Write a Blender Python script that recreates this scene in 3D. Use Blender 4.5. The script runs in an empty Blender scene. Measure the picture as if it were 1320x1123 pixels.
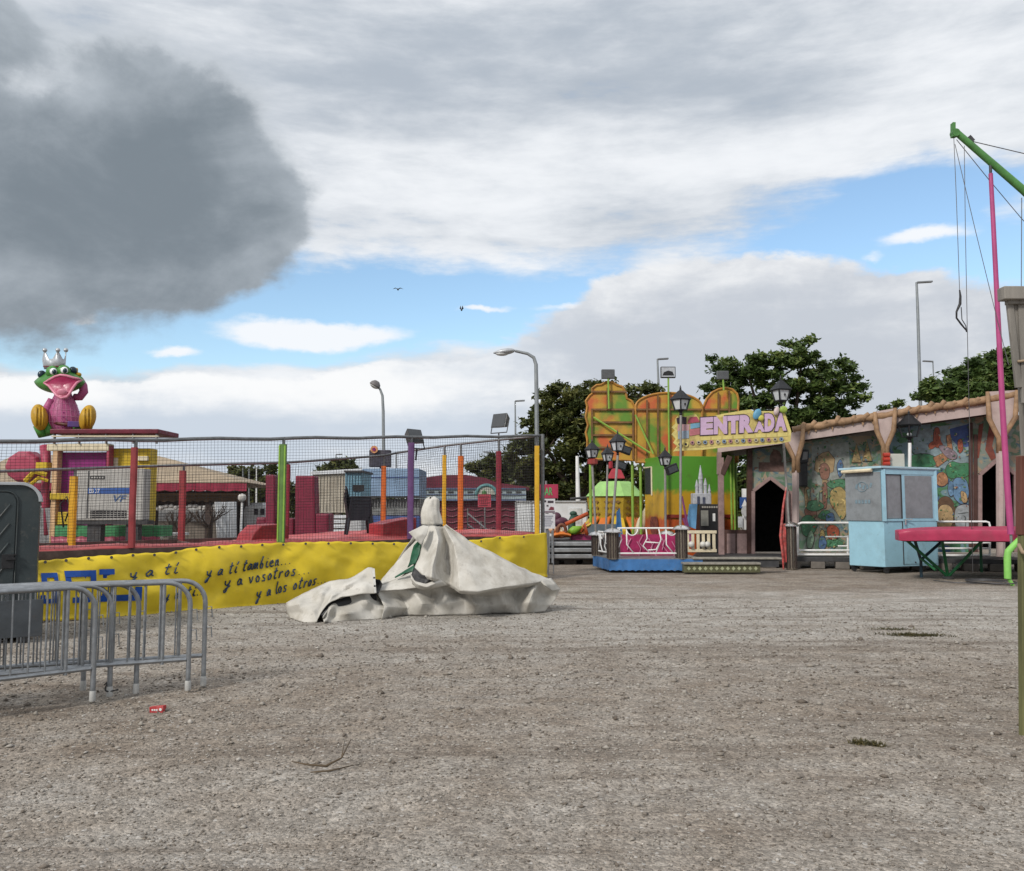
import bpy, math, random
import numpy as np
from mathutils import Vector, Matrix, noise
random.seed(7); rng = np.random.default_rng(7)
SC = bpy.context.scene; COL = SC.collection
F, CX, CY, HZ, EYE = 1150.0, 660.0, 561.5, 655.0, 1.6
PITCH = math.atan((HZ - CY) / F)
CP, SP = math.cos(PITCH), math.sin(PITCH)

def ray(px, py):
    x = (px - CX) / F; v = (CY - py) / F
    return Vector((x, CP - v * SP, SP + v * CP))
def P(px, py, Y):                       # the point seen at a pixel of the photograph, Y metres in front
    d = ray(px, py); return Vector((0, 0, EYE)) + d * (Y / d.y)
def G(px, py, z=0.0):
    d = ray(px, py); return Vector((0, 0, EYE)) + d * ((z - EYE) / d.z)
def XA(px, Y): return (px - CX) / F * Y
def on_plane(px, py, A, n):             # where the line of sight meets a wall
    o = Vector((0, 0, EYE)); d = ray(px, py)
    return o + d * ((Vector(A) - o).dot(n) / d.dot(n))

# ------------------------------------------------------------------ materials
def new_mat(name):
    m = bpy.data.materials.new(name); m.use_nodes = True
    nt = m.node_tree; b = nt.nodes['Principled BSDF']
    return m, nt, b
def nd(nt, t, **k):
    n = nt.nodes.new(t)
    for a, v in k.items(): setattr(n, a, v)
    return n
def mixc(nt, fac, a, b, mode='MIX'):
    n = nd(nt, 'ShaderNodeMix', data_type='RGBA', blend_type=mode)
    for s, v in ((n.inputs[0], fac), (n.inputs[6], a), (n.inputs[7], b)):
        if hasattr(v, 'is_output') : nt.links.new(v, s)
        elif isinstance(v, (int, float)): s.default_value = v
        else: s.default_value = (*v[:3], 1)
    return n.outputs[2]
def mrange(nt, v, a, b, c=0.0, d=1.0, smooth=True):
    n = nd(nt, 'ShaderNodeMapRange')
    if smooth: n.interpolation_type = 'SMOOTHSTEP'
    nt.links.new(v, n.inputs[0])
    for i, q in enumerate((a, b, c, d)): n.inputs[i + 1].default_value = q
    return n.outputs[0]
def noise_n(nt, vec, scale, detail=4, rough=.55):
    n = nd(nt, 'ShaderNodeTexNoise'); n.inputs['Scale'].default_value = scale
    n.inputs['Detail'].default_value = detail; n.inputs['Roughness'].default_value = rough
    if vec is not None: nt.links.new(vec, n.inputs['Vector'])
    return n.outputs['Fac']
def sc(c, k): return tuple(max(0, min(1, x * k)) for x in c[:3])
MATS = {}
def pm(name, col, rough=.6, metal=0.0, var=.16, scale=5.0, dirt=.35, dirtcol=(.10, .085, .07), bump=.15, bscale=45, stretch=(1, 1, 1), alpha=None, spec=.35):
    if name in MATS: return MATS[name]
    m, nt, b = new_mat(name)
    tc = nd(nt, 'ShaderNodeTexCoord'); mp = nd(nt, 'ShaderNodeMapping'); mp.inputs['Scale'].default_value = stretch
    nt.links.new(tc.outputs['Object'], mp.inputs['Vector']); v = mp.outputs['Vector']
    n1 = noise_n(nt, v, scale, 5, .6)
    c = mixc(nt, mrange(nt, n1, .3, .7), sc(col, 1 - var), sc(col, 1 + var))
    if dirt:
        n2 = noise_n(nt, v, scale * .45, 8, .68)
        n3 = noise_n(nt, v, scale * 4.5, 4, .6)
        f1 = mrange(nt, n2, .48, .74, 0, dirt); f2 = mrange(nt, n3, .58, .72, 0, dirt * .7)
        c = mixc(nt, f1, c, dirtcol); c = mixc(nt, f2, c, sc(dirtcol, 1.2))
    nt.links.new(c, b.inputs['Base Color'])
    nr = noise_n(nt, v, scale * 2.2, 3)
    nt.links.new(mrange(nt, nr, .3, .7, max(.05, rough - .12), min(1, rough + .12)), b.inputs['Roughness'])
    b.inputs['Metallic'].default_value = metal; b.inputs['Specular IOR Level'].default_value = spec
    if bump:
        bp = nd(nt, 'ShaderNodeBump'); bp.inputs['Strength'].default_value = bump; bp.inputs['Distance'].default_value = .01
        nt.links.new(noise_n(nt, v, bscale, 4), bp.inputs['Height']); nt.links.new(bp.outputs[0], b.inputs['Normal'])
    MATS[name] = m; return m

def srgb(r, g, b):                      # 0-255 picture colour to linear
    f = lambda c: (c / 255 / 12.92) if c / 255 <= .04045 else ((c / 255 + .055) / 1.055) ** 2.4
    return (f(r), f(g), f(b))

# ------------------------------------------------------------------ mesh builder
class MB:
    def __init__(s, org=(0, 0, 0)):
        s.v = []; s.f = []; s.org = Vector(org.location) if isinstance(org, bpy.types.Object) else Vector(org)
    def add(s, vs, fs):
        o = len(s.v); s.v.extend(Vector(p) for p in vs); s.f.extend(tuple(i + o for i in f) for f in fs); return s
    def box(s, c, d, rz=0.0, rx=0.0, ry=0.0, taper=1.0):
        M = Matrix.Translation(c) @ Matrix.Rotation(rz, 4, 'Z') @ Matrix.Rotation(rx, 4, 'X') @ Matrix.Rotation(ry, 4, 'Y')
        x, y, z = d[0] / 2, d[1] / 2, d[2] / 2; t = taper
        p = [(-x, -y, -z), (x, -y, -z), (x, y, -z), (-x, y, -z), (-x * t, -y * t, z), (x * t, -y * t, z), (x * t, y * t, z), (-x * t, y * t, z)]
        return s.add([M @ Vector(q) for q in p], [(0, 3, 2, 1), (4, 5, 6, 7), (0, 1, 5, 4), (1, 2, 6, 5), (2, 3, 7, 6), (3, 0, 4, 7)])
    def hexa(s, b, t):                  # four bottom points, four top points
        return s.add(list(b) + list(t), [(0, 3, 2, 1), (4, 5, 6, 7), (0, 1, 5, 4), (1, 2, 6, 5), (2, 3, 7, 6), (3, 0, 4, 7)])
    def beam(s, a, b, w, h, up=(0, 0, 1)):
        a, b = Vector(a), Vector(b); d = (b - a).normalized(); u = Vector(up)
        if abs(d.dot(u)) > .95: u = Vector((0, 1, 0))
        r = d.cross(u).normalized() * w / 2; u = r.cross(d).normalized() * h / 2
        return s.add([a - r - u, a + r - u, a + r + u, a - r + u, b - r - u, b + r - u, b + r + u, b - r + u],
                     [(0, 1, 2, 3), (7, 6, 5, 4), (0, 4, 5, 1), (1, 5, 6, 2), (2, 6, 7, 3), (3, 7, 4, 0)])
    def tube(s, pts, r, n=8, cap=True):
        pts = [Vector(p) for p in pts]; k = len(pts); R = r if hasattr(r, '__len__') else [r] * k
        base = len(s.v); prev = None
        for i, p in enumerate(pts):
            d = (pts[min(i + 1, k - 1)] - pts[max(i - 1, 0)])
            d = d.normalized() if d.length > 1e-9 else Vector((0, 0, 1))
            if prev is None:
                a = Vector((0, 0, 1)) if abs(d.z) < .9 else Vector((1, 0, 0)); e1 = d.cross(a).normalized()
            else:
                e1 = (prev - d * prev.dot(d)); e1 = e1.normalized() if e1.length > 1e-6 else d.orthogonal().normalized()
            prev = e1; e2 = d.cross(e1)
            for j in range(n):
                t = 2 * math.pi * j / n; s.v.append(p + (e1 * math.cos(t) + e2 * math.sin(t)) * R[i])
        for i in range(k - 1):
            for j in range(n):
                q = (j + 1) % n; s.f.append((base + i * n + j, base + i * n + q, base + (i + 1) * n + q, base + (i + 1) * n + j))
        if cap:
            s.f.append(tuple(base + j for j in reversed(range(n)))); s.f.append(tuple(base + (k - 1) * n + j for j in range(n)))
        return s
    def lathe(s, c, prof, n=20, M=None, sx=1, sy=1):
        c = Vector(c); base = len(s.v); k = len(prof)
        for r, z in prof:
            for j in range(n):
                t = 2 * math.pi * j / n; q = Vector((r * math.cos(t) * sx, r * math.sin(t) * sy, z))
                s.v.append(c + (M @ q if M else q))
        for i in range(k - 1):
            for j in range(n):
                q = (j + 1) % n; s.f.append((base + i * n + j, base + i * n + q, base + (i + 1) * n + q, base + (i + 1) * n + j))
        s.f.append(tuple(base + j for j in reversed(range(n)))); s.f.append(tuple(base + (k - 1) * n + j for j in range(n)))
        return s
    def ball(s, c, r, n=16, m=10, M=None):
        r = r if hasattr(r, '__len__') else (r, r, r); c = Vector(c); base = len(s.v)
        rings = [(math.sin(math.pi * (i) / m), -math.cos(math.pi * i / m)) for i in range(1, m)]
        tr = (lambda q: c + (M @ q)) if M else (lambda q: c + q)
        s.v.append(tr(Vector((0, 0, -r[2]))))
        for a, z in rings:
            for j in range(n):
                t = 2 * math.pi * j / n; s.v.append(tr(Vector((a * math.cos(t) * r[0], a * math.sin(t) * r[1], z * r[2]))))
        s.v.append(tr(Vector((0, 0, r[2])))); top = len(s.v) - 1
        for j in range(n): s.f.append((base, base + 1 + (j + 1) % n, base + 1 + j))
        for i in range(m - 2):
            for j in range(n):
                q = (j + 1) % n; a = base + 1 + i * n; s.f.append((a + j, a + q, a + n + q, a + n + j))
        a = base + 1 + (m - 2) * n
        for j in range(n): s.f.append((a + j, a + (j + 1) % n, top))
        return s
    def prism(s, pts, off):             # polygon of 3-D points pushed along a vector
        pts = [Vector(p) for p in pts]; off = Vector(off); n = len(pts); b = len(s.v)
        nrm = Vector((0, 0, 0))
        for i in range(n): nrm += (pts[i] - pts[0]).cross(pts[(i + 1) % n] - pts[0])
        if nrm.dot(off) > 0: pts = pts[::-1]
        s.v.extend(pts); s.v.extend(p + off for p in pts)
        from mathutils.geometry import tessellate_polygon
        tri = tessellate_polygon([pts])
        for t in tri:
            a, c, d = t
            nn = (pts[c] - pts[a]).cross(pts[d] - pts[a])
            if nn.dot(off) > 0: a, d = d, a
            s.f.append((b + a, b + c, b + d)); s.f.append((b + n + d, b + n + c, b + n + a))
        for i in range(n):
            j = (i + 1) % n; s.f.append((b + i, b + n + i, b + n + j, b + j))
        return s
    def grid(s, rows):                  # rows of points
        b = len(s.v); m = len(rows[0])
        for r in rows: s.v.extend(Vector(p) for p in r)
        for i in range(len(rows) - 1):
            for j in range(m - 1): s.f.append((b + i * m + j, b + i * m + j + 1, b + (i + 1) * m + j + 1, b + (i + 1) * m + j))
        return s
    def build(s, name, mat, parent=None, smooth=None, bevel=0, solid=0, sub=0):
        me = bpy.data.meshes.new(name)
        me.from_pydata([tuple(p - s.org) for p in s.v], [], s.f)
        me.materials.append(mat)
        if smooth:
            me.polygons.foreach_set('use_smooth', [True] * len(me.polygons))
            if smooth != 1: me.set_sharp_from_angle(angle=math.radians(smooth))
        o = bpy.data.objects.new(name, me); COL.objects.link(o)
        if parent: o.parent = parent
        else: o.location = s.org
        if solid:
            md = o.modifiers.new('solid', 'SOLIDIFY'); md.thickness = solid; md.offset = 0
        if bevel:
            md = o.modifiers.new('bevel', 'BEVEL'); md.width = bevel; md.segments = 2; md.limit_method = 'ANGLE'; md.angle_limit = math.radians(40)
        if sub:
            md = o.modifiers.new('sub', 'SUBSURF'); md.levels = sub; md.render_levels = sub
        return o
def npmesh(name, V, Fc, mat, parent=None, loc=None, smooth=False):     # big meshes from arrays; Fc is N x k
    me = bpy.data.meshes.new(name); V = np.asarray(V, dtype=np.float32); Fc = np.asarray(Fc, dtype=np.int32)
    if loc is not None: V = V - np.asarray(loc, dtype=np.float32)
    me.vertices.add(len(V)); me.vertices.foreach_set('co', V.ravel())
    k = Fc.shape[1]; me.loops.add(Fc.size); me.loops.foreach_set('vertex_index', Fc.ravel())
    me.polygons.add(len(Fc)); me.polygons.foreach_set('loop_start', np.arange(0, Fc.size, k, dtype=np.int32))
    me.polygons.foreach_set('loop_total', np.full(len(Fc), k, dtype=np.int32))
    if smooth: me.polygons.foreach_set('use_smooth', np.ones(len(Fc), dtype=bool))
    me.update(calc_edges=True); me.validate(); me.materials.append(mat)
    o = bpy.data.objects.new(name, me); COL.objects.link(o)
    if parent: o.parent = parent
    elif loc is not None: o.location = loc
    return o
def face_attr(o, name, vals):           # per-face value
    a = o.data.attributes.new(name, 'FLOAT', 'FACE'); a.data.foreach_set('value', np.asarray(vals, dtype=np.float32))
def tag(o, label, cat, group=None):
    o['label'] = label; o['category'] = cat
    if group: o['group'] = group
    return o
def thing(name, loc, label, cat, group=None):
    o = bpy.data.objects.new(name, None); o.empty_display_size = .2; COL.objects.link(o); o.location = loc
    return tag(o, label, cat, group)
def struct(o): o['kind'] = 'structure'; return o
def stuff(o): o['kind'] = 'stuff'; return o
def kids(o): return [c for c in bpy.data.objects if c.parent == o]
def copy_tree(o, parent=None):
    c = o.copy(); COL.objects.link(c)
    if parent: c.parent = parent
    for ch in kids(o): copy_tree(ch, c)
    return c
_dep = None
def text_mesh(s, size, shear=0.0, bold=0.0, spacing=1.0, res=3):
    cu = bpy.data.curves.new('lettering', 'FONT'); cu.body = s; cu.size = size; cu.shear = shear; cu.offset = bold
    cu.space_character = spacing; cu.resolution_u = res; cu.fill_mode = 'FRONT'
    o = bpy.data.objects.new('lettering', cu); COL.objects.link(o); bpy.context.view_layer.update()
    me = bpy.data.meshes.new_from_object(o.evaluated_get(bpy.context.evaluated_depsgraph_get()))
    vs = [Vector(v.co) for v in me.vertices]; fs = [tuple(p.vertices) for p in me.polygons]
    bpy.data.objects.remove(o); bpy.data.curves.remove(cu); bpy.data.meshes.remove(me)
    return vs, fs
def letter(mb, s, org, ux, uy, width=None, height=None, shear=0, bold=0, lift=0.0, thick=.0, sp=1.0):
    """flat lettering: org is the lower left corner, ux/uy unit vectors; fitted to width/height"""
    vs, fs = text_mesh(s, 1.0, shear, bold, sp)
    if not vs: return
    x0 = min(v.x for v in vs); x1 = max(v.x for v in vs); y0 = min(v.y for v in vs); y1 = max(v.y for v in vs)
    kx = width / (x1 - x0) if width else 1; ky = height / (y1 - y0) if height else kx
    if not width: kx = ky
    ux, uy = Vector(ux), Vector(uy); n = ux.cross(uy).normalized(); org = Vector(org)
    mb.add([org + ux * (v.x - x0) * kx + uy * (v.y - y0) * ky + n * lift for v in vs], fs)

# ------------------------------------------------------------------ camera
cam = bpy.data.cameras.new('camera'); co = bpy.data.objects.new('camera', cam); COL.objects.link(co)
co.location = (0, 0, EYE); co.rotation_euler = (math.pi / 2 + PITCH, 0, 0)
cam.sensor_width = 36; cam.sensor_fit = 'HORIZONTAL'; cam.lens = 36 * F / 1320; cam.clip_end = 3000; cam.clip_start = .05
SC.camera = co
SC.view_settings.view_transform = 'Standard'; SC.view_settings.look = 'None'; SC.view_settings.gamma = 1; SC.view_settings.exposure = .12
SC.cycles.max_bounces = 6; SC.cycles.transparent_max_bounces = 12; SC.cycles.use_denoising = True

# ------------------------------------------------------------------ sun and sky
SUN_EL, SUN_AZ = math.radians(36), math.radians(-142)     # azimuth from +Y towards +X: behind the camera, to the left
sun = bpy.data.lights.new('sun', 'SUN'); so = bpy.data.objects.new('sun', sun); COL.objects.link(so)
sun.energy = 2.6; sun.angle = math.radians(9); sun.color = (1, .95, .88)
sd = Vector((math.sin(SUN_AZ) * math.cos(SUN_EL), math.cos(SUN_AZ) * math.cos(SUN_EL), math.sin(SUN_EL)))
so.rotation_euler = sd.to_track_quat('Z', 'Y').to_euler()
world = bpy.data.worlds.new('World'); SC.world = world; world.use_nodes = True
wt = world.node_tree; bg = wt.nodes['Background']; bg.inputs['Strength'].default_value = .1
class E:                                # tiny expression writer for the sky nodes
    def __init__(s, o): s.o = o
    @staticmethod
    def m(op, *a):
        n = nd(wt, 'ShaderNodeMath', operation=op)
        for i, x in enumerate(a):
            if isinstance(x, E): wt.links.new(x.o, n.inputs[i])
            else: n.inputs[i].default_value = x
        return E(n.outputs[0])
    def __add__(s, b): return E.m('ADD', s, b)
    __radd__ = __add__
    def __sub__(s, b): return E.m('SUBTRACT', s, b)
    def __rsub__(s, b): return E.m('SUBTRACT', b, s)
    def __mul__(s, b): return E.m('MULTIPLY', s, b)
    __rmul__ = __mul__
    def __truediv__(s, b): return E.m('DIVIDE', s, b)
def sstep(v, a, b): return E(mrange(wt, v.o, a, b))
wtc = nd(wt, 'ShaderNodeTexCoord'); wsep = nd(wt, 'ShaderNodeSeparateXYZ'); wt.links.new(wtc.outputs['Generated'], wsep.inputs[0])
dx, dy, dz = (E(wsep.outputs[i]) for i in range(3))
AZ = E.m('ARCTAN2', dx, dy); EL = E.m('ARCSINE', dz)
def wnoise(a, b, sx, sy, ox=0.0, detail=6, rough=.58, dist=0.0):
    c = nd(wt, 'ShaderNodeCombineXYZ'); wt.links.new((a * sx + ox).o, c.inputs[0]); wt.links.new((b * sy).o, c.inputs[1]); c.inputs[2].default_value = ox
    n = nd(wt, 'ShaderNodeTexNoise'); n.inputs['Scale'].default_value = 1; n.inputs['Detail'].default_value = detail
    n.inputs['Roughness'].default_value = rough; n.inputs['Distortion'].default_value = dist; wt.links.new(c.outputs[0], n.inputs['Vector'])
    return E(n.outputs['Fac'])
def azel(px, py):
    d = ray(px, py).normalized(); return math.atan2(d.x, d.y), math.asin(d.z)
def blob(px, py, rx, ry, wa=None, we=None):  # soft ellipse of cloud, its size given in the photograph's scale
    a, e = azel(px, py); u = ((wa or AZ) - a) / (rx / F); v = ((we or EL) - e) / (ry / F)
    return E.m('EXPONENT', (u * u + v * v) * -1.0)
wa1 = wnoise(AZ, EL, 6, 10, 3.1, 6, .62) - .5; wa2 = wnoise(AZ, EL, 6, 10, 11.7, 6, .62) - .5
WA = AZ + wa1 * .07; WE = EL + wa2 * .055
fine = wnoise(AZ, EL, 8, 26, 1.3, 8, .6, .15)
streak = wnoise(AZ, EL, 3.4, 17, 5.2, 7, .58, .2)
puff = wnoise(AZ, EL, 9, 14, 21.0, 8, .6, .3)
puff2 = wnoise(AZ, EL, 5, 8, 33.0, 8, .6, .4); puff3 = wnoise(AZ, EL, 13, 19, 40.0, 6, .62, .2)
sky = nd(wt, 'ShaderNodeTexSky'); sky.sky_type = 'NISHITA'; sky.sun_disc = False
sky.sun_elevation = SUN_EL; sky.sun_rotation = SUN_AZ; sky.air_density = 1.0; sky.dust_density = .6; sky.ozone_density = 1.6
blue = mixc(wt, 1.0, sky.outputs[0], (1.62, 1.68, 1.62), 'MULTIPLY')
def col10(r, g, b): return tuple(10 * c for c in srgb(r, g, b))
def mx(f, a, b):
    n = nd(wt, 'ShaderNodeMix', data_type='RGBA')
    for s_, v in ((n.inputs[0], f), (n.inputs[6], a), (n.inputs[7], b)):
        if isinstance(v, E): wt.links.new(v.o, s_)
        elif hasattr(v, 'is_output'): wt.links.new(v, s_)
        elif isinstance(v, (int, float)): s_.default_value = v
        else: s_.default_value = (*v[:3], 1)
    return n.outputs[2]
# high sheet of cloud with blue openings
hole = (blob(480, 388, 360, 58, WA, WE) * 1.4 + blob(760, 408, 130, 34, WA, WE) * .9 + blob(1110, 262, 130, 56, WA, WE) * .50 + blob(1240, 345, 170, 66, WA, WE) * .95 + blob(1230, 245, 110, 36, WA, WE) * .45 + blob(1040, 312, 120, 22, WA, WE) * .35 + blob(120, 430, 280, 40, WA, WE) * 1.4
        + blob(930, 168, 110, 12, WA, WE) * .2 + blob(860, 330, 200, 22, WA, WE) * .25)
cover1 = sstep(1.0 - hole + (streak - .5) * 1.35 + (fine - .5) * 1.0, .24, .78)
tone1 = (sstep(streak * .50 + fine * .45 + puff2 * .12 + blob(800, 215, 330, 60) * .07 + blob(560, 270, 190, 55) * .10 + blob(1230, 110, 140, 110) * .08 + blob(250, 45, 100, 26) * .05
         - blob(470, 100, 190, 60) * .15 - blob(820, 60, 330, 60) * .15 - blob(980, 120, 160, 40) * .10 - blob(700, 300, 160, 24) * .06, .30, .72))
c1 = mx(tone1, col10(174, 183, 194), col10(234, 237, 241))
out = mx(cover1, blue, c1)
# wisps inside the blue band
wisp = sstep(blob(405, 432, 130, 22, WA, WE) * 1.1 + blob(770, 398, 90, 9, WA, WE) * .8 + blob(215, 456, 40, 9, WA, WE) * .75 + blob(107, 418, 16, 8, WA, WE) * .7 + blob(60, 400, 50, 8, WA, WE) * .5 + blob(1190, 303, 70, 13, WA, WE) * .75 + blob(1135, 330, 20, 8, WA, WE) * .6 + blob(620, 398, 40, 6, WA, WE) * .6 + (fine - .5) * .9, .30, .72)
out = mx(wisp, out, col10(236, 240, 245))
# low cumulus along the horizon
lo = (blob(1000, 440, 230, 92, WA, WE) * 1.2 + blob(930, 372, 130, 36, WA, WE) * .5 + blob(770, 500, 150, 78, WA, WE) + blob(330, 568, 420, 62, WA, WE) * 1.15 + blob(480, 500, 90, 26, WA, WE) * .35 + blob(-20, 568, 260, 62, WA, WE) * 1.1 + blob(560, 530, 160, 46, WA, WE) * .6 + blob(1400, 520, 220, 120, WA, WE) + blob(640, 640, 1500, 60) * .6)
cover2 = sstep(lo + (puff - .5) * .75 + (fine - .5) * .35, .36, .54)
shade = blob(1000, 480, 330, 130) * .17 + blob(200, 545, 160, 30) * .14 + blob(520, 560, 260, 30) * .08
lite = sstep(puff * .50 + fine * .40 + streak * .2 + (lo * -.13) + blob(430, 505, 300, 36) * .22 + blob(30, 510, 160, 28) * .25 + blob(970, 352, 150, 16) * .08 - shade, .26, .66)
c2 = mx(lite, mx(sstep(AZ, azel(560, 500)[0], azel(800, 500)[0]), col10(198, 208, 220), col10(192, 198, 207)), col10(242, 243, 244))
out = mx(cover2, out, c2)
# the heavy grey cloud on the left
lump = wnoise(AZ, EL, 3.6, 5.6, 52.0, 7, .55, .5)
dk = (blob(90, 215, 190, 120, WA, WE) * 1.1 + blob(300, 262, 95, 70, WA, WE) * .95 + blob(355, 285, 46, 36, WA, WE) * .45 + blob(225, 120, 95, 50, WA, WE) * .6 + blob(20, 312, 170, 42, WA, WE) * 1.0 + blob(225, 332, 85, 34, WA, WE) * .75 + blob(-160, 230, 240, 150, WA, WE) + blob(-10, 30, 46, 40, WA, WE) * 1.0 - blob(20, 105, 75, 32, WA, WE) * .6 + blob(230, 375, 24, 10, WA, WE) * .4)
edge3 = dk + (lump - .5) * .85 + (puff2 - .5) * .62 + (puff3 - .5) * .34
soft = sstep(blob(40, 40, 330, 110), .25, .8)         # the upper side melts into the sheet above, the lower right side is crisp
cover3 = mx(soft, sstep(edge3, .26, .56).o, sstep(edge3, .05, .80).o)
t3 = sstep(dk * .10 + lump * .70 + puff2 * .75 + puff3 * .38 + blob(150, 250, 190, 100) * .20 - blob(60, 345, 150, 36) * .10 - blob(310, 215, 60, 40) * .10 - blob(120, 110, 120, 36) * .08, .64, 1.28)
c3 = mx(t3, col10(178, 186, 194), col10(122, 132, 141))
rim = sstep(edge3, .66, .40) * sstep(EL, azel(200, 330)[1], azel(200, 150)[1])
c3 = mx(rim * .55, c3, col10(208, 214, 220))
out = mx(cover3, out, c3)
# overhead and behind the camera the cloud deck is thick and bright
over = sstep(EL, .62, 1.0)
out = mx(over, out, col10(238, 240, 244))
wt.links.new(out, bg.inputs['Color'])
# ------------------------------------------------------------------ ground
def gh(x, y):
    v = Vector((x * .22, y * .22, 3.3)); a = noise.fractal(v, 1, 2, 3) * .035
    v = Vector((x * 1.7, y * 1.7, 9.1)); a += noise.fractal(v, .8, 2.2, 3) * .010
    w = y - .17 * x + .5 * noise.noise((x * .15, y * .1, 1))
    for c_ in (5.1, 6.6, 8.9, 10.4): a -= .022 * math.exp(-((w - c_) / .13) ** 2) * (.5 + .5 * noise.noise((x * .35, c_, 5))) - .010 * math.exp(-((w - c_ - .24) / .10) ** 2)
    f = max(0, min(1, (24 - y) / 8)) * max(0, min(1, (16 - abs(x)) / 5))
    return a * f - .012
def axis(fine0, fine1, step, far):
    a = list(np.arange(fine0, fine1 + 1e-6, step)); o = step
    lo = [fine0]; hi = [fine1]; d = step
    while hi[-1] < far: d *= 1.6; hi.append(hi[-1] + d)
    d = step
    while lo[-1] > -far: d *= 1.6; lo.append(lo[-1] - d)
    return np.array(sorted(lo[1:]) + a + hi[1:])
gx = axis(-9, 9, .13, 700); gy = axis(2.4, 20, .11, 700)
V = np.zeros((len(gy), len(gx), 3), dtype=np.float32); V[..., 0] = gx[None, :]; V[..., 1] = gy[:, None]
for j, y in enumerate(gy):
    for i, x in enumerate(gx):
        V[j, i, 2] = gh(x, y) if (abs(x) < 16 and 0 < y < 24) else -.012
idx = np.arange(len(gy) * len(gx)).reshape(len(gy), len(gx))
Fq = np.stack([idx[:-1, :-1], idx[:-1, 1:], idx[1:, 1:], idx[1:, :-1]], -1).reshape(-1, 4)
gm, nt, b = new_mat('gravel_ground')
tc = nd(nt, 'ShaderNodeTexCoord'); ob = tc.outputs['Object']
mp = nd(nt, 'ShaderNodeMapping'); mp.inputs['Scale'].default_value = (.45, 1.0, 1); mp.inputs['Rotation'].default_value = (0, 0, .12); nt.links.new(ob, mp.inputs['Vector'])
zone = noise_n(nt, mp.outputs[0], .42, 6, .62); zone2 = noise_n(nt, ob, 1.6, 5, .6)
sx_ = nd(nt, 'ShaderNodeSeparateXYZ'); nt.links.new(ob, sx_.inputs[0])
def mth(op, *a):
    n = nd(nt, 'ShaderNodeMath', operation=op)
    for i, q in enumerate(a):
        if hasattr(q, 'is_output'): nt.links.new(q, n.inputs[i])
        else: n.inputs[i].default_value = q
    return n.outputs[0]
# a paler strip of fresh gravel crosses the ground about twelve metres out, with bare trodden earth before and beyond it
warp = mth('ADD', sx_.outputs[1], mth('MULTIPLY', mth('SUBTRACT', zone, .5), 11.0))
g1 = mth('MULTIPLY', mrange(nt, warp, 6.5, 15.0), mrange(nt, warp, 20.5, 14.0))
g0 = mrange(nt, warp, 8.2, 2.6)
gravel = mth('MINIMUM', 1.0, mth('ADD', mth('ADD', g1, mth('MULTIPLY', g0, .55)), mth('MULTIPLY', mth('SUBTRACT', zone2, .45), 1.7)))
earth = mixc(nt, mrange(nt, noise_n(nt, ob, 2.5, 7, .65), .3, .7), (.178, .145, .115), (.268, .228, .186))
grav = mixc(nt, mrange(nt, noise_n(nt, ob, 3.4, 6, .6), .3, .7), (.285, .264, .235), (.39, .367, .332))
base = mixc(nt, gravel, earth, grav)
# worn wheel tracks and drifted fines
mp4 = nd(nt, 'ShaderNodeMapping'); mp4.inputs['Scale'].default_value = (.16, 1.9, 1); mp4.inputs['Rotation'].default_value = (0, 0, -.10); nt.links.new(ob, mp4.inputs['Vector'])
trk = noise_n(nt, mp4.outputs[0], 1.0, 6, .66)
base = mixc(nt, mrange(nt, trk, .50, .66, 0, .7), base, (.135, .108, .085)); base = mixc(nt, mrange(nt, trk, .44, .34, 0, .45), base, (.30, .28, .255))
# stones of several sizes
def vor(scale):
    n = nd(nt, 'ShaderNodeTexVoronoi'); n.inputs['Scale'].default_value = scale; nt.links.new(ob, n.inputs['Vector']); return n
v1, v2, v3 = vor(52), vor(115), vor(19)
hs = nd(nt, 'ShaderNodeSeparateColor'); nt.links.new(v1.outputs['Color'], hs.inputs[0])
hs2 = nd(nt, 'ShaderNodeSeparateColor'); nt.links.new(v2.outputs['Color'], hs2.inputs[0])
hs3 = nd(nt, 'ShaderNodeSeparateColor'); nt.links.new(v3.outputs['Color'], hs3.inputs[0])
k = mth('MULTIPLY', mrange(nt, hs.outputs[0], 0, 1, .70, 1.30, False), mrange(nt, hs2.outputs[0], 0, 1, .80, 1.20, False))
k = mth('MULTIPLY', k, mrange(nt, hs3.outputs[1], 0, 1, .86, 1.14, False))
kc = nd(nt, 'ShaderNodeCombineXYZ'); [nt.links.new(k, kc.inputs[i]) for i in range(3)]
colr = mixc(nt, 1.0, base, kc.outputs[0], 'MULTIPLY')
clod = mrange(nt, noise_n(nt, ob, 7, 7, .72), .58, .70, 0, .5)
colr = mixc(nt, clod, colr, (.085, .068, .052))
pale = mrange(nt, hs.outputs[2], .975, .98, 0, .7, False); colr = mixc(nt, pale, colr, (.46, .44, .41))
nt.links.new(colr, b.inputs['Base Color']); b.inputs['Roughness'].default_value = .92; b.inputs['Specular IOR Level'].default_value = .2
hh = mth('ADD', mth('MULTIPLY', v1.outputs['Distance'], -.9), mth('ADD', mth('MULTIPLY', v2.outputs['Distance'], -.4), mth('MULTIPLY', noise_n(nt, ob, 14, 7, .7), 1.4)))
bp = nd(nt, 'ShaderNodeBump'); bp.inputs['Strength'].default_value = .55; bp.inputs['Distance'].default_value = .02
nt.links.new(hh, bp.inputs['Height']); nt.links.new(bp.outputs[0], b.inputs['Normal'])
ground = npmesh('ground', V.reshape(-1, 3), Fq, gm, smooth=True); struct(ground)

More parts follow.
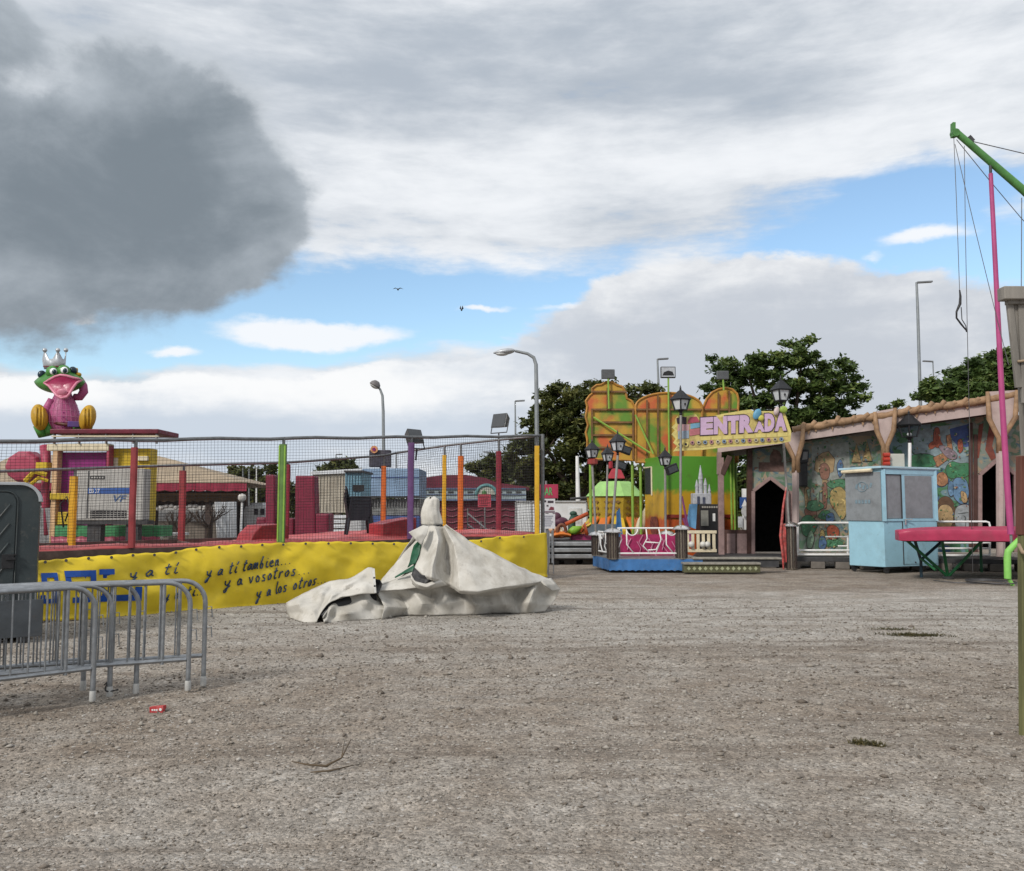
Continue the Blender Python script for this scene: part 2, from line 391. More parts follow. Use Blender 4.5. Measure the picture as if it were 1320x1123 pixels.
# loose stones lying on it: an even scatter that thins with distance
def scatter(name, n, dmin, dmax, smin, smax, mat, zup=.3):
    r = dmin * (dmax / dmin) ** rng.random(n); a = (rng.random(n) - .5) * 1.35
    x = r * np.sin(a); y = r * np.cos(a); s = smin * (smax / smin) ** (rng.random(n) ** 2.2)
    s = np.minimum(s * np.clip(r / 6, .7, 1.5), smax * 1.6)
    z = np.array([gh(float(p), float(q)) for p, q in zip(x, y)])
    octv = np.array([(1, 0, 0), (0, 1, 0), (-1, 0, 0), (0, -1, 0), (0, 0, 1), (.1, .1, -1)], dtype=np.float32)
    fc = np.array([(0, 1, 4), (1, 2, 4), (2, 3, 4), (3, 0, 4), (1, 0, 5), (2, 1, 5), (3, 2, 5), (0, 3, 5)])
    t = rng.random(n) * 6.283; c, q = np.cos(t), np.sin(t)
    B = octv[None] * (0.65 + .7 * rng.random((n, 6, 1))) + (rng.random((n, 6, 3)) - .5) * .45
    B = B * s[:, None, None] * np.stack([.7 + .6 * rng.random(n), .6 + .4 * rng.random(n), .35 + .4 * rng.random(n)], -1)[:, None, :]
    X = B[..., 0] * c[:, None] - B[..., 1] * q[:, None] + x[:, None]; Yv = B[..., 0] * q[:, None] + B[..., 1] * c[:, None] + y[:, None]
    Z = B[..., 2] + (z + s * zup)[:, None]
    Vv = np.stack([X, Yv, Z], -1).reshape(-1, 3); Ff = (fc[None] + (np.arange(n) * 6)[:, None, None]).reshape(-1, 3)
    o = npmesh(name, Vv, Ff, mat); face_attr(o, 'tone', np.repeat(rng.random(n), 8)); stuff(o); return o
sm, nt, b = new_mat('loose_stone')
at = nd(nt, 'ShaderNodeAttribute', attribute_name='tone')
cr = nd(nt, 'ShaderNodeValToRGB'); nt.links.new(at.outputs['Fac'], cr.inputs[0])
cr.color_ramp.elements[0].color = (.10, .08, .062, 1); cr.color_ramp.elements[1].color = (.42, .39, .35, 1)
for p_, c_ in ((.3, (.17, .145, .12, 1)), (.6, (.25, .222, .188, 1)), (.9, (.31, .285, .25, 1))):
    e = cr.color_ramp.elements.new(p_); e.color = c_
nt.links.new(cr.outputs[0], b.inputs['Base Color']); b.inputs['Roughness'].default_value = .9
scatter('loose_gravel', 95000, 3.2, 17, .003, .013, sm); scatter('loose_stones', 2600, 3.3, 16, .010, .028, sm)
# ------------------------------------------------------------------ shared materials
GALV = pm('galvanised_steel', (.27, .285, .30), .48, .75, .15, 14, .3, (.16, .15, .14), .1)
STEEL = pm('worn_steel', (.24, .24, .245), .5, .6, .2, 9, .4, (.10, .08, .06), .1)
DARKST = pm('dark_steel', (.055, .055, .058), .55, .3, .2, 8, .3, (.10, .075, .05), .1)
BLACK = pm('black_paint', (.016, .016, .018), .5, 0, .2, 10, .25, (.05, .045, .04), .08)
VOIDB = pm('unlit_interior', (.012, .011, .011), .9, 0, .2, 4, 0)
WHITE = pm('white_paint', (.70, .70, .69), .5, 0, .06, 6, .35, (.30, .27, .23), .06)
CREAM = pm('cream_paint', (.60, .53, .38), .6, 0, .1, 6, .35, (.25, .19, .12), .1)
CHROME = pm('polished_metal', (.62, .61, .60), .22, .95, .1, 12, .25, (.25, .22, .19), .05)
# ------------------------------------------------------------------ portable toilet
TY = 10.9; tl = P(-66, 700, TY).x; tr = P(49, 700, TY).x; tw = tr - tl; tcx = (tl + tr) / 2
tz = P(0, 622, TY).z
toilet = thing('portable_toilet', (tcx, TY + .55, 0), 'dark grey green plastic portable toilet with rounded pale edged roof', 'toilet')
TP = pm('toilet_plastic', (.030, .040, .043), .45, 0, .12, 3, .4, (.09, .085, .075), .12, 60)
TPR = pm('toilet_roof_plastic', (.36, .38, .40), .5, 0, .08, 3, .3, (.15, .14, .12), .1)
def round_top(cx, w, z0, z1, r, y, n=8):
    pts = [Vector((cx - w / 2, y, z0)), Vector((cx + w / 2, y, z0))]
    for i in range(n + 1):
        t = math.pi / 2 * i / n; pts.append(Vector((cx + w / 2 - r + r * math.cos(t), y, z1 - r + r * math.sin(t))))
    for i in range(n + 1):
        t = math.pi / 2 + math.pi / 2 * i / n; pts.append(Vector((cx - w / 2 + r + r * math.cos(t), y, z1 - r + r * math.sin(t))))
    return pts
m = MB(toilet); m.prism(round_top(tcx, tw, .16, tz - .03, .20, TY), (0, 1.1, 0)); m.build('body', TP, toilet, bevel=.012)
m = MB(toilet)
o_ = round_top(tcx, tw + .05, tz - .62, tz, .235, TY - .035)[2:]; i_ = round_top(tcx, tw - .02, tz - .62, tz - .035, .20, TY - .035)[2:]
i2 = [p for p in i_]; shell = o_ + i2[::-1]
m.prism(shell[:len(o_)] + shell[len(o_):], (0, 1.17, 0)); 
for side in (): pass
# keep only the arch itself: it ends just below the shoulders
m.v = [Vector((p.x, p.y, max(p.z, tz - .245))) for p in m.v]
m.build('roof', TPR, toilet, bevel=.008)
m = MB(toilet); dcx = tcx - .09; dpts = round_top(dcx, tw - .32, .26, tz - .13, .12, TY - .022); m.prism(dpts, (0, .02, 0)); door = m.build('door', TP, toilet, bevel=.008)
m = MB(toilet)                              # raised mouldings on the door
cz = tz - .36; cr_ = .26
m.tube([(dcx + cr_ * math.cos(t) - .12, TY - .024, cz + cr_ * .62 * math.sin(t)) for t in np.linspace(math.pi, 2.0 * math.pi, 20)], .009, 6)
for k in range(4):
    m.tube([(dcx - .30 + .62 * q, TY - .024, .55 + k * .23 + .42 * q ** 1.6 - .1 * math.sin(q * 3)) for q in np.linspace(0, 1, 14)], .012, 6)
fr = round_top(dcx, tw - .28, .24, tz - .11, .13, TY - .012); m.tube(fr + fr[:1], .008, 6)
m.build('moulding', pm('toilet_moulding', (.040, .050, .052), .45), door, smooth=1)
m = MB(toilet); hx = tr - .28; hz = 1.6 - (722 - 655) / F * TY
m.box((hx - .03, TY - .03, hz), (.13, .03, .17)); m.box((hx, TY - .055, hz + .03), (.10, .03, .03)); m.tube([(hx + .05, TY - .03, hz + .08), (hx + .05, TY - .06, hz + .08)], .014, 8)
m.build('latch', BLACK, door, bevel=.004)
m = MB(toilet)
for k in (-1, 1): m.box((tcx + k * (tw / 2 - .12), TY + .55, .08), (.12, 1.15, .17))
m.box((tcx, TY + .02, .13), (tw + .02, .05, .09)); m.build('skid', BLACK, toilet, bevel=.01)

YAW = math.radians(27); corner = Vector((tr, TY, 0)); v_ = Vector((tr - tcx, -.55, 0)); v_.rotate(Matrix.Rotation(YAW, 3, 'Z'))
toilet.rotation_euler = (0, 0, YAW); toilet.location = corner - v_; toilet.location.z = 0
# ------------------------------------------------------------------ crowd barriers
BL, BHT = 2.25, .945
def barrier_parts(root, plate):
    r = .20; L = BL; zb = .27; m = MB()
    pts = [(0, 0, .07)] + [(0, 0, z) for z in (.3, BHT - r)]
    for i in range(1, 8):
        t = math.pi / 2 * i / 7; pts.append((-r + r * math.cos(t), 0, BHT - r + r * math.sin(t)))
    pts += [(-L + r, 0, BHT)]
    for i in range(1, 8):
        t = math.pi / 2 * i / 7; pts.append((-L + r - r * math.sin(t), 0, BHT - r + r * math.cos(t)))
    pts += [(-L, 0, .3), (-L, 0, .07)]
    m.tube(pts, .0215, 10); m.build('frame', GALV, root, smooth=40)
    m = MB(); m.tube([(-L + .02, 0, zb), (-.02, 0, zb)], .019, 8); m.build('bottom_rail', GALV, root, smooth=40)
    m = MB()
    for k in range(1, 18):
        if k in (1,): continue
        x = -L * k / 18; m.tube([(x, 0, zb), (x, 0, BHT)], .0075, 6)
    m.build('bars', GALV, root, smooth=40)
    for k in (2, 16):
        m = MB(); m.tube([(-L * k / 18 + .03, 0, .24), (-L * k / 18 + .03, 0, BHT)], .017, 8); m.build('upright', GALV, root, smooth=40)
    for x in (0, -L):
        m = MB(); m.lathe((x, 0, 0), [(.024, .0), (.027, .01), (.025, .08), (.0225, .085)], 10); m.build('foot', pm('foot_plastic', (.40, .40, .385), .6, 0, .1, 12, .5, (.2, .18, .15)), root, smooth=40)
    for z, k in ((.70, 1), (.52, 1)):
        m = MB(); m.tube([(.0, 0, z), (.055, -.02, z + .005), (.062, -.02, z - .09)], .0055, 6); m.build('hook', GALV, root)
    if plate:
        m = MB(); m.box((-L * .47, -.03, .70), (.62, .006, .30)); m.build('plate', pm('barrier_plate', (.075, .085, .095), .45, .2), root, bevel=.004)
bspec = [(119, 904, 'nearest', 36, True, 'front crowd barrier of the row with its rounded end nearest the camera'),
         (141, 898, 'b', 27, False, 'steel crowd barrier directly behind the front one, black tie on its foot'),
         (175, 894, 'c', 26, True, 'steel crowd barrier third from the front in the stacked row'),
         (107, 890, 'd', 30, False, 'crowd barrier tucked in the stack with its end hidden behind the front barriers'),
         (242, 890, 'e', 19, False, 'long crowd barrier reaching out second farthest right with white plastic foot'),
         (262, 884, 'f', 15, False, 'rearmost crowd barrier, its rounded end sticking out farthest right')]
BCAT = 'grey steel crowd barriers stacked side by side'
proto = {}
for px, py, _, ang, plate, lab in bspec:
    g = G(px, py)
    if plate not in proto:
        b0 = thing('crowd_barrier', (0, 0, 0), lab, 'barrier', BCAT); barrier_parts(b0, plate); proto[plate] = b0; o = b0
    else: o = copy_tree(proto[plate]); tag(o, lab, 'barrier', BCAT)
    o.location = (g.x, g.y, 0); o.rotation_euler = (0, random.uniform(-.008, .008), math.radians(ang + 7))
m = MB(G(143, 897)); g = G(143, 897)
pts = [(g.x - .06 + .11 * q + .02 * math.sin(9 * q), g.y - .03 + .03 * math.cos(6 * q), .09 + .05 * math.sin(7 * q) * (1 - q) - .04 * q) for q in np.linspace(0, 1, 14)]
m.tube(pts, .006, 6); tag(m.build('cable_tie', BLACK, smooth=1), 'black strap tied round the foot of a crowd barrier', 'strap')

# ------------------------------------------------------------------ red carton on the gravel
g = G(203, 914); carton = thing('carton', (g.x, g.y, 0), 'small crushed red carton lying on the gravel before the barriers', 'carton')
m = MB(carton); z0 = gh(g.x, g.y)
m.hexa([(g.x - .055, g.y - .02, z0), (g.x + .052, g.y - .03, z0), (g.x + .058, g.y + .04, z0), (g.x - .05, g.y + .05, z0)],
       [(g.x - .058, g.y - .022, z0 + .045), (g.x + .055, g.y - .025, z0 + .056), (g.x + .054, g.y + .045, z0 + .05), (g.x - .054, g.y + .045, z0 + .04)])
m.build('box', pm('red_card', (.38, .03, .035), .5, 0, .15, 30, .3, (.5, .4, .35)), carton, bevel=.003)
m = MB(carton)
for i, (x, w) in enumerate(((-.03, .012), (-.012, .014), (.006, .012))): m.box((g.x + x, g.y - .027 - .0008 * i, z0 + .024), (w, .002, .012))
m.lathe((g.x + .035, g.y - .031, z0 + .028), [(.011, -.001), (.011, .001)], 12, Matrix.Rotation(math.pi / 2, 3, 'X')); m.build('print', WHITE, carton)

# ------------------------------------------------------------------ the wrapped canvas bundle
CANV, nt, b = new_mat('dirty_canvas'); MATS['dirty_canvas'] = CANV
tc = nd(nt, 'ShaderNodeTexCoord'); ob = tc.outputs['Object']
mp = nd(nt, 'ShaderNodeMapping'); mp.inputs['Scale'].default_value = (1, 1, .35); nt.links.new(ob, mp.inputs['Vector'])
c = mixc(nt, mrange(nt, noise_n(nt, ob, 3, 6, .6), .3, .7), (.42, .40, .355), (.55, .53, .485))
c = mixc(nt, mrange(nt, noise_n(nt, mp.outputs[0], 2.3, 9, .72), .48, .70, 0, .55), c, (.25, .22, .18))
c = mixc(nt, mrange(nt, noise_n(nt, ob, 7.5, 9, .75), .54, .70, 0, .45), c, (.17, .15, .125))
c = mixc(nt, mrange(nt, noise_n(nt, ob, 28, 5, .7), .62, .74, 0, .45), c, (.16, .14, .115))
nt.links.new(c, b.inputs['Base Color']); b.inputs['Roughness'].default_value = .62; b.inputs['Specular IOR Level'].default_value = .3
bp = nd(nt, 'ShaderNodeBump'); bp.inputs['Strength'].default_value = .35; bp.inputs['Distance'].default_value = .03
rg = mth2 = None
wn = nd(nt, 'ShaderNodeTexNoise'); wn.inputs['Scale'].default_value = 3; nt.links.new(ob, wn.inputs['Vector'])
wv = nd(nt, 'ShaderNodeMix', data_type='VECTOR'); wv.inputs[0].default_value = .22; nt.links.new(ob, wv.inputs[4]); nt.links.new(wn.outputs['Color'], wv.inputs[5])
va = nd(nt, 'ShaderNodeTexVoronoi'); va.inputs['Scale'].default_value = 5.5; nt.links.new(wv.outputs[1], va.inputs['Vector'])
vb = nd(nt, 'ShaderNodeTexVoronoi'); vb.inputs['Scale'].default_value = 13; nt.links.new(wv.outputs[1], vb.inputs['Vector'])
ad = nd(nt, 'ShaderNodeMath', operation='MULTIPLY_ADD'); nt.links.new(vb.outputs['Distance'], ad.inputs[0]); ad.inputs[1].default_value = .35; nt.links.new(va.outputs['Distance'], ad.inputs[2])
bp.inputs['Strength'].default_value = .14; bp.inputs['Distance'].default_value = .04
nt.links.new(ad.outputs[0], bp.inputs['Height']); nt.links.new(bp.outputs[0], b.inputs['Normal'])
TC = P(557, 700, 13.9); TC = Vector((TC.x, TC.y, 0))
bundle = thing('canvas_bundle', TC, 'dirty off white canvas cover tied round a folded ride, spread over the gravel', 'canvas cover')
def ridged(v, oct=4, lac=2.1, gain=.5):
    a = 0; w = 1; p = Vector(v)
    for _ in range(oct):
        a += w * (1 - abs(noise.noise(p)) * 2); w *= gain; p = p * lac + Vector((3.1, 1.7, 5.2))
    return a - .8
def interp(x, xs, ys): return float(np.interp(x, xs, ys))
# stiff canvas: every panel is laid out by its fold lines, each fold line a row of (across, down, distance) in a 3.5676 times view
def TP(X, Yd, D=None):
    px, py = 360 + X / 3.5676, 630 + Yd / 3.5676
    return G(px, py) if D is None else P(px, py, D)
def sheet(name, cols, k=7, amp=.010, seed=0, smooth_it=1, mat=None, thick=.010, cr=.016):
    n, m_ = len(cols), len(cols[0]); C = np.array([[tuple(q) for q in c] for c in cols])
    u = np.linspace(0, n - 1, (n - 1) * k + 1); v = np.linspace(0, m_ - 1, (m_ - 1) * k + 1); A = np.zeros((len(u), len(v), 3))
    for q in range(3):
        T_ = np.array([np.interp(v, np.arange(m_), C[i, :, q]) for i in range(n)]); A[..., q] = np.array([np.interp(u, np.arange(n), T_[:, j]) for j in range(len(v))]).T
    for _ in range(smooth_it):
        B_ = A.copy(); B_[1:-1] = (A[:-2] + 2 * A[1:-1] + A[2:]) / 4; A = B_.copy(); B_[:, 1:-1] = (A[:, :-2] + 2 * A[:, 1:-1] + A[:, 2:]) / 4; A = B_
    e1 = np.gradient(A, axis=0); e2 = np.gradient(A, axis=1); N = np.cross(e1, e2); N /= np.linalg.norm(N, axis=2)[..., None] + 1e-9
    for i in range(len(u)):
        for j in range(len(v)):
            q = Vector(A[i, j]) + Vector((seed * 3.1, 0, 0)); w = Vector((noise.noise(q * 1.7), noise.noise(q * 1.7 + Vector((7, 1, 2))), 0)) * .3
            d1 = noise.voronoi((q + w) * 2.6)[0]; r_ = abs(noise.noise((q + w) * 3.1)); A[i, j] += N[i, j] * (amp * .8 * noise.noise(q * 1.8) + cr * .55 * (d1[0] - .4) + amp * 2.2 * (r_ - .2) + amp * .9 * (abs(noise.noise((q + w) * 6.5)) - .2) + amp * .4 * noise.noise(q * 11))
            A[i, j, 2] = max(A[i, j, 2], -.012)
    o = MB(bundle).grid([[Vector(p_) for p_ in r_] for r_ in A]).build(name, mat or CANV, bundle, smooth=24, solid=thick); return o
def fold(pts, d0, d1, off, pw=1.1):
    n = len(pts); out = []
    for i, (x, y) in enumerate(pts):
        t = i / (n - 1); out.append(TP(x, y, d0 + (d1 - d0) * t ** pw + off * math.sin(math.pi * min(1, t * .8 + .12))))
    return out
def under(c, dy=.16, dz=-.05): q = c[-1]; return c + [Vector((q.x, q.y + dy * .5, q.z + dz)), Vector((q.x, q.y + dy, max(.03, q.z + dz * .4)))]
FO = [([(668, 172), (660, 235), (642, 300), (630, 345), (622, 362)], 13.45, .03), ([(690, 172), (688, 240), (672, 310), (662, 365), (662, 398)], 13.30, -.03), ([(714, 172), (733, 230), (722, 300), (706, 352), (700, 406)], 13.05, -.16),
      ([(742, 178), (754, 240), (744, 310), (736, 370), (735, 418)], 13.22, .10), ([(750, 176), (768, 250), (775, 320), (780, 390), (790, 441)], 13.30, .20), ([(757, 172), (800, 250), (816, 330), (820, 400), (826, 468)], 13.02, -.08),
      ([(760, 169), (830, 250), (870, 330), (890, 400), (920, 472)], 13.05, -.02), ([(763, 168), (865, 250), (945, 330), (988, 390), (1020, 453)], 13.30, .06), ([(765, 166), (895, 258), (1040, 334), (1125, 388), (1182, 432)], 13.85, -.05), ([(768, 164), (905, 258), (1060, 334), (1172, 385), (1250, 412)], 14.35, 0)]
cols = [under(fold(p_, 13.78, d_, o_)) for p_, d_, o_ in FO]
lastc = cols[-1]; bk = [Vector((q.x - .10, q.y + .45 * (.3 + i / 6), max(0, q.z * (1 - .5 * i / 4) - .10))) for i, q in enumerate(lastc)]; bk2 = [Vector((q.x - .35, q.y + 1.0 * (.3 + i / 6), max(0, q.z * .25 - .03 * i))) for i, q in enumerate(lastc)]
sheet('drape', cols + [bk, bk2], 8, .012, 1)
sheet('drape', [bk2, [Vector((TC.x + .1 - .1 * i, TC.y + .15 + .22 * i, max(0, 1.30 - .26 * i))) for i in range(7)], [Vector((TC.x - .25 - .16 * i, TC.y + .0 + .12 * i, max(0, 1.25 - .24 * i))) for i in range(7)]], 6, .012, 2)
# corner of the drape folded over at the far right tip
sheet('corner_fold', [[TP(1203, 426, 13.75), TP(1222, 447, 13.72), TP(1255, 470, 13.9)], [TP(1250, 411, 14.3), TP(1272, 437, 14.1), TP(1291, 464, 14.15)]], 7, .006, 3)
# lower sheet between the hem and the ground
LO = [[(445, 470), (462, 500), (482, 545), (470, 602)], [(520, 462), (560, 500), (592, 548), (560, 581)], [(610, 456), (640, 497), (660, 528), (640, 584)], [(690, 446), (702, 490), (715, 532), (720, 583)], [(735, 428), (758, 478), (780, 528), (800, 581)], [(800, 448), (842, 478), (852, 512), (850, 581)],
      [(850, 468), (880, 497), (900, 530), (900, 579)], [(930, 470), (952, 500), (960, 540), (960, 573)], [(1020, 450), (1030, 482), (1042, 530), (1050, 573)], [(1100, 438), (1095, 482), (1088, 532), (1100, 573)], [(1188, 428), (1170, 470), (1150, 522), (1132, 573)], [(1205, 428), (1202, 480), (1186, 530), (1160, 571)], [(1250, 450), (1245, 490), (1235, 532), (1222, 564)], [(1290, 465), (1274, 500), (1250, 536), (1226, 561)]]
TOPD = [13.35, 13.45, 13.5, 13.5, 13.55, 13.5, 13.42, 13.42, 13.55, 13.85, 14.05, 14.0, 14.1, 14.2]; OFF = [0, .10, -.13, .12, -.15, .12, -.12, .11, -.10, .13, -.26, .12, .08, 0]
cols = []
for c, td, of in zip(LO, TOPD, OFF):
    g = TP(*c[3]); cols.append([TP(*c[0], td), TP(*c[1], td + (g.y - td) * .45 + .06 + of), TP(*c[2], td + (g.y - td) * .75 - .06 + of * .6), g])
sheet('lower_fold', cols, 7, .012, 5)
# left flank with its flat lying edge, seen behind the green opening
sheet('flank', [[TP(655, 212, 13.95), TP(640, 250, 13.9), TP(632, 300, 13.85), TP(620, 350, 13.75)], [TP(612, 258, 14.0), TP(600, 300, 13.95), TP(590, 345, 13.9), TP(596, 372, 13.75)], [TP(540, 337, 14.0), TP(540, 362, 13.92), TP(545, 388, 13.85), TP(560, 408, 13.7)], [TP(466, 426, 13.9), TP(466, 432, 13.85), TP(462, 440, 13.75), TP(458, 452, 13.6)]], 7, .009, 7)
sheet('flank', [[TP(458, 448, 13.62), TP(455, 458, 13.5), TP(450, 470, 13.35)], [TP(540, 412, 13.72), TP(540, 436, 13.52), TP(535, 464, 13.36)], [TP(600, 386, 13.7), TP(606, 425, 13.45), TP(615, 458, 13.38)], [TP(625, 380, 13.7), TP(640, 425, 13.5), TP(690, 446, 13.42)]], 7, .009, 8)
sheet('lip_fold', [[TP(603, 392, 13.30), TP(606, 412, 13.22), TP(612, 440, 13.26)], [TP(625, 425, 13.2), TP(632, 440, 13.12), TP(640, 460, 13.2)], [TP(672, 440, 13.15), TP(676, 452, 13.1), TP(690, 462, 13.2)], [TP(712, 424, 13.2), TP(722, 434, 13.14), TP(740, 452, 13.24)], [TP(738, 416, 13.28), TP(752, 424, 13.24), TP(775, 444, 13.3)]], 6, .006, 9)
# bound peak: gathered cloth standing above the tie
rows = []
for i in range(33):
    t = i / 32; row = []
    for j in range(97):
        q = 2 * math.pi * j / 96
        R = interp(t, [0, .05, .12, .4, .75, .92, 1], [.155, .125, .155, .155, .135, .115, .045]); z = 1.30 + .46 * t
        fold = .16 + .30 * noise.noise((math.cos(q) * 1.9, math.sin(q) * 1.9, t * .5 + 3)) - .30 * math.exp(-((q - 4.5 - .15 * t) / .12) ** 2) * (t > .2) - .22 * math.exp(-((q - 5.3 + .2 * t) / .14) ** 2) + .06 * math.sin(7 * q + 2 * t)
        R *= .86 + fold * (1 - .35 * t) + .10 * noise.noise((math.cos(q) * 2, math.sin(q) * 2, t * 2.5))
        row.append(TC + Vector((R * math.cos(q) + .03 * t - .05 * math.sin(t * 2.4), -R * .85 * math.sin(q), z + .02 * math.sin(2 * q) * t)))
    rows.append(row)
MB(bundle).grid(rows).build('tied_peak', CANV, bundle, smooth=1, solid=.008)
m = MB(bundle); m.tube([TC + Vector((.158 * math.cos(q), -.14 * math.sin(q), 1.325 + .012 * math.sin(3 * q))) for q in np.linspace(0, 6.3, 40)], .012, 6); m.build('tie_cord', BLACK, bundle, smooth=1)
# a loose flap hangs from under the tie on the left
sheet('loose_flap', [[TP(664, 170, 13.62), TP(630, 184, 13.5), TP(595, 201, 13.42)], [TP(676, 172, 13.58), TP(655, 210, 13.42), TP(624, 232, 13.40)], [TP(688, 172, 13.58), TP(678, 214, 13.46), TP(652, 258, 13.42)]], 7, .007, 11)
# left arm: a long fold standing up, open at its right end
AR = [[(32, 525), (34, 545), (38, 570), (46, 594)], [(80, 500), (90, 530), (100, 572), (110, 615)], [(130, 475), (150, 508), (158, 560), (172, 617)], [(185, 450), (196, 482), (205, 522), (186, 577)], [(235, 425), (238, 462), (246, 490), (226, 527)], [(330, 412), (318, 440), (312, 466), (290, 497)], [(408, 362), (398, 412), (392, 450), (388, 484)], [(430, 366), (437, 410), (441, 450), (442, 482)]]
AT = [13.15, 13.25, 13.3, 13.35, 13.4, 13.42, 13.42, 13.42]; AB = [None, None, None, 12.72, 12.8, 12.9, 13.0, 13.05]; AO = [0, -.13, .14, -.16, .14, -.15, .09, 0]
cols = []; rear = []
for c, td, bd, of in zip(AR, AT, AB, AO):
    g = TP(*c[3]) if bd is None else TP(*c[3], bd); cols.append([TP(*c[0], td), TP(*c[1], td + (g.y - td) * .4 + of), TP(*c[2], td + (g.y - td) * .75 - of * .7), g]); t_ = cols[-1][0]; rear.append([t_, Vector((t_.x + .03, t_.y + .22, t_.z * .55)), Vector((t_.x + .06, t_.y + .5, 0))])
sheet('side_fold', cols, 7, .010, 13); sheet('side_fold', rear, 6, .010, 14)
BR = [[(200, 592), (202, 600), (205, 612), (208, 618)], [(243, 518), (236, 552), (244, 590), (250, 614)], [(300, 492), (300, 528), (312, 570), (330, 607)], [(388, 480), (402, 520), (420, 562), (440, 601)], [(450, 474), (470, 508), (492, 552), (520, 592)]]
BT = [12.6, 12.95, 13.05, 13.2, 13.38]; cols = []
for i, (c, td) in enumerate(zip(BR, BT)):
    g = TP(*c[3]); of = (-1) ** i * .12; cols.append([TP(*c[0], td), TP(*c[1], td + (g.y - td) * .4 + of), TP(*c[2], td + (g.y - td) * .75 - of - .05), g])
sheet('lower_fold', cols, 7, .011, 15)
# dark inside seen through the gaps: the folded ride core, and gap shade put into black filler
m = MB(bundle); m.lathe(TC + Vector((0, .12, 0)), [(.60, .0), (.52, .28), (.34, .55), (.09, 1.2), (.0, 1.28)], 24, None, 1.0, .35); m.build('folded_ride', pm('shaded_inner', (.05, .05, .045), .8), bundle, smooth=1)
m = MB(bundle); m.tube([TP(440, 505, 13.35), TP(330, 515, 13.2), TP(240, 545, 12.95), TP(200, 592, 12.75)], [.10, .12, .10, .05], 8); m.build('gap_shade', BLACK, bundle, smooth=1)  # black filler along the open fold, its colour standing for the shade there
GREENC = pm('green_lining', (.008, .075, .035), .5, 0, .3, 6, .2, (.03, .05, .03), .3, 20)
sheet('green_lining', [[TP(660, 225, 13.70), TP(650, 262, 13.66), TP(646, 300, 13.62), TP(626, 346, 13.55)], [TP(640, 240, 13.62), TP(632, 270, 13.68), TP(622, 310, 13.66), TP(612, 350, 13.55)], [TP(622, 262, 13.74), TP(612, 290, 13.74), TP(602, 330, 13.7), TP(592, 364, 13.6)]], 6, .008, 17, 1, GREENC)
sheet('green_lining', [[TP(622, 352, 13.5), TP(622, 362, 13.48), TP(618, 380, 13.46)], [TP(580, 376, 13.55), TP(578, 384, 13.5), TP(574, 391, 13.48)], [TP(534, 406, 13.62), TP(533, 408, 13.6), TP(532, 411, 13.58)]], 6, .006, 18, 1, GREENC)
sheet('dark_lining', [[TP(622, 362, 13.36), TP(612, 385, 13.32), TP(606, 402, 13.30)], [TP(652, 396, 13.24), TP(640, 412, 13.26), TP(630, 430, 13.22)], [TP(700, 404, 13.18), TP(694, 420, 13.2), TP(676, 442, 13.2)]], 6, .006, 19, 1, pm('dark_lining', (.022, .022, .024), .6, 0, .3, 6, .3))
sheet('black_webbing', [[TP(440, 415, 13.5), TP(441, 450, 13.45), TP(428, 482, 13.2)], [TP(462, 418, 13.45), TP(470, 440, 13.4), TP(455, 484, 13.2)], [TP(470, 430, 13.5), TP(474, 440, 13.48), TP(460, 470, 13.35)]], 5, .006, 20, 1, BLACK)
m = MB(bundle); m.beam(TP(433, 368, 13.40), TP(441, 480, 13.02), .035, .012); hb_ = m.build('hem_band', pm('hem_white', (.5, .49, .46), .5), bundle)
for x, y in ((436, 410), (439, 448)): m = MB(bundle); m.ball(TP(x, y, 13.40 - .38 * (y - 368) / 112 - .015), .016, 8, 6); m.build('eyelet', DARKST, hb_)
# ------------------------------------------------------------------ netted play enclosure
FA = Vector((.66, 20.4, 0)); FD = Vector((-6.43, -6.8, 0)); FN = Vector((FD.y, -FD.x, 0)).normalized()
if FN.dot(-FA) < 0: FN = -FN
RA = Vector((-2.88, 22.1, 0)); RD = Vector((-6.02, -7.2, 0))
DECK = 1.0
def along(A, D, t, z=0): q = A + D * t; return Vector((q.x, q.y, z))
RED = pm('red_vinyl', (.27, .022, .028), .42, 0, .18, 4, .3, (.45, .16, .15), .2, 14)
PINKM = pm('faded_red_mat', (.50, .095, .095), .5, 0, .2, 3, .35, (.55, .26, .24), .25, 10)
CRIM = pm('crimson_vinyl', (.185, .018, .042), .5, 0, .18, 3, .3, (.10, .02, .03), .2, 12)
YELP = pm('yellow_pad', (.56, .33, .02), .5, 0, .12, 6, .35, (.25, .14, .03), .15, 20)
platform = thing('play_platform', along(FA, FD, .7), 'raised steel play platform floored with faded red mats behind the yellow banner', 'platform')
c0, c1, c2, c3 = along(FA, FD, 0), along(FA, FD, 1.45), along(RA, RD, 1.02), RA
m = MB(platform)
for a, b in ((c0, c1), (c1, c2), (c2, c3), (c3, c0)):
    m.beam(a + Vector((0, 0, DECK - .09)), b + Vector((0, 0, DECK - .09)), .08, .16)
for t in np.linspace(.05, 1.4, 8): m.beam(along(FA, FD, t, .0), along(FA, FD, t, DECK - .17), .07, .07)
for t in np.linspace(.05, 1.0, 6): m.beam(along(RA, RD, t, .0), along(RA, RD, t, DECK - .17), .07, .07)
for t in np.linspace(.1, 1.0, 8): m.beam(along(FA, FD, t * 1.38, DECK - .09), along(RA, RD, t, DECK - .09), .06, .10)
m.build('frame', pm('deck_steel', (.11, .075, .065), .6, .3, .25, 6, .5, (.05, .03, .025)), platform)
rows = []
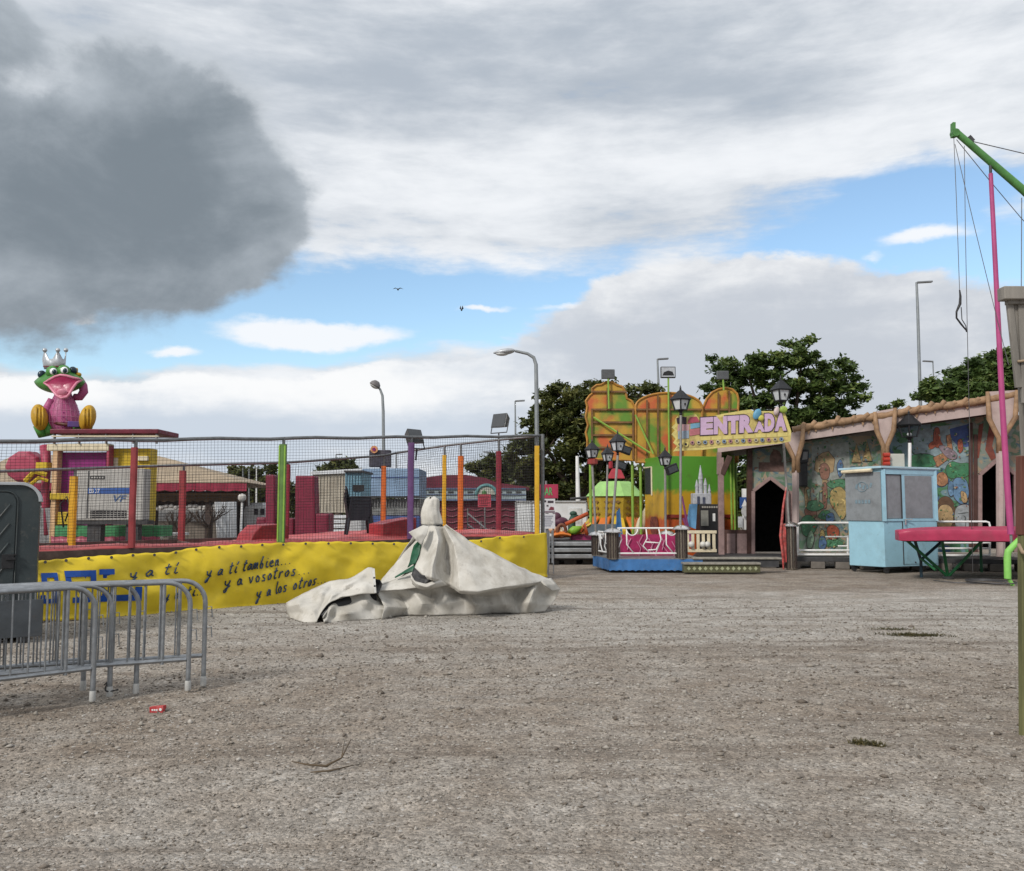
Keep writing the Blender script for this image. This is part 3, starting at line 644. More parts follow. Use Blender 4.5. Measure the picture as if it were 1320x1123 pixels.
for i in range(60):
    t = i / 59; row = []
    for j in range(25):
        u = j / 24; p = along(FA, FD, .0 + 1.44 * t).lerp(along(RA, RD, 1.01 * t), u)
        e = math.sin(math.pi * min(1, u * 6) / 2)
        z = DECK + .02 - .21 * u * min(1, max(0, (t - .22) / .35)) + (.035 + .035 * noise.noise((p.x * .8, p.y * .8, 2)) + .02 * noise.noise((p.x * 3, p.y * 3, 5))) * e - (.05 if u == 0 else 0) + .05 * max(0, noise.noise((t * 9, u * 2, 4))) * (1 - u)
        row.append(Vector((p.x, p.y, z)))
    rows.append(row)
MB(platform).grid(rows).build('floor_mat', PINKM, platform, smooth=1, solid=.03)

# rails and posts
fence = thing('net_fence', along(FA, FD, .3), 'tall netted fence on coloured padded posts round the play platform', 'fence')
def ftop(t): return 3.25 - .61 * t
def rtop(t): return float(np.interp(t, [0, .041, .341, .606, .9655, 1.05], [2.96, 2.88, 2.60, 2.45, 2.22, 2.18]))
RAILM = pm('fence_rail', (.17, .175, .18), .5, .6, .2, 8, .3, (.10, .09, .08))
m = MB(fence); m.tube([along(FA, FD, t, ftop(t) + .012 * math.sin(t * 31)) for t in np.linspace(0, 1.45, 30)], .030, 8); m.build('front_rail', RAILM, fence, smooth=1)
m = MB(fence); m.tube([along(RA, RD, t, rtop(t)) for t in np.linspace(0, 1.02, 30)], .028, 8); m.build('rear_rail', RAILM, fence, smooth=1)
SDV = FA - RA
def stop(s): return float(np.interp(s, [0, .354, .42, .75, 1], [2.96, 3.10, 3.12, 3.2, 3.25]))
m = MB(fence); m.tube([along(RA, SDV, s, stop(s)) for s in np.linspace(0, 1, 12)], .028, 8)
m.build('side_rail', RAILM, fence, smooth=1)
def tpx(A, D, px):                      # where a column of the photograph meets a fence line
    k = (px - CX) / F; return (A.x - k * A.y) / (k * D.y - D.x)
def post(A, D, px, zt, pad_top, colname, col, padw=.15, colz0=DECK, trim=None, offx=0, th=None):
    t = tpx(A, D, px); b = along(A, D, t, DECK - .3); p = MB(fence); p.tube([b, (b.x, b.y, zt + .02)], .028, 8)
    pole = p.build('post', RAILM, fence, smooth=40)
    M = pm(colname, col, .5, 0, .14, 6, .35, sc(col, .45), .2, 18)
    c = Vector((b.x, b.y, 0)) + Vector((offx, -.04, 0)); q = MB(fence); n = 9; w = padw * .39
    rows_ = []
    for k in range(n):
        z = colz0 + (pad_top - colz0) * k / (n - 1); s_ = w * (1 + .07 * noise.noise((z * 3, px, 1))); dx_ = .012 * noise.noise((z * 1.5, px, 7))
        rr = .35
        ring = []
        for a in range(16):
            ang = 2 * math.pi * a / 16; cx_, sy_ = math.cos(ang), math.sin(ang); e = (abs(cx_) ** 5 + abs(sy_) ** 5) ** (-1 / 5)
            ring.append(Vector((c.x + dx_ + s_ * cx_ * e, c.y + s_ * sy_ * e, z)))
        rows_.append(ring + [ring[0]])
    q.grid(rows_); q.f.append(tuple(range((n - 1) * 17, (n - 1) * 17 + 16)))
    q.build('pad', M, pole, smooth=50)
    if trim:
        q = MB(fence)
        for sx__ in (-1, 1): q.box((c.x + sx__ * w * .78, c.y - w - .004, (colz0 + pad_top) / 2), (w * .42, .006, pad_top - colz0 - .05))
        q.build('pad_edging', pm(colname + '_edging', trim, .5, 0, .12, 6, .3), pole)
zt_ = lambda A, D, px, py: P(px, py, (A.y + D.y * tpx(A, D, px))).z
post(FA, FD, 174, ftop(1.0), zt_(FA, FD, 172, 577), 'red_pad', (.24, .038, .042), .115)
post(FA, FD, 365, ftop(.721), zt_(FA, FD, 365, 573), 'green_pad', (.10, .19, .05), .155, trim=(.20, .36, .05))
post(FA, FD, 530, ftop(.412), zt_(FA, FD, 530, 571), 'purple_pad', (.10, .045, .13), .155)
post(FA, FD, 692, ftop(0.01), zt_(FA, FD, 692, 575), 'yellow_pad', (.56, .33, .02), .14)
post(FA, FD, -90, ftop(1.3), 2.3, 'orange_pad', (.50, .12, .02), .13)
p = MB(fence); p.tube([(FA.x + .04, FA.y, .0), (FA.x + .04, FA.y, ftop(0) + .04)], .045, 10); p.build('corner_post', RAILM, fence, smooth=40)
for px, py, cn, c_ in ((97, 614, 'yellow_pad', (.56, .33, .02)), (237, 607, 'red_pad', (.24, .038, .042)), (371, 599, 'dark_red_pad', (.20, .02, .035)), (495, 601, 'orange_pad', (.50, .12, .02))):
    t = tpx(RA, RD, px); post(RA, RD, px, rtop(t), zt_(RA, RD, px, py), cn, c_, .155, colz0=.78)
for px, py, cn, c_, w in ((573, 587, 'yellow_pad', (.56, .33, .02), .13), (594, 588, 'orange_pad', (.50, .12, .02), .17), (643, 582, 'dark_red_pad', (.20, .02, .035), .165)):
    s = tpx(RA, SDV, px); post(RA, SDV, px, stop(s) - .02, zt_(RA, SDV, px, py), cn, c_, w)
# netting
NETM = pm('net_cord', (.035, .035, .036), .8, 0, .15, 10, 0, bump=0)
def net(A, D, t0, t1, zf0, zf1, step, r, seed, sag=.02, offn=None, flip=0.0):
    L = (D * (t1 - t0)).length; nu = int(L / step); zmax = max(zf1(t0), zf1(t1)) - zf0; nv = int(zmax / step)
    u = np.linspace(t0, t1, nu + 1); v = np.linspace(0, 1, nv + 1)
    top = np.array([zf1(float(q)) for q in u]); Z = zf0 + (top[:, None] - zf0) * v[None]
    ph = np.array([[noise.noise((a * 6, b_ * 3, seed)) for b_ in v] for a in u]); ph2 = np.array([[noise.noise((a * 9, b_ * 4, seed + 20)) for b_ in v] for a in u])
    X = A.x + D.x * u[:, None] + ph * sag * FN.x * 3 + ph2 * sag * .5; Y = A.y + D.y * u[:, None] + ph * sag * FN.y * 3; Z = Z + ph2 * sag * .9 * (1 - v)[None]
    Pg = np.stack([X, np.broadcast_to(Y, X.shape), Z], -1)
    ia = np.arange((nu + 1) * (nv + 1)).reshape(nu + 1, nv + 1); pts = Pg.reshape(-1, 3)
    ed = np.concatenate([np.stack([ia[:-1].ravel(), ia[1:].ravel()], 1), np.stack([ia[:, :-1].ravel(), ia[:, 1:].ravel()], 1)])
    a, b = pts[ed[:, 0]], pts[ed[:, 1]]; d = b - a; d /= np.linalg.norm(d, axis=1)[:, None] + 1e-9
    hlp = np.where(np.abs(d[:, 2:3]) > .7, np.array([[1., 0, 0]]), np.array([[0, 0, 1.]])); e1 = np.cross(d, hlp); e1 /= np.linalg.norm(e1, axis=1)[:, None]; e2 = np.cross(d, e1)
    Vv = []
    for k in range(3):
        an = 2 * math.pi * k / 3; o = (e1 * math.cos(an) + e2 * math.sin(an)) * r; Vv += [a + o, b + o]
    n = len(ed); Vv = np.concatenate(Vv); q = np.arange(n)
    Fc = np.concatenate([np.stack([q + 2 * k * n, q + (2 * k + 1) * n, q + (2 * ((k + 1) % 3) + 1) * n, q + 2 * ((k + 1) % 3) * n], 1) for k in range(3)])
    return Vv, Fc
for nm, args in (('front_net', (FA + FN * -.06, FD, 0.0, 1.4, DECK, ftop, .062, .0023, 3)), ('rear_net', (RA, RD, 0, 1.0, DECK, rtop, .066, .0023, 9)), ('side_net', (RA, SDV, 0.0, 1.0, DECK, stop, .062, .0031, 15, .045))):
    Vv, Fc = net(*args); npmesh(nm, Vv, Fc, NETM, fence, loc=tuple(fence.location))

# ------------------------------------------------------------------ yellow banner with its lettering
BA = FA + FN * .10
banner = thing('banner', along(BA, FD, .6), 'long yellow canvas banner with blue and handwritten lettering along the platform front', 'banner')
BPX = [-160, -80, 0, 60, 120, 180, 215, 250, 300, 365, 430, 480, 530, 600, 640, 704]
BTP = [733, 730, 727, 722, 717, 713, 712, 706, 702, 699.5, 698, 698.5, 699.5, 697, 692, 687]
BBT = [812, 806, 801, 798.5, 797, 795, 793, 790, 787, 783, 777, 771, 764, 757, 752, 742]
def banner_pt(px, py, lift=0.0):
    q = on_plane(px, py, BA, FN)
    s = (q - BA).dot(FD.normalized()); z = q.z
    e = min(1, max(.15, (s - .1) / 1.2)); d = (.07 * noise.noise((s * .9, z * 1.1, 4)) + .11 * abs(noise.noise((s * .8 + z * 1.1, z * .5 - s * .25, 2))) + .035 * ridged((s * 1.1 - z * .8, z * 1.2 + s * .45, 2), 3) + .05 * abs(noise.noise((s * .55 - z * 1.6, z * .7 + s * .2, 8))) - .05 * math.exp(-((s * .55 + z * 1.1) % 1.9 - .9) ** 2 * 28) + .05 * math.sin(min(1, max(0, z)) * math.pi)) * e
    return q + FN * (d + lift)
def bcol(x): 
    tb = interp(x, BPX, BTP), interp(x, BPX, BBT)
    return tb[0] + .9 * math.sin(x * .33) * .5, tb[1] + abs(math.sin(x * .105)) * 2.0
rows = []
for i in range(261):
    x = -160 + (704 + 160) * i / 260; a, b_ = bcol(x)
    rows.append([banner_pt(x, a + (b_ - a) * j / 26, .02 * math.sin(3.1416 * j / 26) if j < 25 else .03) for j in range(27)])
YB = pm('yellow_canvas', (.70, .52, .025), .5, 0, .07, 2.2, .3, (.42, .31, .06), .25, 8)
MB(banner).grid(rows).build('cloth', YB, banner, smooth=1, solid=.008)
INK = pm('dark_ink', (.022, .042, .085), .5, 0, .2, 6, 0, bump=0); BLUE = pm('blue_lettering', (.005, .06, .30), .5, 0, .15, 5, .3, (.05, .09, .2), .1)
GL = {'y': [[(0, 1), (.05, .45), (.3, .25), (.55, .55), (.65, 1)], [(.65, 1), (.5, 0), (.3, -.75), (.05, -.85), (.02, -.55), (.35, -.15), (.75, .15)]],
      'a': [[(.62, .85), (.3, 1), (.02, .55), (.08, .08), (.35, .1), (.62, .85), (.56, .2), (.78, .05)]],
      't': [[(.32, 1.75), (.14, .3), (.25, 0), (.5, .15)], [(.0, 1.15), (.55, 1.25)]],
      'i': [[(.2, 1), (.1, .2), (.25, 0), (.42, .15)], [(.26, 1.4), (.27, 1.45)]], 'í': [[(.2, 1), (.1, .2), (.25, 0), (.42, .15)], [(.22, 1.3), (.42, 1.75)]],
      'm': [[(.08, 1), (.0, 0), (.1, .75), (.3, 1), (.36, .7), (.3, 0), (.42, .75), (.62, 1), (.68, .7), (.62, .15), (.8, .05)]],
      'b': [[(.3, 1.9), (.05, .5), (.1, .05), (.4, .05), (.5, .5), (.35, .8), (.1, .6)]], 'e': [[(.05, .5), (.5, .65), (.4, 1), (.12, .85), (.05, .3), (.3, 0), (.6, .2)]],
      'n': [[(.08, 1), (.0, 0), (.12, .75), (.38, 1), (.45, .7), (.4, .15), (.6, .05)]], 'v': [[(0, 1), (.2, 0), (.42, .6), (.5, 1)]], 'o': [[(.3, 1), (.02, .6), (.12, .05), (.42, .1), (.55, .6), (.35, 1), (.2, .85)]],
      's': [[(.5, .95), (.15, .95), (.12, .65), (.42, .4), (.35, .02), (.0, .1)]], 'r': [[(.08, 1), (.02, 0), (.12, .7), (.35, 1), (.5, .85)]], 'l': [[(.3, 1.9), (.1, .4), (.2, 0), (.4, .15)]], '.': [[(.15, .05), (.2, .08)]]}
def script(mb, s, x0, y0, x1, y1, xh):
    adv = {'m': 1.0, 'i': .55, 'í': .6, 'l': .55, '.': .6, ' ': .8}; tot = sum(adv.get(c, .85) for c in s); k = (x1 - x0) / tot; x = 0
    for c in s:
        for st in GL.get(c, []):
            pts = []
            for a, b in zip(st, st[1:]):
                for q in np.linspace(0, 1, 5)[:-1]: pts.append((a[0] + (b[0] - a[0]) * q, a[1] + (b[1] - a[1]) * q))
            pts.append(st[-1]); w = []
            for gx_, gy_ in pts:
                px = x0 + (x + gx_ * .92 + gy_ * .14) * k; py = y0 + (y1 - y0) * (px - x0) / (x1 - x0) - gy_ * xh
                w.append(banner_pt(px, py, .038))
            mb.tube(w, .0115, 5)
        x += adv.get(c, .85)
m = MB(banner)
script(m, 'y a tí también...'.replace('é', 'e'), 262, 744, 374, 726, 8.0)
script(m, 'y a vosotros...', 287, 757, 396, 738, 8.0)
script(m, 'y a los otros...', 327, 771, 419, 750, 8.0)
script(m, 'y a tí', 163, 746, 226, 738, 7.5)
script(m, 'y a tí...', 206, 774, 268, 765, 7.5)
m.build('lettering', INK, banner, smooth=1)
m = MB(banner)
def bpoly(mb, pts):                     # a patch of flat paint on the cloth
    x0, x1 = min(p[0] for p in pts), max(p[0] for p in pts)
    mb.prism([banner_pt(x, y, .034) for x, y in pts], FN * .004)
def slab(mb, rects):
    for x0, y0, x1, y1 in rects:
        for i in range(6):
            a, b = x0 + (x1 - x0) * i / 6, x0 + (x1 - x0) * (i + 1) / 6
            k = lambda x, y: y - (x - 100) * .03
            mb.prism([banner_pt(a, k(a, y0), .034), banner_pt(b, k(b, y0), .034), banner_pt(b, k(b, y1), .034), banner_pt(a, k(a, y1), .034)], FN * .004)
slab(m, [(50, 737, 71, 743), (50, 737, 57, 757), (50, 752, 71, 758), (64, 752, 71, 776), (48, 770, 71, 776), (66, 737, 71, 747), (48, 765, 54, 776)])      # S
slab(m, [(80, 735, 119, 743), (80, 735, 87, 750), (112, 735, 119, 750), (94, 735, 106, 776), (88, 769, 112, 776)])                    # T
slab(m, [(123, 734, 142, 741), (128, 734, 138, 776), (124, 768, 178, 776), (170, 758, 178, 776)])                                     # L
m.build('block_letters', BLUE, banner)
for x in range(0, 700, 28):
    m = MB(banner); a, _ = bcol(x); q = banner_pt(x, a + 2.2, .03); m.lathe(q, [(.022, -.004), (.022, .004)], 8, Matrix.Rotation(math.pi / 2, 3, 'X')); m.build('eyelet', DARKST, banner)

# ------------------------------------------------------------------ loose things on the platform
def slabm(name, pts, h, M, lab, cat, bev=.03, group=None):
    c = sum((Vector(p) for p in pts), Vector()) / len(pts); mb = MB(c); mb.prism([Vector(p) for p in pts], h)
    return tag(mb.build(name, M, bevel=bev), lab, cat, group)
t0 = tpx(FA, FD, 334); t1 = tpx(FA, FD, 388)
a, b = along(FA, FD, tpx(FA, FD, 336), DECK + .03) - FN * .28, along(FA, FD, tpx(FA, FD, 386), DECK + .03) - FN * .28
za, zb = .22, .27
slabm('floor_mat', [a, b, b + Vector((0, 0, zb + .0)), a.lerp(b, .75) + Vector((0, 0, zb + .02)), a.lerp(b, .28) + Vector((0, 0, zb)), a.lerp(b, .08) + Vector((0, 0, za * .6))], -FN * .5, RED, 'thick red gym mat standing behind the green padded post', 'mat')
a, b = along(FA, FD, tpx(FA, FD, 505), DECK + .03) - FN * .25, along(FA, FD, tpx(FA, FD, 548), DECK + .03) - FN * .25
slabm('floor_mat', [a, b, b + Vector((0, 0, .38)), a.lerp(b, .45) + Vector((0, 0, .33)), a + Vector((0, 0, .26))], -FN * .45, RED, 'thick red gym mat standing behind the purple padded post', 'mat')
# stack of dark plastic chairs
CHAIRM = pm('dark_plastic', (.012, .014, .020), .4, 0, .2, 5, .2, (.05, .05, .05), .05)
def chair_mesh(org):
    m = MB(org); o = Vector(org); w, dp = .54, .52
    seat = .42
    for sx_s in (-1, 1):
        for sy_s in (-1, 1): m.tube([o + Vector((sx_s * .27, sy_s * .25, 0)), o + Vector((sx_s * .22, sy_s * .20, seat))], [.022, .03], 6)
        m.tube([o + Vector((sx_s * .26, .20, seat)), o + Vector((sx_s * .27, .20, seat + .21)), o + Vector((sx_s * .27, -.2, seat + .21)), o + Vector((sx_s * .25, -.22, seat))], .022, 6)
    m.box(o + Vector((0, 0, seat)), (.46, .46, .03)); [m.box(o + Vector((s_ * .265, -.0, seat + .06)), (.02, .40, .26)) for s_ in (-1, 1)]
    rows_ = []
    for i in range(7):
        z = seat + .45 * i / 6; rows_.append([o + Vector((.25 * k / 4 * (1 - .12 * (i / 6) ** 3), .21 + .07 * i / 6 - .03 * (1 - (k / 4) ** 2) * -1, z - .05 * (k / 4) ** 2 * (i == 6))) for k in range(-4, 5)])
    m.grid(rows_)
    return m
base = P(461, 690, 18.9); base.z = DECK + .05
labs = ['lowest dark plastic chair of the stack standing on the red mats', 'dark plastic chair second from the bottom of the stack on the platform', 'dark plastic chair second from the top of the stack on the platform', 'topmost dark plastic armchair of the stack behind the net']
for k in range(4):
    c = chair_mesh((0, 0, 0)).build('plastic_chair', CHAIRM, smooth=30) if k == 0 else c.copy()
    if k: COL.objects.link(c)
    c.location = base + Vector((.012 * k, 0, -.06 + .07 * k)); c.rotation_euler = (0, 0, math.radians(105)); tag(c, labs[k], 'chair', 'stacked dark plastic chairs on the platform')
# floodlights fixed to the fence
def floodlight(loc, yaw, pitch, stem, lab, size=.36, back=False, grp=None):
    root = thing('floodlight', loc, lab, 'floodlight', grp)
    R = Matrix.Rotation(yaw, 3, 'Z') @ Matrix.Rotation(pitch, 3, 'X'); L = Vector(loc); s = size
    def pt(x, y, z): return L + Vector((0, 0, stem)) + R @ Vector((x * s, y * s, z * s))
    m = MB(root); m.hexa([pt(-.5, 0, -.38), pt(.5, 0, -.38), pt(.34, .42, -.24), pt(-.34, .42, -.24)], [pt(-.5, 0, .38), pt(.5, 0, .38), pt(.34, .42, .24), pt(-.34, .42, .24)]); m.build('housing', pm('floodlight_grey', (.10, .105, .11), .5, .4, .15, 8), root, bevel=.01)
    m = MB(root); m.hexa([pt(-.45, -.02, -.33), pt(.45, -.02, -.33), pt(.45, .0, -.33), pt(-.45, .0, -.33)], [pt(-.45, -.02, .33), pt(.45, -.02, .33), pt(.45, .0, .33), pt(-.45, .0, .33)]); m.build('glass', pm('floodlight_glass', (.08, .085, .09), .1, .2, .05, 3, 0), root)
    m = MB(root); m.tube([pt(-.56, .15, 0), pt(-.56, .15, -.62), pt(.56, .15, -.62), pt(.56, .15, 0)], .014, 6); m.tube([L, L + Vector((0, 0, stem)) + R @ Vector((0, .15 * s, -.62 * s))], .02, 6); m.build('bracket', DARKST, root)
    return root
FG = 'floodlights fixed on top of the net fence'
q = along(FA, FD, tpx(FA, FD, 540), 2.55) - FN * .1; floodlight(q, .9, -.35, P(540, 562, q.y).z - q.z, 'dark floodlight tilted on the fence beside the purple post', .40, grp=FG)
q = along(RA, SDV, tpx(RA, SDV, 643), 2.9); floodlight(q, -.75, -.25, P(643, 542, q.y).z - q.z, 'grey floodlight standing high above the dark red padded post', .46, grp=FG)
# ------------------------------------------------------------------ frog ride behind the enclosure
def pbox(mb, px0, py0, px1, py1, Y, depth):   # box facing the camera, traced by two corners, real depth
    a, b_ = P(px0, py1, Y), P(px1, py0, Y)
    mb.box(((a.x + b_.x) / 2, Y + depth / 2, (a.z + b_.z) / 2), (abs(b_.x - a.x), depth, abs(b_.z - a.z))); return mb
FY = 24.0
frogride = thing('frog_ride', (P(130, 700, FY).x, FY + 1.5, 0), 'pink and cream fairground ride pavilion carrying the frog statue on its roof deck', 'fairground ride')
MAG = pm('magenta_panel', (.20, .012, .13), .5, 0, .15, 4, .3, (.08, .01, .05)); PEACH = pm('peach_paint', (.56, .36, .20), .6, 0, .1, 5, .35, (.28, .16, .09))
CRD = pm('crimson_deck', (.115, .008, .022), .5, 0, .2, 4, .3, (.05, .008, .01)); MUST = pm('mustard_paint', (.52, .36, .02), .55, 0, .12, 5, .35, (.2, .14, .02))
PNK = pm('pink_fibreglass', (.33, .05, .09), .45, 0, .12, 4, .3, (.28, .05, .08))
m = MB(frogride); pbox(m, 74, 583, 137, 700, FY + .25, .6); m.build('magenta_panel', MAG, frogride, bevel=.01)
m = MB(frogride); pbox(m, 137, 578, 194, 672, FY + .3, .5); m.build('yellow_panel', MUST, frogride, bevel=.01)
for px in (63, 133):
    m = MB(frogride); pbox(m, px, 574, px + (12 if px < 100 else 8), 700, FY, .3); m.build('post', PEACH if px < 100 else PNK, frogride, bevel=.015)
m = MB(frogride); pbox(m, 60, 572, 140, 581, FY - .03, .34); m.build('lintel', CREAM, frogride, bevel=.012)
m = MB(frogride); pbox(m, 64, 636, 92, 644, FY - .06, .3); pbox(m, 74, 660, 92, 676, FY - .06, .3); m.build('arch_panel', MUST, frogride, bevel=.01)
m = MB(frogride); pbox(m, 146, 590, 152, 610, FY + .27, .04); pbox(m, 176, 588, 190, 594, FY + .2, .2); m.build('window_trim', CREAM, frogride)
m = MB(frogride); pbox(m, 70, 678, 206, 692, FY - .25, .9); m.build('green_band', pm('green_band', (.05, .23, .09), .55, 0, .15, 5, .35, (.04, .1, .05)), frogride, bevel=.01)
rows = []
for i in range(81):
    px = 66 + 140 * i / 80; a = P(px, 691 + 1.5 * abs(math.sin(i * .42)), FY - .30); b_ = P(px, 742, FY - .30)
    rows.append([a.lerp(b_, j / 6) + Vector((0, -.03 * math.sin(i * .84) * j / 6, 0)) for j in range(7)])
MB(frogride).grid(rows).build('pink_valance', PNK, frogride, smooth=1, solid=.02)
m = MB(frogride); a = P(64, 560, FY - .1); 
pbox(m, 64, 553, 204, 559, FY - .15, 1.5); m.build('roof_deck', CRD, frogride, bevel=.02)
for py in (561.5, 565.5):
    m = MB(frogride); pbox(m, 66, py, 203, py + 1.6, FY - .1, .12); m.build('deck_rail', CRD if py > 564 else CREAM, frogride)
m = MB(frogride)
for px in (68, 100, 135, 170, 200): pbox(m, px, 559, px + 2, 572, FY - .1, .1)
m.build('deck_frame', STEEL, frogride)
for px, w in ((84, .3),):
    m = MB(frogride); m.tube([P(82, 680, FY - .5), P(78, 650, FY - .55), P(86, 640, FY - .5), P(90, 655, FY - .5), P(84, 672, FY - .5)], .02, 6); m.build('hose', BLACK, frogride, smooth=1)

# frog statue
FS = FY + .9
def fp(px, py, dy=0.0): return P(px, py, FS + dy)
K = FS / F
frog = thing('frog_statue', fp(82, 556), 'big green frog statue with silver crown, open mouth and pink shirt', 'statue')
GRN = pm('frog_green', (.055, .20, .035), .35, 0, .2, 3, .25, (.02, .08, .02), .05); PSH = pm('pink_shirt', (.36, .075, .19), .5, 0, .15, 8, .25, (.2, .03, .1), .1)
MOUTH = pm('mouth_magenta', (.30, .015, .075), .4, 0, .15, 4, .1); LIP = pm('lip_pink', (.56, .20, .28), .4, 0, .1, 4, .1)
GOLD = pm('knee_yellow', (.46, .27, .02), .45, 0, .15, 4, .3, (.2, .1, .01)); EYEW = pm('eye_white', (.75, .78, .80), .25, 0, .03, 4, 0); EYEB = pm('eye_black', (.012, .03, .045), .25, 0, .05, 4, 0)
SIL = pm('silver_crown', (.42, .44, .46), .35, .5, .15, 8, .3, (.15, .15, .15))
def lump(prof, cx_, n=28, sy=.85, ridge=0):    # lathe from a silhouette: (py, half width px)
    mb = MB(frog); rows_ = []
    for py, hw in prof:
        c = fp(cx_ if not callable(cx_) else cx_(py), py)
        rows_.append([c + Vector((hw * K * math.cos(2 * math.pi * j / n), hw * K * sy * math.sin(2 * math.pi * j / n), 0)) for j in range(n + 1)])
    mb.grid(rows_); return mb
body = lump([(557, 17), (552, 19), (545, 20.5), (538, 20.5), (530, 19), (522, 16.5), (515, 13.5), (508, 10), (502, 8)], 82).build('torso', PSH, frog, smooth=1)
m = MB(frog)
for k in range(7):
    z = 514 + k * 6; m.ball(fp(82, z, -(8 + min(k, 4) * 2.4) * K * .95 - .02), .022, 8, 6)
m.build('buttons', MAG, body, smooth=1)
m = MB(frog)
for zc, hw in ((552, 19), (545, 20.5), (538, 20.5), (530, 19), (522, 16.5), (515, 13.5)): m.tube([fp(82, zc) + Vector((hw * K * 1.005 * math.cos(t), hw * K * .855 * math.sin(t), 0)) for t in np.linspace(0, 6.2832, 29)], .008, 4)
for t in np.linspace(math.pi * 1.05, math.pi * 1.95, 11): m.tube([fp(82, py) + Vector((hw * K * 1.005 * math.cos(t), hw * K * .855 * math.sin(t), 0)) for py, hw in ((557, 17), (552, 19), (545, 20.5), (538, 20.5), (530, 19), (522, 16.5), (515, 13.5), (508, 10))], .008, 4)
m.build('checks', pm('shirt_lines', (.50, .20, .33), .5), body)
m = MB(frog); prof = [(82 + 20.6 * math.cos(t), 547 - 0, 20.6 * .86 * math.sin(t)) for t in np.linspace(0, 2 * math.pi, 33)]
m.tube([fp(a, b_ + 1.5 * math.sin(i * .4), -c * K) for i, (a, b_, c) in enumerate(prof)], .045, 6); m.build('belt', pm('brown_belt', (.09, .025, .015), .5), body, smooth=1)
m = MB(frog); q = fp(95, 547, -.42); m.box(q, (.30, .10, .16), rz=.4); m.build('buckle', pm('purple_buckle', (.10, .05, .22), .4), body, bevel=.02)
# head: a wide flattened form, its jaw dropped
hd = MB(frog); n, mm = 44, 22
def headpt(u, v):                       # u round, v up; px offsets from the head centre
    a = 2 * math.pi * u; b_ = math.pi * (v - .5); ca = math.cos(b_)
    x = 32 * ca * math.cos(a); y = 24 * ca * math.sin(a); z = 16.5 * math.sin(b_)
    x *= 1.04 - .36 * max(0, z / 16.5) ** .9 - .12 * max(0, -z / 16.5)
    return x, y, z
rows = []
for i in range(mm + 1):
    rows.append([fp(77 + headpt(j / n, i / mm)[0], 492 - headpt(j / n, i / mm)[2] * (1.0 if i > mm / 2 else .95), headpt(j / n, i / mm)[1] * K) for j in range(n + 1)])
hd.grid(rows)
for sx_s, px, py in ((-1, 68, 480), (1, 82, 479)): hd.ball(fp(px, py, -.27), (8.5 * K, 8 * K, 8.5 * K), 18, 12)
head = hd.build('head', GRN, frog, smooth=1)
mo = [(57, 494), (64, 489.5), (71, 485.5), (78, 483.5), (86, 484.5), (94, 487), (101, 488.5), (105, 490), (99, 493.5), (94, 500), (90, 507), (86, 512), (79, 513.5), (73, 510), (68, 503.5), (63, 497.5)]
def mouth_depth(px, py): return -.52 * math.sqrt(max(.05, 1 - ((px - 79) / 33) ** 2)) - .05 - .10 * max(0, (py - 492) / 20)
cm = sum(p[0] for p in mo) / len(mo), sum(p[1] for p in mo) / len(mo)
mb = MB(frog); rows = []
for r_ in np.linspace(1, 0.02, 9):
    rows.append([fp(cm[0] + (x - cm[0]) * r_, cm[1] + (y - cm[1]) * r_, mouth_depth(cm[0] + (x - cm[0]) * r_, cm[1] + (y - cm[1]) * r_) + .05 * (1 - r_)) for x, y in mo + mo[:1]])
mb.grid(rows).build('mouth', MOUTH, head, smooth=1)
mb = MB(frog); mb.tube([fp(x, y, mouth_depth(x, y) + .01) for x, y in mo + mo[:2]], [.036] * (len(mo) + 2), 8); mb.build('lips', LIP, head, smooth=1)
mb = MB(frog); mb.ball(fp(80, 506, -.64), (6.5 * K, .06, 5 * K), 16, 10, Matrix.Rotation(.5, 3, 'X')); mb.build('tongue', LIP, head, smooth=1)
for px, py, rx_ in ((69, 479, 4.4), (83, 477.5, 4.4)):
    mb = MB(frog); mb.ball(fp(px, py, -.40), (rx_ * K, .10, 4.6 * K), 16, 10); e_ = mb.build('eye', EYEW, head, smooth=1)
    mb = MB(frog); mb.ball(fp(px + .8, py + .3, -.475), (2.6 * K, .05, 3.2 * K), 12, 8); mb.build('pupil', EYEB, e_, smooth=1)
for px, py in ((54, 483), (94, 478)):
    mb = MB(frog); mb.ball(fp(px, py, -.08), (5 * K, .12, 5.5 * K), 14, 10); mb.build('eyelid', EYEB, head, smooth=1)
mb = MB(frog); mb.ball(fp(101, 483, .0), (4 * K, .09, 3 * K), 10, 8); mb.ball(fp(99, 478, 0), (1.6 * K, .04, 4 * K), 8, 6); mb.build('head_ornament', GOLD, head, smooth=1)
mb = MB(frog); N_ = 10; rows = []
for i in range(41):
    a = 2 * math.pi * i / 40; sp = abs(((i / 40 * 5) % 1) - .5) * 2; hgt = 11 + 11 * max(0, sp - .3) / .7
    rows.append([fp(70 + 12.5 * math.cos(a), 476, 12.5 * K * math.sin(a)), fp(70 + 14 * math.cos(a), 470, 14 * K * math.sin(a)), fp(70 + 15 * math.cos(a), 474 - hgt, 15 * K * math.sin(a))])
mb.grid(rows); cw = mb.build('crown', SIL, head, smooth=40, solid=.03)
for i in range(5):
    a = 2 * math.pi * i / 5; mb = MB(frog); mb.ball(fp(70 + 15 * math.cos(a), 451.5, 15 * K * math.sin(a)), 2.9 * K, 12, 8); mb.build('crown_ball', SIL, cw, smooth=1)
mb = MB(frog); mb.tube([fp(70 + 13.8 * math.cos(a), 472.5, 13.8 * K * math.sin(a)) for a in np.linspace(0, 6.3, 24)], .022, 6); mb.build('crown_band', pm('maroon_band', (.14, .02, .03), .5), cw, smooth=1)
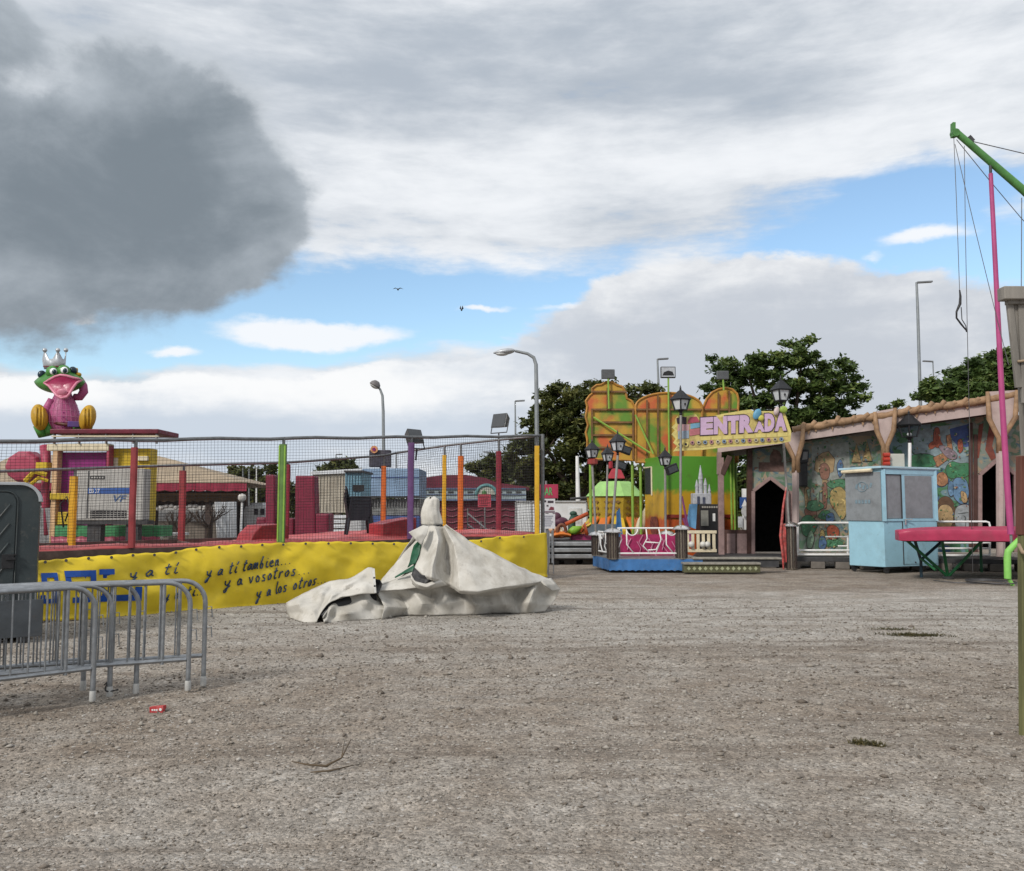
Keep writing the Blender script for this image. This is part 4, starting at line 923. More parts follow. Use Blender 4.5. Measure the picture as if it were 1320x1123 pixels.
# arms and legs
for pts, rr in (([(96, 512), (103, 512), (108, 505), (107, 497), (104, 490)], [.10, .11, .12, .115, .09]), ([(67, 515), (62, 525), (60, 538), (61, 545)], [.10, .12, .11, .09])):
    mb = MB(frog); mb.tube([fp(x, y, .05 if pts[0][0] > 90 else -.2) for x, y in pts], rr, 12); mb.build('arm', PSH, frog, smooth=1)
mb = MB(frog); mb.tube([fp(61, 544, -.2), fp(62, 552, -.28), fp(64, 559, -.36)], [.10, .115, .09], 12); mb.tube([fp(104, 490, .05), fp(101, 486, .0)], [.09, .07], 8); mb.build('hand', GRN, frog, smooth=1)
for px, py, tilt in ((51, 538, .18), (113, 539, -.18)):
    mb = MB(frog); mb.ball(fp(px, py, -.45), (9.5 * K, .24, 17 * K), 20, 14, Matrix.Rotation(-tilt, 3, 'Y'))
    for k in (-1, 0, 1): mb.tube([fp(px + k * 4, py - 13, -.66), fp(px + k * 4.5, py, -.70), fp(px + k * 4, py + 12, -.66)], .022, 6)
    mb.build('foot', GOLD, frog, smooth=1)
mb = MB(frog)
mb.tube([fp(50, 548, -.35), fp(54, 560, -.3), fp(60, 556, -.15), fp(70, 552, 0)], [.15, .13, .15, .17], 12); mb.tube([fp(113, 549, -.35), fp(110, 555, -.25), (fp(98, 553, 0))], [.14, .14, .17], 12)
mb.build('leg', GRN, frog, smooth=1)

# pink ride body left of the pavilion
car = thing('ride_figure', P(40, 640, FY + .3), 'round pink fibreglass ride gondola left of the frog pavilion', 'ride car')
RX90 = Matrix.Rotation(math.pi / 2, 3, 'X')
m = MB(car); m.lathe(P(36, 602, FY + .6), [(.30, .36), (.44, .34), (.49, .22), (.49, -.16), (.465, -.22), (.42, -.235)], 10, RX90, 1, .9); m.build('shell', PNK, car, bevel=.03)
m = MB(car); m.lathe(P(36, 602, FY + .6), [(.01, .20), (.425, .20), (.425, .225), (.01, .23)], 10, RX90, 1, .9); m.build('face', pm('crimson_face', (.20, .02, .04), .5, 0, .2, 6, .4), car)
m = MB(car); m.tube([P(58, 575, FY + .5), P(60, 600, FY + .4), P(58, 640, FY + .3), P(62, 690, FY + .3)], [.14, .12, .1, .12], 10); m.build('arm', PNK, car, smooth=1)
m = MB(car)
pbox(m, 46, 596, 60, 604, FY, .3); m.tube([P(33, 620, FY), P(44, 608, FY - .1), P(60, 612, FY)], .07, 6); m.tube([P(38, 626, FY), P(50, 616, FY - .1), P(62, 620, FY)], .05, 6); m.build('yellow_trim', MUST, car)
m = MB(car); pbox(m, 48, 655, 68, 715, FY + .2, .8); m.build('base', STEEL, car)

# generator set
GY = 22.6
gen = thing('generator', (P(145, 700, GY).x, GY + .6, 0), 'white grey generator cabinet with blue stripe standing in front of the frog ride', 'generator')
GW = pm('generator_white', (.37, .36, .34), .5, 0, .08, 3, .4, (.25, .22, .18), .05)
m = MB(gen); pbox(m, 95, 604, 186, 671, GY, .45); m.build('cabinet', GW, gen, bevel=.03)
m = MB(gen); pbox(m, 94, 671, 190, 676, GY + .03, .42); pbox(m, 110, 676, 130, 742, GY + .1, .25); pbox(m, 160, 676, 178, 742, GY + .1, .25); m.build('skid', DARKST, gen)
for px in (113, 168): m = MB(gen); pbox(m, px, 607, px + .6, 668, GY - .004, .01); m.build('panel_joint', DARKST, gen)
m = MB(gen); pbox(m, 113, 629, 167, 636.5, GY - .012, .014); st = m.build('blue_stripe', pm('stripe_blue', (.03, .09, .30), .5, 0, .08, 4, .2), gen)
m = MB(gen); a = P(115, 635.6, GY - .016); letter(m, 'EB 37', a, (1, 0, 0), (0, 0, 1), height=.105, width=.26, bold=.01); m.build('lettering', WHITE, st)
m = MB(gen); a = P(146, 647, GY - .006); letter(m, 'VF', a, (1, 0, 0), (0, 0, 1), height=.165, width=.34, shear=.25, bold=.02); m.build('lettering', pm('logo_blue', (.05, .10, .22), .5), gen)
m = MB(gen); pbox(m, 116, 613.5, 135, 618, GY - .008, .01); np_ = m.build('name_plate', BLACK, gen)
m = MB(gen)
for k in range(5): pbox(m, 117.5 + k * 3.4, 614.8, 119.7 + k * 3.4, 616.8, GY - .011, .006)
m.build('plate_marks', GW, np_)
m = MB(gen); pbox(m, 116, 658, 163, 668, GY - .006, .02); gr = m.build('grille', BLACK, gen)
m = MB(gen)
for k in range(10): pbox(m, 118 + k * 4.7, 658.5, 118.8 + k * 4.7, 667.5, GY - .012, .01)
for k in range(3): pbox(m, 116, 660.5 + k * 2.6, 163, 661 + k * 2.6, GY - .013, .008)
m.build('grille_bars', GW, gr)

# ------------------------------------------------------------------ bar pavilion with beige roof
CAY = 31.0
caseta = thing('bar_pavilion', (P(180, 700, CAY).x, CAY + 3, 0), 'large bar pavilion with beige hipped roof and red scalloped valance', 'building')
BEI = pm('beige_roof', (.33, .26, .18), .7, 0, .1, 2, .35, (.2, .15, .1), .1, 8)
e0, e1 = P(-60, 623, CAY), P(319, 622, CAY); r0, r1 = P(20, 586, CAY + 3.5), P(205, 588, CAY + 3.5); b0, b1 = e0 + Vector((0, 8, 0)), e1 + Vector((-.8, 8, 0))
m = MB(caseta); m.add([e0, e1, b1, b0, r0, r1], [(0, 1, 5, 4), (1, 2, 5), (2, 3, 4, 5), (3, 0, 4), (3, 2, 1, 0)]); m.build('roof', BEI, caseta)
rows = []
for i in range(120):
    px = -60 + 378 * i / 119; a = P(px, 623.2, CAY - .02); b_ = P(px, 632.0 + 1.6 * abs(math.sin(i * .55)), CAY - .02)
    rows.append([a.lerp(b_, j / 3) + Vector((0, .02 * math.sin(i * 1.1) * j / 3, 0)) for j in range(4)])
MB(caseta).grid(rows).build('valance', pm('red_valance', (.26, .022, .05), .7, 0, .15, 3, .3, (.1, .02, .03)), caseta, solid=.02)
m = MB(caseta); rows = []
for i in range(60):
    px = 195 + 123 * i / 59; a = P(px, 636, CAY + .4); b_ = P(px, 645 + 2.2 * abs(math.sin(i * .6)), CAY + .4); rows.append([a, b_])
m.grid(rows).build('inner_valance', pm('dark_valance', (.09, .055, .03), .8), caseta, solid=.02)
DKW = pm('dark_timber', (.055, .038, .032), .7, 0, .25, 6, .3, (.02, .015, .01)); GRW = pm('grey_timber', (.17, .145, .12), .75, 0, .2, 5, .4, (.06, .05, .04), .3, 20, (1, 1, .2))
for px, w in ((262, 10), (195, 6), (60, 8), (-40, 8)):
    m = MB(caseta); pbox(m, px, 632, px + w, 742, CAY + .5, .3); m.build('post', DKW, caseta)
m = MB(caseta); pbox(m, -55, 672, 282, 742, CAY + 1.2, .2); m.build('counter', GRW, caseta)
m = MB(caseta); pbox(m, -55, 633, 318, 652, CAY + 3, .2); m.build('back_beam', DKW, caseta)
m = MB(caseta)
for k in range(14): a = P(196 + k * 6.2, 654 + 2 * math.sin(k * 1.3), CAY + .6); m.ball(a, (.10, .08, .08), 8, 6)
m.build('garland', pm('garland_white', (.5, .48, .46), .7, 0, .3, 8), caseta, smooth=1)
# white enclosure wall behind the pavilion
m = MB((P(180, 700, 40).x, 40, 0)); pbox(m, -80, 645, 300, 742, 40, .2); tag(m.build('white_wall', WHITE), 'plain white wall at the back of the bar pavilion', 'wall')

# ------------------------------------------------------------------ vans, trucks and trailers in the yard behind
TW = pm('truck_white', (.62, .64, .66), .35, 0, .06, 2, .35, (.35, .33, .30), .03, spec=.5); GLS = pm('dark_glass', (.02, .025, .03), .08, .0, .05, 2, 0, spec=.8)
TYRE = pm('tyre_rubber', (.018, .018, .018), .8)
def wheels(root, spots, r=.42):
    for x, y in spots:
        m = MB(root); m.lathe((x, y, r), [(r * .55, -.13), (r * .96, -.13), (r, -.1), (r, .1), (r * .96, .13), (r * .55, .13)], 20, Matrix.Rotation(math.pi / 2, 3, 'X')); w = m.build('wheel', TYRE, root, smooth=40)
        m = MB(root); m.lathe((x, y, r), [(r * .56, -.125), (r * .2, -.09), (r * .2, .09), (r * .56, .125)], 14, Matrix.Rotation(math.pi / 2, 3, 'X')); m.build('rim', STEEL, w, smooth=40)
VY = 34.0
tk = thing('white_truck', (P(325, 700, VY).x, VY + 2, 0), 'white truck cab with rounded roof parked behind the globe lamp', 'truck')
m = MB(tk); pbox(m, 311, 651, 346, 724, VY, 2.2); m.build('cab', TW, tk, bevel=.18)
m = MB(tk); pbox(m, 322, 648, 340, 652, VY + .4, 1.6); m.build('roof_fairing', TW, tk, bevel=.1)
for a, b_ in ((327, 333), (335, 341)):
    m = MB(tk); pbox(m, a, 656, b_, 664, VY - .012, .03); m.build('window', GLS, tk, bevel=.02)
m = MB(tk); pbox(m, 303, 652, 311.5, 720, VY + .1, .5); m.build('rear_gear', BLACK, tk)
wheels(tk, [(P(318, 700, VY).x, VY + .2), (P(340, 700, VY).x, VY + .2)], .5)
VZ = 30
pn = thing('corrugated_sheet', (P(292, 700, VZ).x, VZ + .2, 0), 'tall white corrugated sheet panel leaning upright beside the pavilion post', 'panel')
m = MB(pn); rows = []
for i in range(61):
    u = i / 60; a = P(283 + 22 * u, 742, VZ); b_ = P(277 + 27 * u, 647, VZ + .1); d = .03 * math.sin(i * 1.7)
    rows.append([a + Vector((0, d, 0)), b_ + Vector((0, d, 0))])
m.grid(rows).build('sheet', TW, pn, solid=.03)
m = MB(pn); m.beam(P(281, 690, VZ + .08), P(304, 690, VZ + .08), .05, .05); m.beam(P(282, 742, VZ + .6), P(280, 670, VZ + .1), .05, .05); m.build('brace', STEEL, pn)
CYY = 27.0                              # car
carr = thing('parked_car', (P(315, 700, CYY).x, CYY + .9, 0), 'pale blue car parked behind the platform, only its roof showing', 'car')
x0, x1 = P(278, 700, CYY).x, P(372, 700, CYY).x; L = x1 - x0; xm = (x0 + x1) / 2; wd = 1.7
prof = [(0, .35), (.02, .62), (.08, .78), (.22, .88), (.34, 1.25 - .06), (.42, 1.27), (.66, 1.29), (.80, 1.24), (.94, .92), (1.0, .82), (1.0, .35)]
k_ = P(300, 689, CYY).z / 1.27
m = MB(carr); m.prism([(x0 + L * u, CYY, z * k_) for u, z in prof], (0, wd, 0)); m.build('body', pm('car_silver_blue', (.42, .49, .56), .25, .3, .05, 2, .2, spec=.6), carr, bevel=.07)
m = MB(carr); m.prism([(x0 + L * u, CYY - .012, z * k_) for u, z in ((.27, .93), (.36, 1.17), (.43, 1.21), (.66, 1.22), (.78, 1.17), (.88, .94))], (0, .02, 0)); m.build('window', GLS, carr)
wheels(carr, [(x0 + L * .18, CYY + .1), (x0 + L * .82, CYY + .1)], .3)
# low white bench row
m = MB((P(210, 700, 27).x, 27, 0))
for k in range(3): pbox(m, 205 + k * 9, 687.5, 212 + k * 9, 690.5, 27, .9)
pbox(m, 206, 690.5, 208, 742, 27.2, .1); pbox(m, 228, 690.5, 230, 742, 27.2, .1); pbox(m, 206, 690.5, 230, 693, 27.2, .2)
tag(m.build('white_table', WHITE, bevel=.02), 'row of white table tops standing under the pavilion edge', 'table')
# crimson padded double seat
SY = 23.3
def seat_block(x_lo, x_hi, top, xs0, xs1, py_seat, lab):
    r_ = thing('crimson_lounger', (P((x_lo + x_hi) / 2, 700, SY).x, SY + .5, 0), lab, 'seat', 'tall crimson padded seats behind the green post')
    m = MB(r_); a, b_ = P(x_lo, 742, SY), P(x_hi, 742, SY)
    t0_, t1_ = P(x_lo + (1.5 if x_lo > 370 else 0), top, SY), P(x_hi - (3.5 if x_lo > 370 else 0), top, SY)
    m.hexa([a, b_, b_ + Vector((0, .7, 0)), a + Vector((0, .7, 0))], [t0_, t1_, t1_ + Vector((0, .6, 0)), t0_ + Vector((0, .6, 0))]); m.build('backrest', CRIM, r_, bevel=.04)
    m = MB(r_); pbox(m, xs0, py_seat, xs1, 742, SY + .04, .75); m.build('cushion', CRIM, r_, bevel=.05)
seat_block(342, 354, 612, 328, 343, 667, 'left crimson padded seat with tall back, its cushion pointing left')
seat_block(379, 408, 613, 404, 423.5, 662, 'right crimson padded seat with broad tall back, its cushion pointing right')
m = MB((P(367, 700, SY).x, SY + .5, 0)); pbox(m, 355, 668, 378.5, 742, SY + .2, .5); tag(m.build('padded_block', CRIM, bevel=.04), 'low crimson padded block between the two tall seats', 'block')
# beige trailer
def trailer(name, x0, x1, y0, y1, Y, depth, M, lab, cat, ribs=0, wheelz=True):
    r_ = thing(name, (P((x0 + x1) / 2, 700, Y).x, Y + depth / 2, 0), lab, cat)
    m = MB(r_); pbox(m, x0, y0, x1, y1, Y, depth)
    if ribs:
        for k in range(ribs): xx = x0 + (x1 - x0) * (k + .5) / ribs; pbox(m, xx - .5, y0 + 1, xx + .5, y1 - 1, Y - .03, .04)
    m.build('body', M, r_, bevel=.03); return r_
BEIG = pm('trailer_beige', (.42, .38, .31), .55, 0, .06, 2, .4, (.22, .17, .12), .05); PBL = pm('pale_blue_panel', (.16, .30, .38), .5, 0, .1, 3, .35, (.10, .14, .16))
t1 = trailer('trailer', 402, 470, 609, 661, 30, 2.4, BEIG, 'long beige trailer with white slatted skirt behind the crimson seats', 'trailer', 16)
m = MB(t1); m.hexa([P(400, 612, 29.9), P(471, 609, 29.9), P(471, 609, 32.5), P(400, 612, 32.5)], [P(400, 608, 29.9), P(471, 603.5, 29.9), P(471, 603.5, 32.5), P(400, 608, 32.5)]); m.build('roof', TW, t1)
for k in range(5):
    m = MB(t1); pbox(m, 402, 664 + k * 6.2, 452, 668.4 + k * 6.2, 29.8 - .05 * k, .25); m.build('skirt_slat', TW, t1, bevel=.02)
wheels(t1, [(P(430, 700, 30).x, 31.0), (P(462, 700, 30).x, 31)], .45)
t2 = trailer('blue_cabin', 444.5, 467, 608.5, 640, 25.5, 1.6, PBL, 'pale teal ticket cabin above the stack of dark chairs', 'cabin', 6)
m = MB(t2); pbox(m, 455, 625, 469, 633, 25.45, .1); m.build('window', BLACK, t2)
m = MB(t2); pbox(m, 446, 640, 466, 742, 25.6, 1.4); m.build('base', pm('cabin_white', (.45, .46, .47), .6), t2)
m = MB(t2); pbox(m, 443.5, 606.5, 468.5, 609, 25.4, 1.8); m.build('roof', DARKST, t2)
TRB = pm('truck_blue', (.22, .32, .46), .4, 0, .1, 2, .35, (.15, .18, .22), .05); TRD = pm('truck_deep_blue', (.06, .10, .26), .4, 0, .1, 3, .35, (.04, .05, .09))
t3 = trailer('blue_truck', 466, 541, 604, 641, 29, 2.4, TRB, 'blue and grey fairground truck with white maker lettering, parked behind the orange post', 'truck')
for k in range(3):
    m = MB(t3); pbox(m, 474, 615 - k * .1, 540, 615.8, 28.97, .04) if k == 0 else pbox(m, 466, 638 + k * 1.5, 541, 639 + k * 1.5, 28.9, .12); m.build('trim_strip', DARKST if k else TRD, t3)
m = MB(t3); pbox(m, 466, 643, 541, 664, 29.1, 2.2)
m.build('chassis_panel', pm('truck_grey', (.20, .205, .20), .5, .2, .25, 5, .5, (.08, .07, .06)), t3)
m = MB(t3)
for k in range(20): pbox(m, 468 + k * 3.7, 644, 469 + k * 3.7, 653, 29.04, .06)
m.build('side_bars', STEEL, t3)
m = MB(t3); pbox(m, 478, 665, 541, 690, 28.9, 2.2); skb = m.build('skirt', TRD, t3, bevel=.02)
m = MB(t3); letter(m, 'SCANIA', P(503, 674.5, 28.88), (1, 0, 0), (0, 0, 1), width=.66, height=.14, bold=.015); m.build('lettering', WHITE, skb)
m = MB(t3); pbox(m, 478, 676, 496, 678, 28.88, .03); pbox(m, 478, 682, 500, 684, 28.88, .03); m.build('white_trim', TW, skb)
wheels(t3, [(P(487, 700, 29).x, 30), (P(530, 700, 29).x, 30)], .48)
# sign board on a mast above the truck
sb = thing('sign_board', (P(490, 700, 31).x, 31.4, 0), 'dark square sign board with round orange emblem above the blue truck', 'sign')
m = MB(sb); pbox(m, 475.5, 580, 503, 602, 31, .35); m.build('board', pm('sign_dark', (.045, .04, .055), .5, 0, .3, 8, .4), sb, bevel=.02)
m = MB(sb); q = P(482.5, 579.5, 30.94); m.lathe(q, [(.03, -.05), (.12, -.05), (.13, .0), (.13, .04)], 18, Matrix.Rotation(math.pi / 2, 3, 'X')); em = m.build('emblem', pm('emblem_orange', (.50, .22, .10), .5), sb, smooth=40)
m = MB(sb); m.lathe(q + Vector((0, -.055, 0)), [(.02, -.012), (.05, -.012), (.06, .01)], 12, Matrix.Rotation(math.pi / 2, 3, 'X')); m.build('emblem_centre', MAG, em)
m = MB(sb); m.tube([(P(489, 700, 31.3).x, 31.5, 0), (P(489, 700, 31.3).x, 31.5, P(489, 580, 31.3).z)], .06, 8); m.build('mast', STEEL, sb)
# maroon arcade
AY = 38.0
arc = thing('arcade_building', (P(600, 700, AY).x, AY + 3, 0), 'long maroon arcade with low curved roof, pale blue fascia and scalloped lower wall', 'building')
MAR = pm('maroon_sheet', (.13, .018, .035), .55, 0, .15, 2, .3, (.05, .01, .02)); FAS = pm('fascia_pale', (.30, .36, .38), .5, 0, .12, 4, .35, (.12, .13, .13))
m = MB(arc)
top = [(530, 622), (545, 616), (570, 612.5), (600, 612), (625, 616), (640, 622), (682, 628)]
m.prism([P(530, 632, AY)] + [P(x, y, AY) for x, y in top] + [P(682, 632, AY)], (0, 6, 0)); m.build('roof', MAR, arc)
m = MB(arc); pbox(m, 526, 629, 678, 645, AY - .15, 6); m.build('fascia', FAS, arc)
m = MB(arc); pbox(m, 526, 629, 678, 631, AY - .22, .1); pbox(m, 526, 637, 678, 638, AY - .2, .1); pbox(m, 526, 643.5, 678, 645.5, AY - .22, .1); m.build('fascia_trim', pm('fascia_blue', (.10, .13, .22), .5), arc)
m = MB(arc)
for k in range(11): pbox(m, 540 + k * 12.5, 633.5, 547 + k * 12.5, 635.5, AY - .18, .03)
m.build('fascia_panels', DARKST, arc)
m = MB(arc); pbox(m, 526, 646, 678, 742, AY + .1, 5.5); m.build('wall', MAR, arc)
m = MB(arc)
for r_ in range(5):
    pts = [P(528 + 148 * i / 60, 656 + r_ * 8 + 2.2 * abs(math.sin(i * .5)), AY + .06) for i in range(61)]; m.tube(pts, .03, 4)
m.build('scalloped_trim', pm('scallop_pink', (.22, .08, .10), .6), arc)
m = MB(arc); cx_, cy_ = 627, 640
arcpts = [P(cx_ + 13 * math.cos(t), 638 - 12.5 * math.sin(t), AY - .35) for t in np.linspace(0, math.pi, 18)]
m.prism(arcpts, (0, .25, 0)); sg = m.build('arch_sign', pm('arch_cream', (.42, .42, .36), .5), arc)
m = MB(arc); m.tube(arcpts, .07, 8); m.build('arch_rim', pm('arch_teal', (.10, .24, .25), .4), sg, smooth=1)
m = MB(arc); q = P(624, 636, AY - .4); m.ball(q, (.10, .05, .13), 10, 8); m.build('arch_motif', pm('motif_green', (.06, .16, .05), .5), sg, smooth=1)
m = MB(arc); m.tube([P(603, 662, 33), P(636, 690, 31)], .03, 6); m.tube([P(603, 676, 33), P(622, 691, 31)], .03, 6)
for px, py in ((603, 655), (620, 672), (634, 685)): q = P(px, py, 33 - (px - 603) / 17); m.tube([q, (q.x, q.y, 0)], .025, 6)
m.build('stair_rail', STEEL, arc)
rs = thing('red_notice', (P(632, 700, 26).x, 26, 0), 'square red notice board on a thin pole in front of the maroon arcade', 'sign')
m = MB(rs); pbox(m, 616, 637, 633, 654, 26, .03); m.build('board', pm('notice_red', (.38, .05, .075), .5, 0, .1, 5, .25), rs, bevel=.004)
m = MB(rs)
for k in range(5): pbox(m, 618 + (k % 2) * 1.2, 639.5 + k * 2.8, 630 - (k % 3) * 1.5, 640.6 + k * 2.8, 25.99, .012)
m.build('faded_print', pm('notice_print', (.26, .03, .05), .6), rs)
m = MB(rs); m.tube([(P(625, 700, 26).x, 26.03, 0), (P(625, 700, 26).x, 26.03, P(625, 640, 26).z)], .02, 8); m.build('pole', STEEL, rs)
m = MB(rs); m.lathe((P(625, 700, 26).x, 26.03, 0), [(.25, 0), (.25, .04), (.05, .08)], 16); m.build('base', DARKST, rs)
# ------------------------------------------------------------------ train ride facade on the right
WA0 = Vector((XA(925, 26.0), 26.0, 0)); WD = Vector((XA(1320, 24.0), 24.0, 0)) - WA0; WU = WD.normalized(); WN = Vector((WD.y, -WD.x, 0)).normalized()
if WN.dot(-WA0) < 0: WN = -WN
def wp(px, py, off=0.0): return on_plane(px, py, WA0 + WN * off, WN)
def wpoly(mb, pts, off, thick): mb.prism([wp(x, y, off) for x, y in pts], -WN * thick); return mb
def wrect(mb, x0, y0, x1, y1, off, thick): return wpoly(mb, [(x0, y1), (x1, y1), (x1, y0), (x0, y0)], off, thick)
def wbeam(mb, pts, off, r, n=8): mb.tube([wp(x, y, off) for x, y in pts], r, n); return mb
ride = thing('ghost_train', wp(1100, 722), 'long fairground ride front with painted walls, carved log eaves and dark pointed doorways', 'fairground ride')
PKW = pm('pink_white_board', (.39, .31, .29), .6, 0, .08, 4, .45, (.22, .15, .13), .1); LOG = pm('carved_log', (.26, .16, .09), .65, 0, .25, 6, .45, (.10, .06, .035), .4, 18)
TRIM = pm('pinkish_trim', (.25, .17, .16), .65, 0, .15, 6, .4, (.09, .06, .05), .2); BRN = pm('dark_brown_timber', (.06, .028, .022), .6, 0, .25, 6, .3, (.02, .012, .01), .2)
# murals: anonymous woodland scenes painted on boards
def mural_mat(name, cols, scale, seedv):
    m_, nt, b = new_mat(name); tc = nd(nt, 'ShaderNodeTexCoord'); mp = nd(nt, 'ShaderNodeMapping'); mp.inputs['Location'].default_value = (seedv, seedv * 2, 1); nt.links.new(tc.outputs['Object'], mp.inputs['Vector'])
    c = cols[0]; 
    for i, (cc, lo_, hi_) in enumerate(cols[1:]):
        mp2 = nd(nt, 'ShaderNodeMapping'); mp2.inputs['Location'].default_value = (i * 7.3, i * 3.1, i * 5); nt.links.new(mp.outputs[0], mp2.inputs['Vector'])
        n_ = nd(nt, 'ShaderNodeTexNoise'); n_.inputs['Scale'].default_value = scale * (1 + .25 * i); n_.inputs['Detail'].default_value = 3; n_.inputs['Distortion'].default_value = 1.2; nt.links.new(mp2.outputs[0], n_.inputs['Vector'])
        c = mixc(nt, mrange(nt, n_.outputs['Fac'], lo_, hi_), c, cc)
    n_ = noise_n(nt, tc.outputs['Object'], 3.5, 8, .7); c = mixc(nt, mrange(nt, n_, .52, .75, 0, .55), c, (.10, .085, .07))
    nt.links.new(c, b.inputs['Base Color']); b.inputs['Roughness'].default_value = .55; MATS[name] = m_; return m_
MU1 = mural_mat('woodland_paint', [(.17, .20, .17), ((.08, .15, .09), .50, .56), ((.27, .21, .14), .54, .60), ((.07, .13, .16), .60, .64), ((.13, .07, .05), .63, .67)], 2.2, 1.0)
MU2 = mural_mat('jungle_paint', [(.13, .22, .25), ((.05, .16, .07), .49, .55), ((.05, .10, .20), .57, .63), ((.20, .20, .13), .60, .66), ((.02, .06, .03), .62, .66)], 1.8, 5.0)
m = MB(ride); wrect(m, 1026, 562, 1146, 712, 0, .06); mu1 = m.build('painted_wall', MU1, ride)
m = MB(ride); wrect(m, 1147, 540, 1252, 712, -.02, .06); mu2 = m.build('painted_wall', MU2, ride)
def decals(parent, items, base):
    def curve(pl):
        if len(pl) > 9 or len(pl) < 4: return pl
        for _ in range(2):
            o = []
            for a, b_ in zip(pl, pl[1:] + pl[:1]): o += [(a[0] * .78 + b_[0] * .22, a[1] * .78 + b_[1] * .22), (a[0] * .22 + b_[0] * .78, a[1] * .22 + b_[1] * .78)]
            pl = o
        return pl
    items = [(nm, col, [curve(pl) if nm not in ('painted_sky', 'painted_night', 'painted_plank') else pl for pl in polys]) for nm, col, polys in items]
    R_ = random.Random(len(items)); ol_ = MB(ride); acc = {}
    for i, (nm, col, polys) in enumerate(items):
        for pl in polys:
            cx_, cy_ = sum(q[0] for q in pl) / len(pl), sum(q[1] for q in pl) / len(pl); w_ = max(q[0] for q in pl) - min(q[0] for q in pl); h_ = max(q[1] for q in pl) - min(q[1] for q in pl)
            if nm not in ('painted_sky', 'painted_night', 'painted_crack'):
                gx_, gy_ = 1 + 1.3 / max(w_, 3), 1 + 1.3 / max(h_, 3); wpoly(ol_, [(cx_ + (x - cx_) * gx_, cy_ + (y - cy_) * gy_) for x, y in pl], base + .004 * (i + 1) - .0022, .0015)
                for k in range(int(min(9, 1 + w_ * h_ / 34))):
                    x, y = cx_ + R_.uniform(-.3, .3) * w_, cy_ + R_.uniform(-.3, .3) * h_; s_ = R_.choice((.45, .65, 1.45, 1.8)); a_ = R_.uniform(0, 3.14); r1, r2 = R_.uniform(.8, 2.6), R_.uniform(.35, .9)
                    acc.setdefault((nm, s_, i, col), []).append([(x + r1 * math.cos(t) * math.cos(a_) - r2 * math.sin(t) * math.sin(a_), y + r1 * math.cos(t) * math.sin(a_) + r2 * math.sin(t) * math.cos(a_)) for t in np.linspace(0, 6.283, 8)[:-1]])
    ol_.build('painted_outline', pm('paint_outline', (.045, .03, .022), .6, 0, .3, 9, .3, bump=0), parent)
    bys = {}
    for (nm, s_, i, col), pls in acc.items(): bys.setdefault(s_, []).append((nm, i, col, pls))
    for s_, lst in bys.items():
        for nm, i, col, pls in lst:
            mb = MB(ride)
            for pl in pls: wpoly(mb, pl, base + .004 * (i + 1) + .0012, .001)
            mb.build('painted_detail', pm('paint_detail_%s_%s_%d' % (nm, s_, i) + parent.name, sc(col, s_), .55, 0, .15, 7, .3, bump=0), parent)
    for i, (nm, col, polys) in enumerate(items):
        mb = MB(ride)
        for k, pl in enumerate(polys): wpoly(mb, pl, base + .004 * (i + 1), .0035)
        mb.build(nm, pm('paint_' + nm + str(i) + parent.name, col, .55, 0, .22, 7, .45, (.08, .06, .045), 0), parent)
def oval(cx_, cy_, rx_, ry_, n=14, a0=0, wob=.0): return [(cx_ + rx_ * math.cos(t) * (1 + wob * math.sin(3 * t + a0)), cy_ + ry_ * math.sin(t)) for t in np.linspace(0, 2 * math.pi, n + 1)[:-1]]
decals(mu1, [
    ('painted_sky', (.23, .25, .23), [[(1046, 575), (1094, 570), (1096, 612), (1070, 630), (1047, 622)]]),
    ('painted_tree', (.30, .21, .11), [[(1052, 590), (1060, 584), (1068, 582), (1076, 592), (1074, 608), (1066, 612), (1067, 640), (1060, 642), (1060, 614), (1050, 606)], [(1036, 630), (1043, 626), (1047, 660), (1040, 664)]]),
    ('painted_bark', (.20, .10, .07), [[(1056, 600), (1064, 596), (1070, 604), (1068, 618), (1058, 618)], [(1060, 622), (1066, 622), (1066, 655), (1061, 656)], [(1036, 656), (1050, 650), (1054, 668), (1040, 668)]]),
    ('painted_shrub', (.06, .17, .09), [oval(1050, 652, 11, 7, 14, 1, .15), oval(1042, 678, 10, 14, 14, 2, .12), oval(1064, 664, 9, 6, 14, 0, .2), oval(1074, 700, 12, 5, 12, 1, .2), [(1064, 622), (1088, 616), (1092, 628), (1070, 630)]]),
    ('painted_leaf', (.33, .25, .10), [[(1070, 632), (1084, 626), (1094, 640), (1092, 660), (1086, 672), (1078, 660), (1070, 650)], oval(1060, 690, 3, 7), oval(1098, 690, 5, 12), oval(1116, 660, 9, 18)]),
    ('painted_rock', (.07, .13, .24), [[(1064, 664), (1074, 660), (1076, 672), (1066, 676)], oval(1060, 700, 5, 9, 10, 1, .15), [(1078, 600), (1084, 590), (1088, 606), (1082, 618)]]),
    ('painted_mushroom', (.28, .07, .035), [[(1065, 680), (1074, 676), (1082, 682), (1081, 694), (1068, 696)], oval(1110, 690, 7, 8)]),
    ('painted_fern', (.20, .29, .20), [[(1041, 690), (1046, 682), (1050, 694), (1046, 708), (1040, 706)], [(1052, 640), (1056, 634), (1055, 650)], [(1040, 632), (1044, 630), (1043, 646)]]),
    ('painted_window', (.27, .20, .09), [[(1098, 596), (1104, 572), (1110, 596)], [(1112, 594), (1118, 570), (1124, 594)]]),
    ], 0.0)
